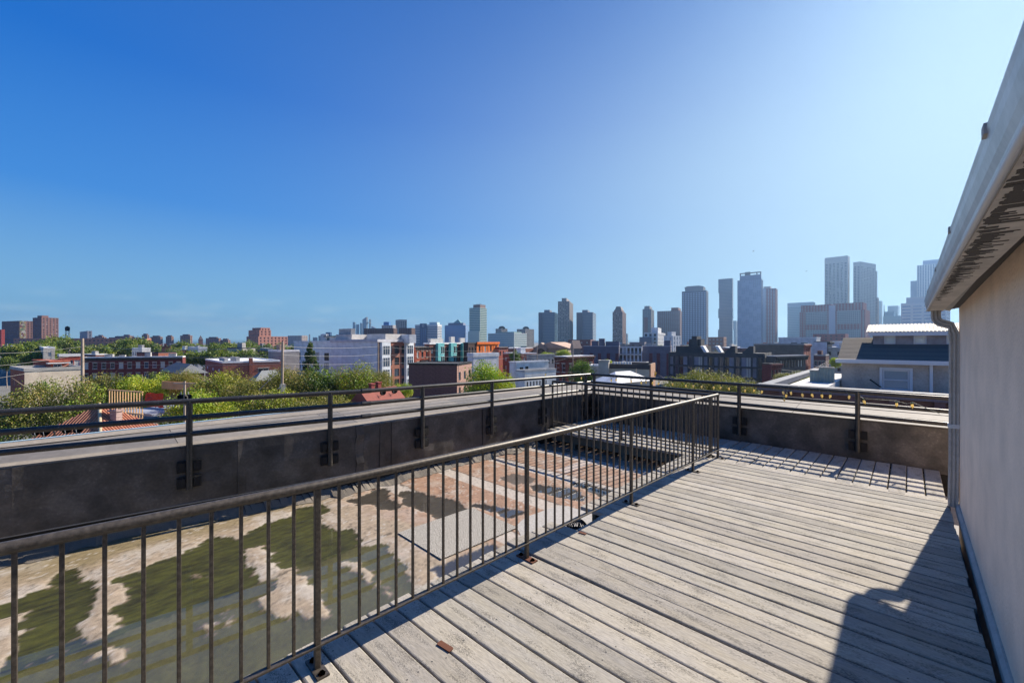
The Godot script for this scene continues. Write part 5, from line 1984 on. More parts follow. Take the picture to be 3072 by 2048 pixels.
	part("roof", g.mesh(), paint(0.66, 0.66, 0.66), q.o)
	q = block("flat_roof_garage", "beige low building with black roof edge and air-conditioning units", "building", 1828, 1948, 1962, 1108, 82, 6)
	core(q, paint(0.36, 0.33, 0.27))
	part("side_wall", side_panel(q), brick(0.46, 0.25, 0.15), q.o)
	roof_cap(q, M.roof_dark, 0.9, 0.1, M.roof_dark)
	for k in 7:
		g = G.new()
		var u: float = q.w[0] * (0.42 + 0.07 * k)
		g.box(Vector3(u, q.h + 0.92, -0.9), Vector3(u + 0.4, q.h + 1.35, -0.5))
		part("air_conditioner", g.mesh(), M.white_frame, q.o)
	q = block("chimney_block", "plain tan chimney block standing left of the beige garage", "chimney", 1815, 1826, 1830, 1084, 84, 20)
	core(q, paint(0.36, 0.33, 0.29))
	roof_cap(q, M.concrete, 0.15, 0.12)
	q = block("white_flat_roof", "low white flat roof left of the tan chimney block", "building", 1770, 1812, 1818, 1100, 90, 10)
	core(q, paint(0.40, 0.38, 0.36))
	roof_cap(q, M.roof_white, 0.3, 0.2)
	q = block("brick_low_house", "low maroon brick house with flat roof behind the beige garage", "building", 1860, 1935, 1945, 1092, 120, 8)
	core(q, brick(0.16, 0.05, 0.04))
	roof_cap(q, M.roof_grey, 0.3, 0.1)
	# --- old street at the right
	q = block("old_brick_row", "long brown brick party wall ending in a red brick front", "building", 2262, 2412, 2433, 1035, 150, 14)
	H = q.h
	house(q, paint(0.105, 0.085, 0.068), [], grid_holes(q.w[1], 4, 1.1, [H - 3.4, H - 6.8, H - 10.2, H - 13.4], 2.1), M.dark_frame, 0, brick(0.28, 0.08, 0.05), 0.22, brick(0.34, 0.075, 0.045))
	cornice(q, brick(0.30, 0.07, 0.04), 1, 0.5, 1.0)
	roof_cap(q, M.roof_grey, 0.4, 0.1)
	q = block("corniced_row", "dark corniced row of shopfronts before the brown party wall", "building", 2316, 2322, 2418, 1070, 118, 60)
	H = q.h
	house(q, paint(0.045, 0.04, 0.04), [], grid_holes(q.w[1], 11, 0.8, [H - 3.3, H - 6.6, H - 9.8], 2.2), M.dark_frame, 0)
	cornice(q, paint(0.05, 0.045, 0.045), 1, 0.9, 1.3)
	roof_cap(q, paint(0.4, 0.4, 0.4), 0.2, 0.0)
	q = block("red_corner_house", "small dark red house right of the black framed block", "building", 2304, 2312, 2344, 1094, 102, 60)
	house(q, brick(0.15, 0.035, 0.032), [], grid_holes(q.w[1], 3, 0.8, [q.h - 3.2], 1.8), M.dark_frame, 0)
	cornice(q, brick(0.17, 0.04, 0.035), 1, 0.6, 1.0)
	roof_cap(q, M.roof_dark, 0.2, 0.0)
	q = block("white_warehouse", "pale warehouse with long strip windows above the brown party wall", "building", 2336, 2450, 2462, 1014, 190, 6)
	H = q.h
	house(q, paint(0.44, 0.44, 0.46), [[q.w[0] * 0.50, q.w[0] * 0.66, H - 4.2, H - 2.2], [q.w[0] * 0.22, q.w[0] * 0.40, H - 4.2, H - 2.2]], [], M.dark_frame, 3)
	roof_cap(q, M.roof_white, 0.3, 0.1)
	q = block("white_gable_wall", "plain white party wall with fire ladder behind the small brick house", "building", 2444, 2482, 2497, 1026, 155, 16)
	H = q.h
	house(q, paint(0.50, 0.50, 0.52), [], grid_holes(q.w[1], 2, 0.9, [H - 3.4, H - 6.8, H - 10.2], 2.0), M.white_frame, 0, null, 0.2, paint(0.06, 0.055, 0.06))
	cornice(q, paint(0.03, 0.03, 0.035), 1, 0.9, 1.0)
	roof_cap(q, M.roof_dark, 0.2, 0.1)
	q = block("small_brick_house", "small maroon brick house with pale windows under the white party wall", "building", 2442, 2478, 2488, 1068, 135, 12)
	house(q, brick(0.16, 0.05, 0.045), grid_holes(q.w[0], 3, 0.8, [q.h - 3.2, q.h - 6.0], 1.5), [], M.white_frame, 0, sillm)
	roof_cap(q, M.concrete, 0.3, 0.05)
	penthouses(q, [[0.4, 0.75, 0.2, 0.6, 1.6]], brick(0.12, 0.03, 0.03))
	q = block("pale_grey_hall", "blank lavender-grey wall rising behind the shingled roof", "building", 2495, 2540, 2610, 1026, 175, 30)
	core(q, paint(0.40, 0.40, 0.44))
	roof_cap(q, M.roof_white, 0.3, 0.1)
	# --- near left: terracotta roof, red roof house, construction frame
	q = block("tile_roof_house", "house with terracotta tile roof and satellite dishes below the parapet", "house", 88, 300, 472, 1335, 36, 0)
	q.w = [6.3, 6.3]
	core(q, paint(0.52, 0.40, 0.30))
	tile_roof(q)
	q = block("red_roof_house", "house with red gable roof and two brick chimneys below the trees", "house", 1062, 1112, 1205, 1216, 44, 30)
	core(q, brick(0.30, 0.09, 0.06))
	g = G.new()
	gable_roof(g, q, 0.4, 1.5)
	part("roof", g.mesh(), paint(0.20, 0.055, 0.04), q.o)
	for u in [[0.35, 0.2], [0.62, 0.55]]:
		g = G.new()
		g.box(Vector3(q.w[0] * u[0], q.h + 0.2, q.w[1] * u[1]), Vector3(q.w[0] * u[0] + 0.45, q.h + 2.0, q.w[1] * u[1] + 0.45))
		g.box(Vector3(q.w[0] * u[0] - 0.06, q.h + 2.0, q.w[1] * u[1] - 0.06), Vector3(q.w[0] * u[0] + 0.51, q.h + 2.12, q.w[1] * u[1] + 0.51))
		part("chimney", g.mesh(), brick(0.30, 0.06, 0.05), q.o)
	for u in [0.42, 0.8]:
		dish(q.o, Vector3(0.2, q.h + 0.35, q.w[1] * u))
	construction()

func side_panel(q: Dictionary) -> ArrayMesh:
	var g := G.new()
	fbox(g, 1, 0.0, q.w[1], 0.0, q.h + 0.9, 0.004, 0.3)
	return g.mesh()

func hip_roof(g: G, q: Dictionary, over: float, rise: float) -> void:
	var W: float = q.w[0]
	var D: float = q.w[1]
	var h: float = q.h
	var a := Vector3(-over, h, -over)
	var b := Vector3(W + over, h, -over)
	var c := Vector3(W + over, h, D + over)
	var d := Vector3(-over, h, D + over)
	var r0: Vector3
	var r1: Vector3
	if W > D:
		r0 = Vector3(D * 0.5, h + rise, D * 0.5)
		r1 = Vector3(W - D * 0.5, h + rise, D * 0.5)
		g.quad(b, a, r0, r1)
		g.quad(d, c, r1, r0)
		g.tri(a, d, r0)
		g.tri(c, b, r1)
	else:
		r0 = Vector3(W * 0.5, h + rise, W * 0.5)
		r1 = Vector3(W * 0.5, h + rise, D - W * 0.5)
		g.tri(b, a, r0)
		g.tri(d, c, r1)
		g.quad(a, d, r1, r0)
		g.quad(c, b, r0, r1)
	g.quad(a, b, c, d)

func gable_roof(g: G, q: Dictionary, over: float, rise: float) -> void:
	var W: float = q.w[0]
	var D: float = q.w[1]
	var h: float = q.h
	if W > D:
		g.prism(PackedVector2Array([Vector2(-over, h), Vector2(D + over, h), Vector2(D * 0.5, h + rise)]), Vector3(-over, 0, 0), Vector3(W + over, 0, 0), Vector3(0, 0, 1), Vector3(0, 1, 0))
	else:
		g.prism(PackedVector2Array([Vector2(-over, h), Vector2(W + over, h), Vector2(W * 0.5, h + rise)]), Vector3(0, 0, -over), Vector3(0, 0, D + over), Vector3(1, 0, 0), Vector3(0, 1, 0))

func dish(parent: Node3D, p: Vector3) -> void:
	var g := G.new()
	g.lathe(Vector3.ZERO, [Vector2(0.0, 0.0), Vector2(0.18, 0.02), Vector2(0.32, 0.08), Vector2(0.33, 0.085), Vector2(0.31, 0.09), Vector2(0.17, 0.035), Vector2(0.0, 0.018)], 16)
	g.tube([Vector3(0, 0, 0), Vector3(0, -0.25, 0.1), Vector3(0, -0.7, 0.1)], 0.025, 5)
	g.tube([Vector3(0.05, 0.05, -0.28), Vector3(0.1, 0.38, 0.0)], 0.015, 5)
	var o := part("satellite_dish", g.mesh(), paint(0.34, 0.35, 0.37), parent, p + Vector3(0, 0.7, 0))
	o.rotation = Vector3(-0.95, 0.6, 0)

func tile_roof(q: Dictionary) -> void:
	# hipped roof laid in barrel-tile courses on the two slopes that look this way
	var W: float = q.w[0]
	var D: float = q.w[1]
	var h: float = q.h
	var g := G.new()
	hip_roof(g, q, 0.35, 2.95)
	part("roof_deck", g.mesh(), paint(0.46, 0.20, 0.11), q.o)
	var m := minf(W, D)
	var top := Vector3(m * 0.5, h + 2.95, m * 0.5)
	# rolls up each slope
	for f in 2:
		var L: float = q.w[f] + 0.7
		var n := int(L / 0.26)
		for i in n:
			var u: float = -0.35 + L * (i + 0.5) / n
			var reach := minf(minf(u + 0.35, L - 0.35 - u) / (m * 0.5 + 0.35), 1.0)
			if reach < 0.06:
				continue
			g = G.new()
			var a := fp(f, u, h + 0.03, 0.35)
			var b := fp(f, u, h + 0.03 + 2.95 * reach, 0.35 - (m * 0.5 + 0.35) * reach)
			g.tube([a, b], 0.085, 6)
			part("tile_roll", g.mesh(), M["tile%d" % (i % 3)], q.o)
	g = G.new()
	g.tube([Vector3(-0.35, h + 0.08, -0.35), top + Vector3(0, 0.08, 0)], 0.13, 6)
	part("hip_cap", g.mesh(), paint(0.36, 0.30, 0.20), q.o)
	g = G.new()
	var cx := m * 0.16
	var cz := D * 0.40
	g.box(Vector3(cx, h + 0.3, cz), Vector3(cx + 0.6, h + 2.4, cz + 0.6))
	g.box(Vector3(cx - 0.12, h + 2.4, cz - 0.12), Vector3(cx + 0.72, h + 2.52, cz + 0.72))
	g.box(Vector3(cx - 0.05, h + 2.8, cz - 0.05), Vector3(cx + 0.65, h + 2.88, cz + 0.65))
	for s in [Vector2(0, 0), Vector2(0.5, 0), Vector2(0, 0.5), Vector2(0.5, 0.5)]:
		g.box(Vector3(cx + s.x, h + 2.52, cz + s.y), Vector3(cx + s.x + 0.1, h + 2.8, cz + s.y + 0.1))
	part("chimney", g.mesh(), brick(0.40, 0.28, 0.26), q.o)
	for s in [[0.30, 0.55], [0.45, 0.5], [0.74, 0.2], [0.86, 0.25]]:
		dish(q.o, fp(0, W * s[0], h + 0.6 * s[1] + 0.2, 0.0))
	g = G.new()
	g.box(fp(0, W * 0.62, h + 0.5, 0.0), fp(0, W * 0.62 + 0.1, h + 1.1, -0.1))
	part("vent_pipe", g.mesh(), M.black, q.o)

func construction() -> void:
	var d := 52.0
	var o := thing("construction_frame", "timber stud frame under construction with orange netting below the trees", "construction", ground_at(395, d))
	o.basis = Basis(fwd * 0.35 - rgt * 0.94, Vector3.UP, fwd * 0.94 + rgt * 0.35)
	var top := EYE - (1176.0 - 1025.0) / F * d - GROUND
	var gs := G.new()
	gs.box(Vector3(-0.045, 0, -0.045), Vector3(0.045, 2.6, 0.045))
	var sm := gs.mesh()
	var wood := paint(0.62, 0.36, 0.18)
	for k in 13:
		part("stud", sm, wood, o, Vector3(-2.0 + 0.55 * k, top - 2.6, 0))
		part("stud", sm, wood, o, Vector3(-2.0 + 0.55 * k, top - 5.4, 0))
	var g := G.new()
	for v in [top, top - 2.7, top - 5.5]:
		g.box(Vector3(-2.1, v, -0.07), Vector3(4.8, v + 0.12, 0.07))
	part("plates", g.mesh(), wood, o)
	stuff(o.get_node("plates"))
	g = G.new()
	g.box(Vector3(-2.0, top - 3.1, 1.0), Vector3(4.7, top - 2.8, 7.0))
	part("floor_deck", g.mesh(), paint(0.20, 0.22, 0.28), o)
	g = G.new()
	g.box(Vector3(-2.0, top - 0.6, 6.9), Vector3(6.4, top + 0.5, 7.0))
	part("rim_board", g.mesh(), paint(0.62, 0.28, 0.12), o)
	g = G.new()
	var prev := []
	rng.seed = 3
	for i in 9:
		var c := []
		for j in 5:
			c.append(Vector3(-2.0 - 0.42 * i, top - 1.7 + 0.42 * j + rng.randf_range(-0.06, 0.06), 0.3 + rng.randf_range(-0.22, 0.22)))
		if i > 0:
			for j in 4:
				g.quad(prev[j], c[j], c[j + 1], prev[j + 1])
		prev = c
	part("netting", g.mesh(), plain(0.75, 0.06, 0.02, 0.8), o)
	g = G.new()
	g.box(Vector3(-3.0, 0, 2.0), Vector3(4.6, top - 5.6, 9.0))
	part("lower_storey", g.mesh(), brick(0.22, 0.07, 0.055), o)

# ---------------------------------------------------------------- the skyline
func tower(called: String, label: String, xl: float, xc: float, xr: float, yt: float, d: float, b: float, wall: Material, glass: Material, bay: float, fl: float, pier: float, span: float, top := 0.0, cat := "tower") -> Dictionary:
	var q := block(called, label, cat, xl, xc, xr, yt, d, b)
	lattice(q, wall, glass, bay, fl, pier, span, 0.5, [0, 1], top)
	return q

func crown_box(q: Dictionary, u0: float, u1: float, z0: float, z1: float, h: float, mt: Material, called := "crown") -> void:
	var g := G.new()
	g.box(Vector3(q.w[0] * u0, q.h + 0.61, q.w[1] * z0), Vector3(q.w[0] * u1, q.h + h, q.w[1] * z1))
	part(called, g.mesh(), mt, q.o)

func make_towers() -> void:
	var gl := plain(0.102, 0.145, 0.203, 0.12)
	var gd := plain(0.043, 0.051, 0.065, 0.12)
	var gg := plain(0.145, 0.246, 0.246, 0.12)
	var gt := plain(0.232, 0.377, 0.435, 0.15)
	var q: Dictionary
	var brown := plain(0.189, 0.094, 0.072)
	# far left
	q = tower("brick_tower", "broad dark brown brick apartment slab left of the mural wall", 5, 57, 97, 964, 700, 22, brown, gd, 3.6, 2.9, 0.5, 0.5)
	blinds(q, M.blind, 0, 3.6, 2.9, 0.25, 1)
	var g := G.new()
	fbox(g, 1, 0.0, q.w[1] * 0.45, 6.0, q.h + 0.2, 0.52, 0.7)
	var mural := part("mural", g.mesh(), T.mural, q.o)
	q = tower("brick_tower", "tall square brown brick tower at the far left end of the skyline", 98, 124, 174, 954, 690, 20, brown, gd, 4.0, 2.9, 0.55, 0.5)
	blinds(q, M.blind, 1, 4.0, 2.9, 0.35, 2)
	crown_box(q, 0.2, 0.7, 0.1, 0.5, 4.0, brown)
	q = block("red_warehouse", "bright red block cut by the left frame edge under the brown towers", "building", -30, 2, 13, 989, 420, 30)
	core(q, brick(0.40, 0.07, 0.06))
	var o := thing("water_tower", "black round water tank on lattice legs above the trees", "water tower", ground_at(201, 420))
	var zt := EYE - (982.0 - 1025.0) / F * 420.0 - GROUND
	g = G.new()
	g.lathe(Vector3.ZERO, [Vector2(0, zt - 3.9), Vector2(1.7, zt - 3.7), Vector2(1.8, zt), Vector2(0.2, zt + 1.0), Vector2(0, zt + 1.0)], 16)
	part("tank", g.mesh(), M.black, o)
	for k in 4:
		g = G.new()
		var an := TAU * k / 4.0 + 0.5
		g.tube([Vector3(cos(an) * 2.9, 0, sin(an) * 2.9), Vector3(cos(an) * 1.5, zt - 3.8, sin(an) * 1.5)], 0.16, 5)
		part("leg", g.mesh(), M.black, o)
	g = G.new()
	for z in [zt - 7.5, zt - 11.0]:
		for k in 4:
			var a0 := TAU * k / 4.0 + 0.5
			var a1 := a0 + TAU / 4.0
			g.tube([Vector3(cos(a0) * 2.0, z, sin(a0) * 2.0), Vector3(cos(a1) * 2.0, z + 2.5, sin(a1) * 2.0)], 0.08, 4)
	stuff(part("braces", g.mesh(), M.black, o))
	q = tower("grey_block", "small grey apartment block on the horizon right of the water tank", 239, 262, 275, 994, 900, 40, plain(0.362, 0.334, 0.348), gd, 4.5, 3.0, 0.5, 0.45)
	# low brick blocks with dark roofs along the left horizon
	for r in [[275, 318, 1013], [290, 312, 1010], [326, 420, 1013], [365, 395, 1009], [425, 447, 1006], [450, 487, 1012], [497, 520, 1011], [540, 576, 1008], [617, 662, 1016], [663, 690, 1021]]:
		q = block("horizon_block", "low brown brick block with dark roof on the left horizon above trees", "building", r[0], r[1] - 6, r[1], r[2], 820, 20, "low brick blocks on the left horizon")
		lattice(q, plain(0.290, 0.174, 0.131), gd, 5.0, 3.2, 0.6, 0.55, 0.4)
		crown_box(q, 0.2, 0.8, 0.1, 0.9, 3.0, plain(0.102, 0.065, 0.072), "roof_house")
	q = block("long_brick_hall", "very long low red brick hall behind the left tree belt", "building", 40, 440, 452, 1017, 560, 4)
	lattice(q, plain(0.435, 0.189, 0.116), gd, 6.0, 5.0, 0.55, 0.6, 0.4)
	o = thing("church_steeple", "dark brown pointed church steeple on the left horizon", "steeple", ground_at(601, 640))
	var sh := EYE - (1006.0 - 1025.0) / F * 640.0 - GROUND
	g = G.new()
	g.box(Vector3(-2.4, 0, -2.4), Vector3(2.4, sh - 7.0, 2.4))
	part("tower", g.mesh(), plain(0.174, 0.087, 0.065), o)
	g = G.new()
	for k in 4:
		var a0 := TAU * k / 4.0 + PI / 4.0
		g.tri(Vector3(cos(a0) * 3.8, sh - 7.0, sin(a0) * 3.8), Vector3(0, sh, 0), Vector3(cos(a0 + TAU / 4.0) * 3.8, sh - 7.0, sin(a0 + TAU / 4.0) * 3.8))
	part("spire", g.mesh(), plain(0.102, 0.072, 0.072), o)
	# stepped pink building
	var pink := plain(0.493, 0.225, 0.160)
	q = tower("stepped_block", "wide pinkish brick block with stepped upper floors on the horizon", 740, 775, 862, 1011, 520, 34, pink, gd, 4.2, 3.3, 0.6, 0.5, 0.0, "building")
	var base: Dictionary = q
	for s in [[746, 778, 812, 992, 0], [757, 782, 809, 985, 1]]:
		var q2 := block("upper", "x", "building", s[0], s[1], s[2], s[3], 522 + s[4] * 2, 34)
		lattice(q2, pink, gd, 4.2, 3.3, 0.6, 0.5, 0.5)
		var n: Node3D = q2.o
		taken.erase("upper")
		var tr := n.transform
		remove_child(n)
		for mk in ["label", "category"]:
			n.remove_meta(mk)
		n.name = "upper_floors"
		base.o.add_child(n, true)
		n.transform = base.o.transform.affine_inverse() * tr
	q = tower("beige_block", "pale beige block right of the stepped pink building", 863, 905, 922, 1008, 900, 30, plain(0.522, 0.435, 0.377), gd, 5, 3.3, 0.6, 0.5, 0.0, "building")
	q = tower("thin_spire_tower", "thin distant spire tower on the horizon", 926, 928, 930, 1004, 2300, 30, plain(0.26, 0.25, 0.24), gl, 8, 4, 0.3, 0.3)
	for r in [[885, 900, 1016], [938, 952, 1013], [955, 968, 1008]]:
		q = tower("far_block", "tiny hazy grey tower on the horizon left of the white dome", r[0], r[1] - 4, r[1], r[2], 2000, 30, plain(0.30, 0.28, 0.26), gl, 8, 4, 0.4, 0.4)
		q.o.set_meta("group", "tiny hazy towers left of the white dome")
	q = tower("domed_hall", "pale building with rounded white roof on the horizon", 962, 978, 984, 1004, 900, 30, plain(0.620, 0.620, 0.620), gl, 5, 3.5, 0.5, 0.4, 0.0, "building")
	g = G.new()
	g.tube([Vector3(0.5, q.h, q.w[1] * 0.5), Vector3(q.w[0] - 0.5, q.h, q.w[1] * 0.5)], q.w[1] * 0.35, 16)
	part("round_roof", g.mesh(), plain(0.620, 0.620, 0.620), q.o)
	q = tower("blue_block", "small deep blue glass block behind the white dome", 977, 990, 994, 998, 1000, 30, plain(0.087, 0.203, 0.377), gl, 5, 3.5, 0.2, 0.3)
	# slender glass cluster far away
	var pale := plain(0.24, 0.24, 0.24, 0.3)
	for r in [[1058, 1066, 967, "left tower of the hazy glass cluster"], [1068, 1077, 974, "short tower of hazy glass cluster, second from left"], [1080, 1087, 970, "narrow tower beside the slanted peak of hazy cluster"], [1107, 1113, 959, "slim tower right of the slanted peak in hazy cluster"]]:
		q = tower("glass_tower", "pale blue " + r[3], r[0], r[1] - 2, r[1], r[2], 2400, 25, pale, gt, 9, 4, 0.25, 0.25)
	q = tower("glass_tower", "tallest slant-topped tower of the hazy glass cluster", 1087, 1099, 1103, 962, 2380, 25, pale, gt, 9, 4, 0.25, 0.25)
	g = G.new()
	g.prism(PackedVector2Array([Vector2(0, q.h), Vector2(q.w[0], q.h), Vector2(q.w[0], q.h + 6.0), Vector2(0, q.h + 20.0)]), Vector3(0, 0, 0), Vector3(0, 0, q.w[1]), Vector3(1, 0, 0), Vector3(0, 1, 0))
	part("slant_top", g.mesh(), pale, q.o)
	g = G.new()
	g.box(Vector3(-16.0, q.h - 14.0, 2), Vector3(0, q.h - 10.0, 14))
	part("sky_deck", g.mesh(), pale, q.o)
	q = tower("glass_tower", "low wedge-topped glass tower right of hazy cluster", 1114, 1124, 1128, 984, 2300, 25, pale, gt, 9, 4, 0.25, 0.25)
	g = G.new()
	g.prism(PackedVector2Array([Vector2(0, q.h), Vector2(q.w[0], q.h), Vector2(q.w[0], q.h + 9.0)]), Vector3(0, 0, 0), Vector3(0, 0, q.w[1]), Vector3(1, 0, 0), Vector3(0, 1, 0))
	part("wedge_top", g.mesh(), pale, q.o)
	var dbr := plain(0.109, 0.065, 0.058)
	q = tower("dark_brick_slab", "long dark brown brick slab below the hazy glass cluster", 1091, 1180, 1190, 987, 520, 10, dbr, M.blind, 3.2, 3.0, 0.68, 0.66, 0.0, "building")
	q = tower("dark_brick_slab", "dark brown brick slab under the concrete tower", 1197, 1234, 1244, 986, 510, 12, dbr, M.blind, 3.2, 3.0, 0.68, 0.66, 0.0, "building")
	q = tower("grey_office", "pale office block with small blue roof box behind dark brick slab", 1145, 1178, 1187, 977, 800, 15, plain(0.493, 0.464, 0.450), gd, 5, 3.4, 0.4, 0.4, 0.0, "building")
	crown_box(q, 0.4, 0.9, 0.2, 0.8, 7.0, plain(0.072, 0.203, 0.435))
	q = tower("concrete_tower", "grey concrete grid tower right of the hazy cluster", 1187, 1200, 1220, 960, 860, 55, plain(0.348, 0.341, 0.319), gd, 4.5, 3.1, 0.35, 0.45, 3.0)
	# mid skyline
	q = tower("striped_office", "white banded office block with dark centre and ring emblem", 1245, 1312, 1325, 975, 900, 12, plain(0.620, 0.620, 0.620), gl, 60, 3.6, 0.0, 0.5, 3.0)
	g = G.new()
	fbox(g, 0, q.w[0] * 0.46, q.w[0] * 0.76, 0, q.h + 3.0, 0.55, 3.0)
	part("dark_centre", g.mesh(), plain(0.087, 0.131, 0.203, 0.3), q.o)
	g = G.new()
	for u in [0.52, 0.61, 0.70]:
		fbox(g, 0, q.w[0] * u - 0.5, q.w[0] * u + 0.5, 0, q.h - 8.0, 3.01, 3.5)
	stuff(part("centre_fins", g.mesh(), plain(0.174, 0.319, 0.551, 0.3), q.o))
	g = G.new()
	var ring := []
	for k in 17:
		ring.append(Vector3(q.w[0] * 0.61 + cos(TAU * k / 16.0) * 2.0, q.h - 1.5 + sin(TAU * k / 16.0) * 2.6, -3.3))
	g.tube(ring, 0.6, 6)
	part("ring_emblem", g.mesh(), M.white_frame, q.o)
	crown_box(q, 0.05, 0.4, 0.2, 0.8, 6.0, plain(0.507, 0.620, 0.620))
	q = tower("blue_office", "blue glass office block with glass pyramid on its roof", 1334, 1396, 1405, 977, 950, 8, plain(0.232, 0.304, 0.435), plain(0.189, 0.319, 0.551, 0.15), 70, 3.6, 0.0, 0.35)
	crown_box(q, 0.12, 0.85, 0.1, 0.9, 6.0, plain(0.189, 0.217, 0.290))
	g = G.new()
	var pc := Vector3(q.w[0] * 0.42, q.h + 14.5, q.w[1] * 0.4)
	for k in 4:
		var a0 := TAU * k / 4.0 + PI / 4.0
		g.tri(Vector3(pc.x + cos(a0) * 12.0, q.h + 6.0, pc.z + sin(a0) * 12.0), pc, Vector3(pc.x + cos(a0 + TAU / 4.0) * 12.0, q.h + 6.0, pc.z + sin(a0 + TAU / 4.0) * 12.0))
	part("pyramid", g.mesh(), plain(0.189, 0.319, 0.261, 0.25), q.o)
	var grn := plain(0.464, 0.551, 0.478)
	q = tower("green_tower", "tall pale green banded office tower with brown roof box", 1408, 1440, 1460, 924, 900, 30, grn, gg, 60, 3.7, 0.0, 0.45)
	crown_box(q, 0.05, 0.7, 0.1, 0.9, 7.5, plain(0.232, 0.145, 0.109))
	g = G.new()
	for k in 7:
		g.tube([Vector3(q.w[0] * (0.15 + 0.08 * k), q.h + 7.5, q.w[1] * 0.4), Vector3(q.w[0] * (0.15 + 0.08 * k), q.h + 9.5 + (k % 3), q.w[1] * 0.4)], 0.25, 4)
	stuff(part("antennas", g.mesh(), M.black, q.o))
	g = G.new()
	fbox(g, 0, 0.0, q.w[0] * 1.06, 0, q.h * 0.42, 0.55, 3.0)
	part("podium", g.mesh(), grn, q.o)
	q = tower("glass_slab", "wide low green and white banded office slab before twin domed towers", 1464, 1542, 1580, 1001, 800, 30, plain(0.580, 0.620, 0.620), gg, 60, 3.6, 0.0, 0.45, 0.0, "building")
	crown_box(q, 0.1, 0.75, 0.2, 0.8, 3.5, plain(0.174, 0.261, 0.246))
	for r in [[1487, 1505, 1522, 987, "left", 985], [1551, 1576, 1602, 988, "right", 985]]:
		q = tower("domed_tower", "%s one of two beige towers with small domes behind glass slab" % r[4], r[0], r[1], r[2], r[3], 1100, 40, plain(0.377, 0.348, 0.304), gd, 5, 3.4, 0.45, 0.25)
		g = G.new()
		var dome := []
		for k in 9:
			dome.append(Vector2(cos(PI / 2.0 * k / 8.0) * 9.0, q.h + 0.6 + sin(PI / 2.0 * k / 8.0) * 7.0))
		g.lathe(Vector3(q.w[0] * 0.35, 0, q.w[1] * 0.4), dome, 16)
		part("dome", g.mesh(), plain(0.145, 0.203, 0.232), q.o)
	var slate := plain(0.167, 0.181, 0.217)
	q = tower("slate_tower", "dark slate tower with green glass side, left of the tallest residential tower", 1616, 1663, 1674, 938, 950, 14, slate, gl, 40, 3.5, 0.0, 0.55)
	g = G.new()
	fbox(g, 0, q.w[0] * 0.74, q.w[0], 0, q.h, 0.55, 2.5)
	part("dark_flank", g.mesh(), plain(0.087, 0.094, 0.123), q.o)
	crown_box(q, 0.35, 0.7, 0.2, 0.8, 7.0, slate)
	var tan := plain(0.275, 0.239, 0.210)
	q = tower("residential_tower", "slender tan tower with notched top between two slate towers", 1674, 1708, 1719, 905, 940, 12, tan, gd, 3.8, 2.9, 0.45, 0.42)
	blinds(q, M.blind, 0, 3.8, 2.9, 0.3, 5)
	crown_box(q, 0.28, 0.7, 0.1, 0.9, 8.5, tan)
	q = tower("slate_tower", "dark slate tower with green glass side, right of the tallest residential tower", 1730, 1778, 1788, 938, 950, 12, slate, gl, 40, 3.5, 0.0, 0.55)
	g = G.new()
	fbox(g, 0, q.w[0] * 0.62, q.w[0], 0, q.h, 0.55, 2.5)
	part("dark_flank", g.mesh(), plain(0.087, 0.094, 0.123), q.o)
	crown_box(q, 0.35, 0.7, 0.2, 0.8, 7.0, slate)
	var bb := plain(0.203, 0.123, 0.102)
	q = tower("brown_tower", "brown brick tower with narrow pointed crown standing alone", 1838, 1867, 1878, 936, 930, 14, bb, gd, 3.6, 2.9, 0.45, 0.42)
	blinds(q, M.blind, 0, 3.6, 2.9, 0.5, 6)
	crown_box(q, 0.12, 0.9, 0.1, 0.9, 5.0, bb)
	g = G.new()
	g.prism(PackedVector2Array([Vector2(q.w[0] * 0.15, q.h + 5.0), Vector2(q.w[0] * 0.85, q.h + 5.0), Vector2(q.w[0] * 0.72, q.h + 13.0), Vector2(q.w[0] * 0.28, q.h + 13.0)]), Vector3(0, 0, q.w[1] * 0.2), Vector3(0, 0, q.w[1] * 0.8), Vector3(1, 0, 0), Vector3(0, 1, 0))
	part("crown_top", g.mesh(), plain(0.174, 0.145, 0.131), q.o)
	q = tower("glass_tower", "thin pale blue tower behind the brown pointed tower", 1876, 1881, 1884, 1002, 1500, 12, pale, gt, 8, 4, 0.2, 0.3)
	q = tower("brown_glass_tower", "brown and grey-green tower with square crown above white apartments", 1928, 1953, 1962, 928, 930, 12, plain(0.217, 0.217, 0.217), gl, 3.8, 3.0, 0.3, 0.4)
	g = G.new()
	fbox(g, 0, q.w[0] * 0.36, q.w[0] * 0.80, 0, q.h - 18.0, 0.52, 1.1)
	part("brown_panel", g.mesh(), plain(0.189, 0.072, 0.072), q.o)
	crown_box(q, 0.2, 0.82, 0.1, 0.9, 7.5, plain(0.232, 0.225, 0.225))
	q = tower("brown_slab", "wide brown brick slab behind the big blue-grey grid tower", 1972, 2040, 2052, 933, 980, 10, plain(0.189, 0.123, 0.116), plain(0.319, 0.362, 0.435, 0.2), 4.2, 3.0, 0.5, 0.5)
	crown_box(q, 0.1, 0.42, 0.2, 0.8, 9.0, plain(0.203, 0.109, 0.102))
	var grid := plain(0.16, 0.175, 0.22)
	q = tower("grid_tower", "big blue-grey tower with even window grid and trapezoid crown", 2046, 2119, 2125, 872, 900, 6, grid, plain(0.406, 0.478, 0.609, 0.2), 5.2, 4.0, 0.38, 0.45, 3.0)
	g = G.new()
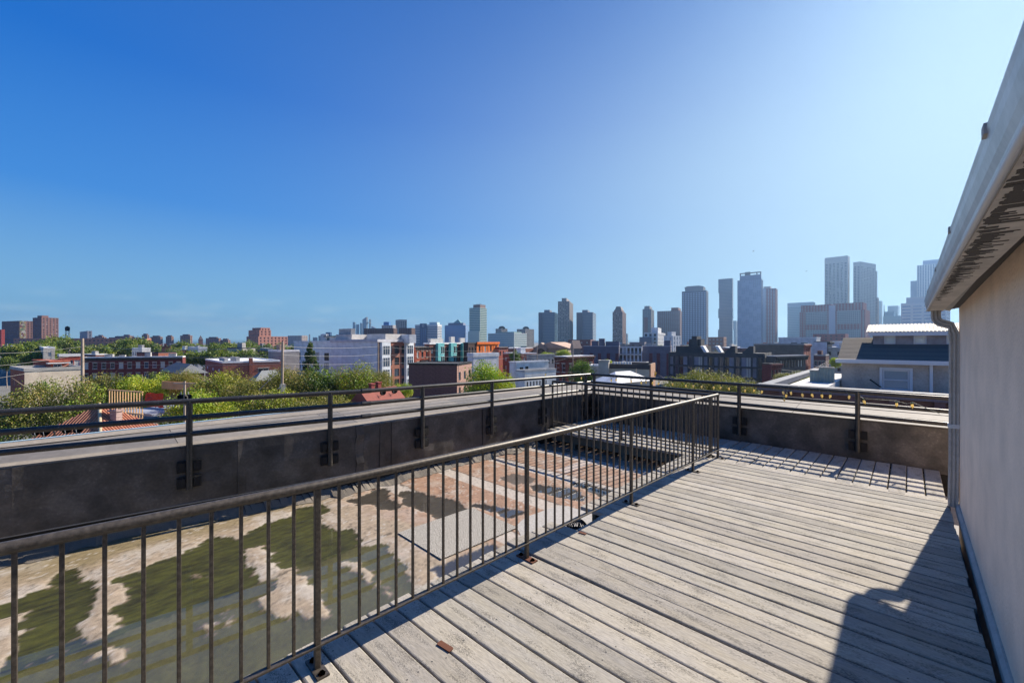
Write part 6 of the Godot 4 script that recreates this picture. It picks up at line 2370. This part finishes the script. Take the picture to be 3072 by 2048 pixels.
	g.prism(PackedVector2Array([Vector2(q.w[0] * 0.14, q.h + 0.6), Vector2(q.w[0] * 0.86, q.h + 0.6), Vector2(q.w[0] * 0.89, q.h + 9.0), Vector2(q.w[0] * 0.78, q.h + 11.5), Vector2(q.w[0] * 0.28, q.h + 11.5), Vector2(q.w[0] * 0.10, q.h + 9.0)]), Vector3(0, 0, 1), Vector3(0, 0, q.w[1] - 1.0), Vector3(1, 0, 0), Vector3(0, 1, 0))
	part("crown", g.mesh(), plain(0.246, 0.246, 0.261), q.o)
	# stacked tower with shifted storeys
	var st := plain(0.145, 0.167, 0.225)
	q = tower("stacked_tower", "dark banded tower of shifted stacked blocks", 2158, 2197, 2200, 836, 1050, 4, st, gl, 60, 3.6, 0.0, 0.5)
	g = G.new()
	for s in [[0.80, 1.0, 1.4, -0.6], [0.43, 0.56, 1.6, 1.4], [0.0, 0.26, 2.0, 1.2]]:
		g.box(Vector3(-s[3], q.h * s[0], -2.4), Vector3(q.w[0] + s[2], q.h * s[1], q.w[1]))
	var sb := part("shifted_block", g.mesh(), gl, q.o)
	stuff(sb)
	g = G.new()
	for s in [[0.80, 1.0, 1.4, -0.6], [0.43, 0.56, 1.6, 1.4], [0.0, 0.26, 2.0, 1.2]]:
		var v: float = q.h * s[0]
		while v < q.h * s[1] + 0.1:
			g.box(Vector3(-s[3] - 0.2, v, -2.9), Vector3(q.w[0] + s[2] + 0.2, v + 1.8, -2.39))
			v += 3.6
	stuff(part("shifted_bands", g.mesh(), st, q.o))
	q = tower("glass_tower", "pale distant glass tower between stacked and patchwork towers", 2200, 2208, 2214, 963, 1800, 10, pale, gt, 8, 4, 0.2, 0.3)
	# patchwork tower
	var pb := plain(0.203, 0.246, 0.362, 0.35)
	q = tower("patchwork_tower", "blue-grey tower with shifted panel pattern and open dark crown", 2213, 2284, 2289, 838, 860, 4, pb, plain(0.290, 0.362, 0.522, 0.15), 3.4, 3.1, 0.2, 0.22)
	g = G.new()
	var rn := RandomNumberGenerator.new()
	rn.seed = 12
	for c in 6:
		for r in 12:
			var fl: float = q.h / 36.0
			var off := (c * 2) % 3
			var u0: float = q.w[0] * c / 6.0
			var v0: float = fl * (r * 3 + off)
			if v0 + fl * 3.0 > q.h:
				continue
			if (c + r) % 2 == 0:
				fbox(g, 0, u0 + 0.3, u0 + q.w[0] / 6.0 - 0.3, v0 + 0.3, v0 + fl * 2.8, 0.52, 0.75)
	stuff(part("panels", g.mesh(), plain(0.275, 0.334, 0.478, 0.3), q.o))
	g = G.new()
	fbox(g, 0, q.w[0] * 0.0, q.w[0] * 0.9, q.h + 0.6, q.h + 10.0, -6.0, 0.3)
	part("upper_storeys", g.mesh(), pb, q.o)
	g = G.new()
	fbox(g, 0, 0.0, q.w[0] * 0.9, q.h + 14.0, q.h + 15.6, -6.0, 0.4)
	for u in [0.0, 0.16, 0.46, 0.62, 0.86]:
		fbox(g, 0, q.w[0] * u, q.w[0] * u + 1.6, q.h + 10.0, q.h + 14.0, -3.0, 0.3)
	fbox(g, 0, q.w[0] * 0.46, q.w[0] * 0.68, q.h + 10.0, q.h + 17.0, -6.0, 0.0)
	part("open_crown", g.mesh(), plain(0.087, 0.087, 0.109), q.o)
	q = tower("red_brown_tower", "red-brown gridded tower joined behind the patchwork tower", 2286, 2327, 2333, 866, 900, 6, plain(0.232, 0.109, 0.116), plain(0.319, 0.377, 0.464, 0.2), 4.6, 3.0, 0.45, 0.42)
	g = G.new()
	fbox(g, 0, q.w[0] * 0.70, q.w[0], 0, q.h + 2.0, 0.52, 1.4)
	part("glass_flank", g.mesh(), plain(0.261, 0.334, 0.435, 0.2), q.o)
	crown_box(q, 0.4, 0.9, 0.2, 0.8, 6.0, plain(0.377, 0.348, 0.348))
	q = tower("teal_block", "low pale teal glass block left of the wide red building", 2363, 2440, 2446, 907, 940, 6, plain(0.348, 0.493, 0.551, 0.3), gt, 60, 3.8, 0.0, 0.3, 9.0, "building")
	# wide red building in steps
	var red := plain(0.27, 0.05, 0.055)
	var rw := plain(0.34, 0.34, 0.36, 0.3)
	q = tower("red_apartment_block", "very wide dark red apartment block with white window bands", 2400, 2596, 2610, 930, 720, 5, red, rw, 4.4, 3.1, 0.58, 0.60, 0.0, "building")
	for s in [[0.03, 0.46, 12.5], [0.50, 0.98, 12.0]]:
		var up := Node3D.new()
		up.name = "upper_storeys"
		q.o.add_child(up, true)
		up.position = Vector3(q.w[0] * s[0], q.h, 1.2)
		lattice({"o": up, "w": [q.w[0] * (s[1] - s[0]), q.w[1] * 0.7], "h": s[2]}, red, rw, 4.4, 3.1, 0.58, 0.60, 0.5)
	g = G.new()
	for s in [[0.06, 0.40], [0.56, 0.90]]:
		for v in [[0.12, 0.52], [0.66, 1.0]]:
			fbox(g, 0, q.w[0] * s[0], q.w[0] * s[1], q.h * v[0], q.h * v[1], 0.52, 0.75)
	stuff(part("white_balcony_bands", g.mesh(), plain(0.36, 0.33, 0.33), q.o))
	g = G.new()
	for s in [[0.06, 0.40], [0.56, 0.90]]:
		for v in [[0.12, 0.52], [0.66, 1.0]]:
			var y: float = q.h * v[0]
			while y < q.h * v[1] - 1.6:
				var n := 12
				for k in n:
					var u: float = q.w[0] * lerpf(s[0], s[1], (k + 0.25) / n)
					fbox(g, 0, u, u + q.w[0] * (s[1] - s[0]) / n * 0.55, y + 0.9, y + 2.4, 0.755, 0.8)
				y += 3.1
	stuff(part("balcony_windows", g.mesh(), gd, q.o))
	g = G.new()
	fbox(g, 0, q.w[0] * 0.43, q.w[0] * 0.53, q.h * 0.2, q.h + 10.0, 0.52, 1.6)
	part("pale_centre", g.mesh(), plain(0.493, 0.435, 0.493), q.o)
	var grt := plain(0.36, 0.34, 0.335)
	q = tower("grey_twin_tower", "taller left twin of two grey residential towers with blank top", 2475, 2544, 2549, 768, 980, 5, grt, plain(0.05, 0.06, 0.08, 0.15), 7.4, 3.6, 0.40, 0.40, 14.0)
	blinds(q, M.blind, 0, 3.7, 3.2, 0.25, 9)
	q = tower("grey_twin_tower", "right twin of two grey residential towers with slanted shoulder", 2561, 2582, 2628, 786, 960, 62, grt, plain(0.05, 0.06, 0.08, 0.15), 7.0, 3.6, 0.40, 0.40, 9.0)
	blinds(q, M.blind, 1, 3.5, 3.2, 0.25, 10)
	g = G.new()
	fbox(g, 1, q.w[1] - 3.0, q.w[1] + 4.0, q.h * 0.58, q.h * 0.92, -6.0, 1.5)
	part("balcony_stack", g.mesh(), plain(0.290, 0.275, 0.290), q.o)
	q = tower("thin_brown_tower", "thin brown balconied tower right of the grey twin towers", 2628, 2634, 2637, 894, 900, 8, plain(0.319, 0.246, 0.217), gd, 4, 3.1, 0.2, 0.5)
	q = tower("glass_tower", "pale hazy tower behind the thin brown tower", 2637, 2644, 2648, 904, 1500, 8, pale, gt, 8, 4, 0.25, 0.3)
	q = tower("teal_tower", "teal glass block with dark mast left of the beige office", 2650, 2700, 2706, 948, 980, 5, plain(0.232, 0.406, 0.478, 0.3), gt, 60, 3.8, 0.0, 0.3)
	crown_box(q, 0.35, 0.92, 0.1, 0.9, 11.0, plain(0.189, 0.319, 0.392))
	g = G.new()
	g.tube([Vector3(q.w[0] * 0.95, q.h, 4), Vector3(q.w[0] * 0.95, q.h + 27.0, 4)], 1.2, 6, 0.5)
	part("mast", g.mesh(), plain(0.116, 0.131, 0.174), q.o)
	q = tower("glass_tower", "pale blue block above the teal glass block", 2664, 2694, 2700, 918, 1350, 5, pale, gt, 60, 4, 0.0, 0.2)
	q = tower("beige_office", "wide beige office block with ribbon windows behind the gutter", 2704, 2840, 2900, 905, 780, 10, plain(0.522, 0.507, 0.522), plain(0.232, 0.290, 0.420, 0.2), 14, 6.2, 0.22, 0.55, 3.0, "building")
	crown_box(q, 0.45, 0.9, 0.2, 0.9, 12.0, plain(0.478, 0.464, 0.478))
	q = tower("striped_tower", "tall white striped tower half hidden by the gutter", 2752, 2830, 2850, 790, 1000, 8, plain(0.620, 0.620, 0.620), plain(0.189, 0.246, 0.348, 0.15), 4.6, 3.8, 0.40, 0.18)
	crown_box(q, 0.1, 0.8, 0.1, 0.9, 12.0, plain(0.319, 0.377, 0.493))
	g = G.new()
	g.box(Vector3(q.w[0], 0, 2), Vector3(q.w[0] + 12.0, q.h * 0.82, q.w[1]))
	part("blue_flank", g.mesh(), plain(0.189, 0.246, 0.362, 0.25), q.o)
	# blocks in the gaps of the lower skyline
	q = tower("white_apartment", "white mid-rise apartments with dark slate wing below brown glass tower", 1932, 1972, 1995, 1000, 330, 25, plain(0.620, 0.620, 0.620), gd, 3.5, 3.1, 0.5, 0.35, 0.0, "building")
	g = G.new()
	fbox(g, 0, q.w[0] * 0.4, q.w[0] * 1.3, 0, q.h - 3.0, 0.6, 3.0)
	part("slate_wing", g.mesh(), plain(0.174, 0.189, 0.232), q.o)
	crown_box(q, 0.0, 0.5, 0.1, 0.5, 4.5, plain(0.620, 0.620, 0.620))
	q = tower("white_stepped_apartment", "white stepped apartments left of the big grid tower", 1993, 2018, 2042, 1010, 310, 45, plain(0.620, 0.620, 0.620), plain(0.435, 0.450, 0.478, 0.3), 4.0, 3.1, 0.6, 0.4, 0.0, "building")
	crown_box(q, 0.1, 0.6, 0.0, 0.5, 3.5, plain(0.620, 0.620, 0.620))
	q = tower("brick_lowrise", "brown brick low-rise with white windows under the stacked tower", 2125, 2170, 2178, 1014, 330, 10, plain(0.348, 0.217, 0.174), M.blind, 2.8, 3.1, 0.5, 0.5, 0.0, "building")
	q = tower("brick_lowrise", "dark brick low-rise with white windows behind the church", 1704, 1770, 1780, 1022, 300, 8, plain(0.189, 0.087, 0.080), M.blind, 4.0, 3.1, 0.7, 0.6, 0.0, "building")
	q = tower("grey_lowrise", "grey low-rise between slate-blue block and white apartments", 1889, 1932, 1937, 1030, 260, 8, plain(0.232, 0.203, 0.217), gd, 4.0, 3.1, 0.6, 0.6, 0.0, "building")
	q = tower("red_wing", "low red brick wing under the wide red apartment block", 2440, 2535, 2545, 1004, 420, 8, plain(0.290, 0.072, 0.072), gd, 4.5, 3.1, 0.6, 0.6, 0.0, "building")

# ---------------------------------------------------------------- filler of the low town and the trees
func make_town() -> void:
	rng.seed = 404
	var walls := [brick(0.26, 0.085, 0.06), paint(0.50, 0.49, 0.48), paint(0.32, 0.30, 0.28), brick(0.34, 0.12, 0.08), paint(0.42, 0.38, 0.33), brick(0.16, 0.06, 0.05)]
	var names := ["brick red", "white rendered", "grey rendered", "orange brick", "beige rendered", "dark brick"]
	var n := 0
	for row in [[150.0, 12], [185.0, 14], [230.0, 18], [285.0, 20], [350.0, 22]]:
		for i in row[1]:
			var px: float = lerpf(-60.0, 2560.0, (i + rng.randf_range(0.1, 0.9)) / row[1])
			var w: float = rng.randf_range(8.0, 18.0)
			var d: float = row[0] * rng.randf_range(0.93, 1.07)
			if px > 880 and px < 1510 and d < 200.0:
				continue
			if px > 1740 and px < 2440 and d < 215.0:
				continue
			var k := rng.randi() % 6
			var hp := w / d * F
			var h := rng.randf_range(8.8, 11.8)
			var yt := 1025.0 + (EYE - GROUND - h) / d * F
			var q := block("rowhouse", "low %s house among the rooftops between the tree belts" % names[k], "house", px - hp * 0.55, px, px + hp * 0.45, yt, d, rng.randf_range(15.0, 70.0), "low %s houses of the town" % names[k])
			lattice(q, walls[k], M.glass if rng.randf() < 0.7 else M.blind, 3.0, 3.3, 0.66, 0.55, 0.18)
			roof_cap({"o": q.o, "w": q.w, "h": q.h + 0.6}, [M.roof_white, M.roof_grey, M.roof_white, M.roof_dark][rng.randi() % 4], 0.35, 0.1)
			if rng.randf() < 0.6:
				penthouses({"o": q.o, "w": q.w, "h": q.h + 0.6}, [[0.2, rng.randf_range(0.35, 0.6), 0.2, 0.5, rng.randf_range(1.0, 2.4)]], [M.concrete, M.roof_white, walls[k]][rng.randi() % 3])
			n += 1

func make_trees() -> void:
	M.leaf = StandardMaterial3D.new()
	M.leaf.vertex_color_use_as_albedo = true
	M.leaf.roughness = 0.55
	M.leaf.cull_mode = BaseMaterial3D.CULL_DISABLED
	M.leaf.backlight_enabled = true
	M.leaf.backlight = Color(0.75, 0.8, 0.35)
	var olive := [Color(0.192, 0.197, 0.041), Color(0.260, 0.259, 0.055), Color(0.136, 0.156, 0.035), Color(0.362, 0.290, 0.072)]
	var green := [Color(0.160, 0.239, 0.029), Color(0.227, 0.310, 0.032), Color(0.113, 0.187, 0.026)]
	var lime := [Color(0.317, 0.414, 0.032), Color(0.430, 0.476, 0.036), Color(0.227, 0.331, 0.029), Color(0.498, 0.455, 0.043)]
	var dark := [Color(0.067, 0.115, 0.023), Color(0.102, 0.156, 0.029), Color(0.056, 0.092, 0.022)]
	var belt := [Color(0.136, 0.207, 0.032), Color(0.192, 0.259, 0.036), Color(0.113, 0.175, 0.032), Color(0.250, 0.270, 0.043)]
	var autumn := [Color(0.500, 0.270, 0.029), Color(0.500, 0.331, 0.043), Color(0.500, 0.414, 0.043)]
	tree_kind("olive", 4.0, 3.2, 21000, 0.17, olive, 90)
	tree_kind("open", 3.6, 4.0, 8500, 0.20, olive + olive + green + lime.slice(0, 1), 46)
	tree_kind("mixed", 4.0, 3.4, 15000, 0.20, olive + olive + lime, 70)
	tree_kind("lime", 4.0, 3.6, 17000, 0.24, lime, 70)
	tree_kind("dark", 3.5, 3.0, 9000, 0.24, dark + green, 60)
	tree_kind("belt", 4.5, 3.4, 2600, 0.6, belt, 40)
	tree_kind("beltdark", 4.5, 3.8, 2600, 0.6, dark + belt, 40)
	tree_kind("conifer", 3.0, 4.5, 7000, 0.30, dark, 90, 1.0)
	tree_kind("autumn", 3.0, 3.0, 6000, 0.22, autumn, 50)
	var gnear := "trees behind the terracotta house"
	var near := [
		["open", "leafy tree at the left frame edge behind the parapet railing", 35, 1160, 95, 52, 1.1], ["open", "loose branched tree right of the frame-edge tree, before the beige wall", 118, 1124, 75, 55, 1.2],
		["open", "airy tree above the terracotta roof ridge", 225, 1122, 85, 56, 1.15], ["open", "tree between the airy tree and the timber frame", 315, 1108, 65, 60, 1.1],
		["lime", "round yellow-green tree in front of the dark red brick row", 425, 1104, 72, 62, 1.0], ["dark", "dark tree left of the grey hipped roof", 478, 1112, 50, 70, 1.0],
		["olive", "grey-green tree before the grey hipped roof house", 560, 1106, 58, 64, 1.0], ["mixed", "broad tree behind the pole with white transformers", 660, 1108, 85, 58, 1.0],
		["lime", "yellow-green tree low over the parapet beside the transformers", 600, 1165, 95, 46, 0.9], ["olive", "wide tree in front of the small grey hip roof", 745, 1128, 75, 52, 1.0],
		["olive", "tree just right of the leaning wooden pole", 870, 1100, 85, 55, 1.0], ["dark", "dense tree at the middle of the olive tree row", 965, 1098, 85, 56, 1.0],
		["mixed", "tallest tree of the olive row under the pale block", 1075, 1088, 85, 58, 1.0], ["olive", "tree at the right end of the olive row by the brick front", 1135, 1110, 50, 60, 1.0],
		["mixed", "low tree in front of the olive row above the coping", 820, 1165, 105, 44, 0.8], ["olive", "low tree left of the red roof house", 980, 1170, 100, 44, 0.85],
		["lime", "small bright green tree beside the brown brick wall", 1205, 1138, 32, 56, 1.3], ["lime", "large bright yellow-green tree in front of the white parapet roof", 1470, 1082, 85, 56, 1.1],
		["dark", "round dark green tree beside the red corner building", 1748, 1075, 46, 84, 1.1], ["olive", "wide olive tree in front of the black framed block", 2120, 1106, 95, 50, 0.85],
		["olive", "lower olive tree left of the black framed block's tree", 2040, 1128, 75, 47, 0.9], ["olive", "olive tree close to the far parapet lights", 2215, 1128, 70, 44, 0.9],
		["autumn", "small orange autumn tree behind the beige garage", 1938, 1088, 20, 96, 1.0], ["autumn", "orange bush at the corner of the beige garage", 1958, 1105, 12, 88, 1.6],
		["lime", "small bright tree behind the tan chimney block", 1822, 1078, 20, 100, 1.0], ["conifer", "dark green conifer in front of the pale apartment block", 930, 1030, 42, 105, 1.2],
		["dark", "dark tree right of the low red brick house", 1545, 1050, 22, 120, 1.2], ["lime", "yellowing trees under the church wall", 1690, 1048, 24, 140, 0.8],
		["lime", "small green tree in front of the church eave", 1640, 1052, 24, 140, 0.7], ["olive", "leafy street tree below the old brick street", 2400, 1112, 34, 85, 0.8],
		["lime", "small green tree beside the lavender-grey hall", 2508, 1072, 18, 110, 1.0], ["olive", "low shrubs behind the green corrugated fence", 2350, 1118, 30, 80, 0.7],
		["lime", "yellow shrub at the foot of the green corrugated fence", 2418, 1128, 14, 24, 0.9],
	]
	for i in near.size():
		var t: Array = near[i]
		tree(t[0], t[1], t[2], t[3], t[4], t[5], i, "", t[6])
	# tree belts further off
	rng.seed = 55
	var named := [[40, 1030, 36, 170], [88, 1024, 34, 175], [128, 1016, 30, 190], [175, 1006, 34, 210], [205, 1012, 30, 205], [250, 1034, 30, 220], [300, 1030, 34, 230], [350, 1020, 32, 240], [392, 1012, 34, 245], [430, 1016, 34, 250], [470, 1024, 30, 250], [550, 1022, 30, 240], [590, 1030, 26, 230], [640, 1028, 32, 250], [690, 1024, 34, 255], [745, 1022, 30, 250], [790, 1028, 34, 240], [840, 1032, 30, 230], [580, 1048, 38, 150], [640, 1044, 40, 150], [690, 1050, 36, 155], [740, 1046, 36, 150], [785, 1048, 30, 145], [520, 1046, 26, 180], [100, 1052, 36, 150], [20, 1070, 24, 120], [150, 1040, 36, 165], [885, 1034, 22, 220]]
	for i in named.size():
		var t: Array = named[i]
		tree("belt" if i % 3 != 1 else "beltdark", "broad green tree in the tree belt beyond the red brick row", t[0], t[1], t[2], t[3], i, "trees of the left tree belt", 1.0)
	for i in 60:
		var d: float = rng.randf_range(200.0, 420.0)
		var px: float = rng.randf_range(-60.0, 900.0) if i < 42 else rng.randf_range(1500.0, 2600.0)
		var top: float = rng.randf_range(9.5, 13.5)
		tree("belt" if i % 2 == 0 else "beltdark", "distant green tree between rooftops of the town", px, 1025.0 + (EYE - GROUND - top) / d * F, 4.4 / d * F * rng.randf_range(0.9, 1.4), d, i, "distant trees between the rooftops", 0.95)

func make_wires() -> void:
	var p := pole("grey leaning utility pole before the red brick row", 246, 1016, 78, 0.30, 1.2)
	var g := G.new()
	g.box(Vector3(-0.9, 15.0, -0.06), Vector3(0.9, 15.12, 0.06))
	p = pole("tall wooden pole leaning between the tree crowns", 847, 1026, 50, 0.19, -0.35)
	g = G.new()
	g.box(Vector3(-0.25, 8.6, -0.25), Vector3(0.25, 9.6, 0.25))
	part("fitting", g.mesh(), M.concrete, p)
	pole("thin wooden pole against the pale apartment block", 1134, 1028, 70, 0.13)
	p = pole("dark pole carrying two white transformers", 553, 1144, 38, 0.12)
	var h := EYE - (1144.0 - 1025.0) / F * 38.0 - GROUND
	for s in [-1, 1]:
		g = G.new()
		g.lathe(Vector3.ZERO, [Vector2(0, 0), Vector2(0.24, 0.0), Vector2(0.26, 0.1), Vector2(0.26, 0.62), Vector2(0.2, 0.7), Vector2(0, 0.72)], 14)
		var tr := part("transformer", g.mesh(), paint(0.55, 0.57, 0.6), p, rgt * (0.32 * s) + Vector3(0, h - 1.9, 0))
		g = G.new()
		g.tube([Vector3(0.1, 0.7, 0), Vector3(0.1, 0.95, 0)], 0.03, 5)
		g.tube([Vector3(-0.1, 0.7, 0), Vector3(-0.1, 0.95, 0)], 0.03, 5)
		part("bushings", g.mesh(), M.concrete, tr)
		stuff(tr.get_node("bushings"))
	g = G.new()
	g.tube([rgt * -1.0 + Vector3(0, h - 0.2, 0), rgt * 1.0 + Vector3(0, h - 0.2, 0)], 0.05, 5)
	part("crossarm", g.mesh(), M.pole, p)
	pole("slim grey pole before the church and grey row", 1542, 1042, 90, 0.16)
	pole("grey pole right of the church gable", 1611, 1038, 110, 0.16)
	pole("dark pole at the right end of the power lines", 1719, 1034, 100, 0.14)
	pole("thin pole standing by the beige garage", 1909, 1106, 60, 0.08)
	var A := at(847, 1040, 50)
	var B := at(1134, 1040, 70)
	var C := at(1719, 1042, 100)
	var names := ["top", "middle", "lowest"]
	for k in 3:
		var dy := Vector3(0, -1.0 * k, 0)
		wire("%s power line between leaning pole and thin pole" % names[k], A + dy, B + dy * 1.3, 0.25)
		wire("%s power line from thin pole past the turquoise bays" % names[k], B + dy * 1.3, at(1542, 1048 + 12 * k, 90), 0.6)
		wire("%s power line running right towards the church" % names[k], at(1542, 1048 + 12 * k, 90), C + dy, 1.4)
		wire("%s power line from the left edge to the grey leaning pole" % names[k], at(-60, 1062 + 40 * k, 60), at(246, 1040 + 22 * k, 78), 0.3)
		wire("%s power line from grey leaning pole to tall wooden pole" % names[k], at(246, 1040 + 22 * k, 78), A + dy, 0.5)
	wire("slanting guy wire left of the tall wooden pole", at(846, 1104, 50), at(775, 1172, 48), 0.0)
	wire("short guy wire low on the tall wooden pole", at(852, 1150, 50), at(825, 1174, 49), 0.0)
	for k in 4:
		wire("loose cable sagging over the old brick street", at(2316 + 10 * k, 1140 - 10 * k, 80), at(2490, 1080 + 5 * k, 120), 0.8)

func make_birds() -> void:
	for b in [[2260, 755, "small dark bird high above the patchwork tower"], [2419, 815, "small dark bird left of the grey twin towers"]]:
		var g := G.new()
		g.tube([Vector3(-0.14, 0.0, 0), Vector3(0.0, 0.03, 0), Vector3(0.16, 0.0, 0)], 0.055, 6, 0.02)
		g.quad(Vector3(-0.06, 0.03, 0), Vector3(0.08, 0.03, 0), Vector3(0.02, 0.14, 0.42), Vector3(-0.06, 0.14, 0.40))
		g.quad(Vector3(0.08, 0.03, 0), Vector3(-0.06, 0.03, 0), Vector3(-0.06, 0.12, -0.40), Vector3(0.02, 0.12, -0.42))
		var o := solo("bird", g.mesh(), M.black)
		o.position = at(b[0], b[1], 90.0)
		o.rotation.y = 0.9
		tag(o, b[2], "bird", "birds in the sky")

func _ready() -> void:
	make_light()
	make_textures()
	make_materials()
	# street level
	var g := G.new()
	g.quad(Vector3(-4500, GROUND, 3000), Vector3(4500, GROUND, 3000), Vector3(4500, GROUND, -4500), Vector3(-4500, GROUND, -4500))
	structure(solo("ground", g.mesh(), paint(0.13, 0.125, 0.11, 0.95, 0.02)))
	make_roof()
	make_house()
	make_parapets()
	make_deck()
	make_railings()
	make_pipe_rails()
	make_neighbour()
	make_mid()
	make_towers()
	make_town()
	make_trees()
	make_wires()
	make_roof_things()
	make_string_lights()
	make_birds()
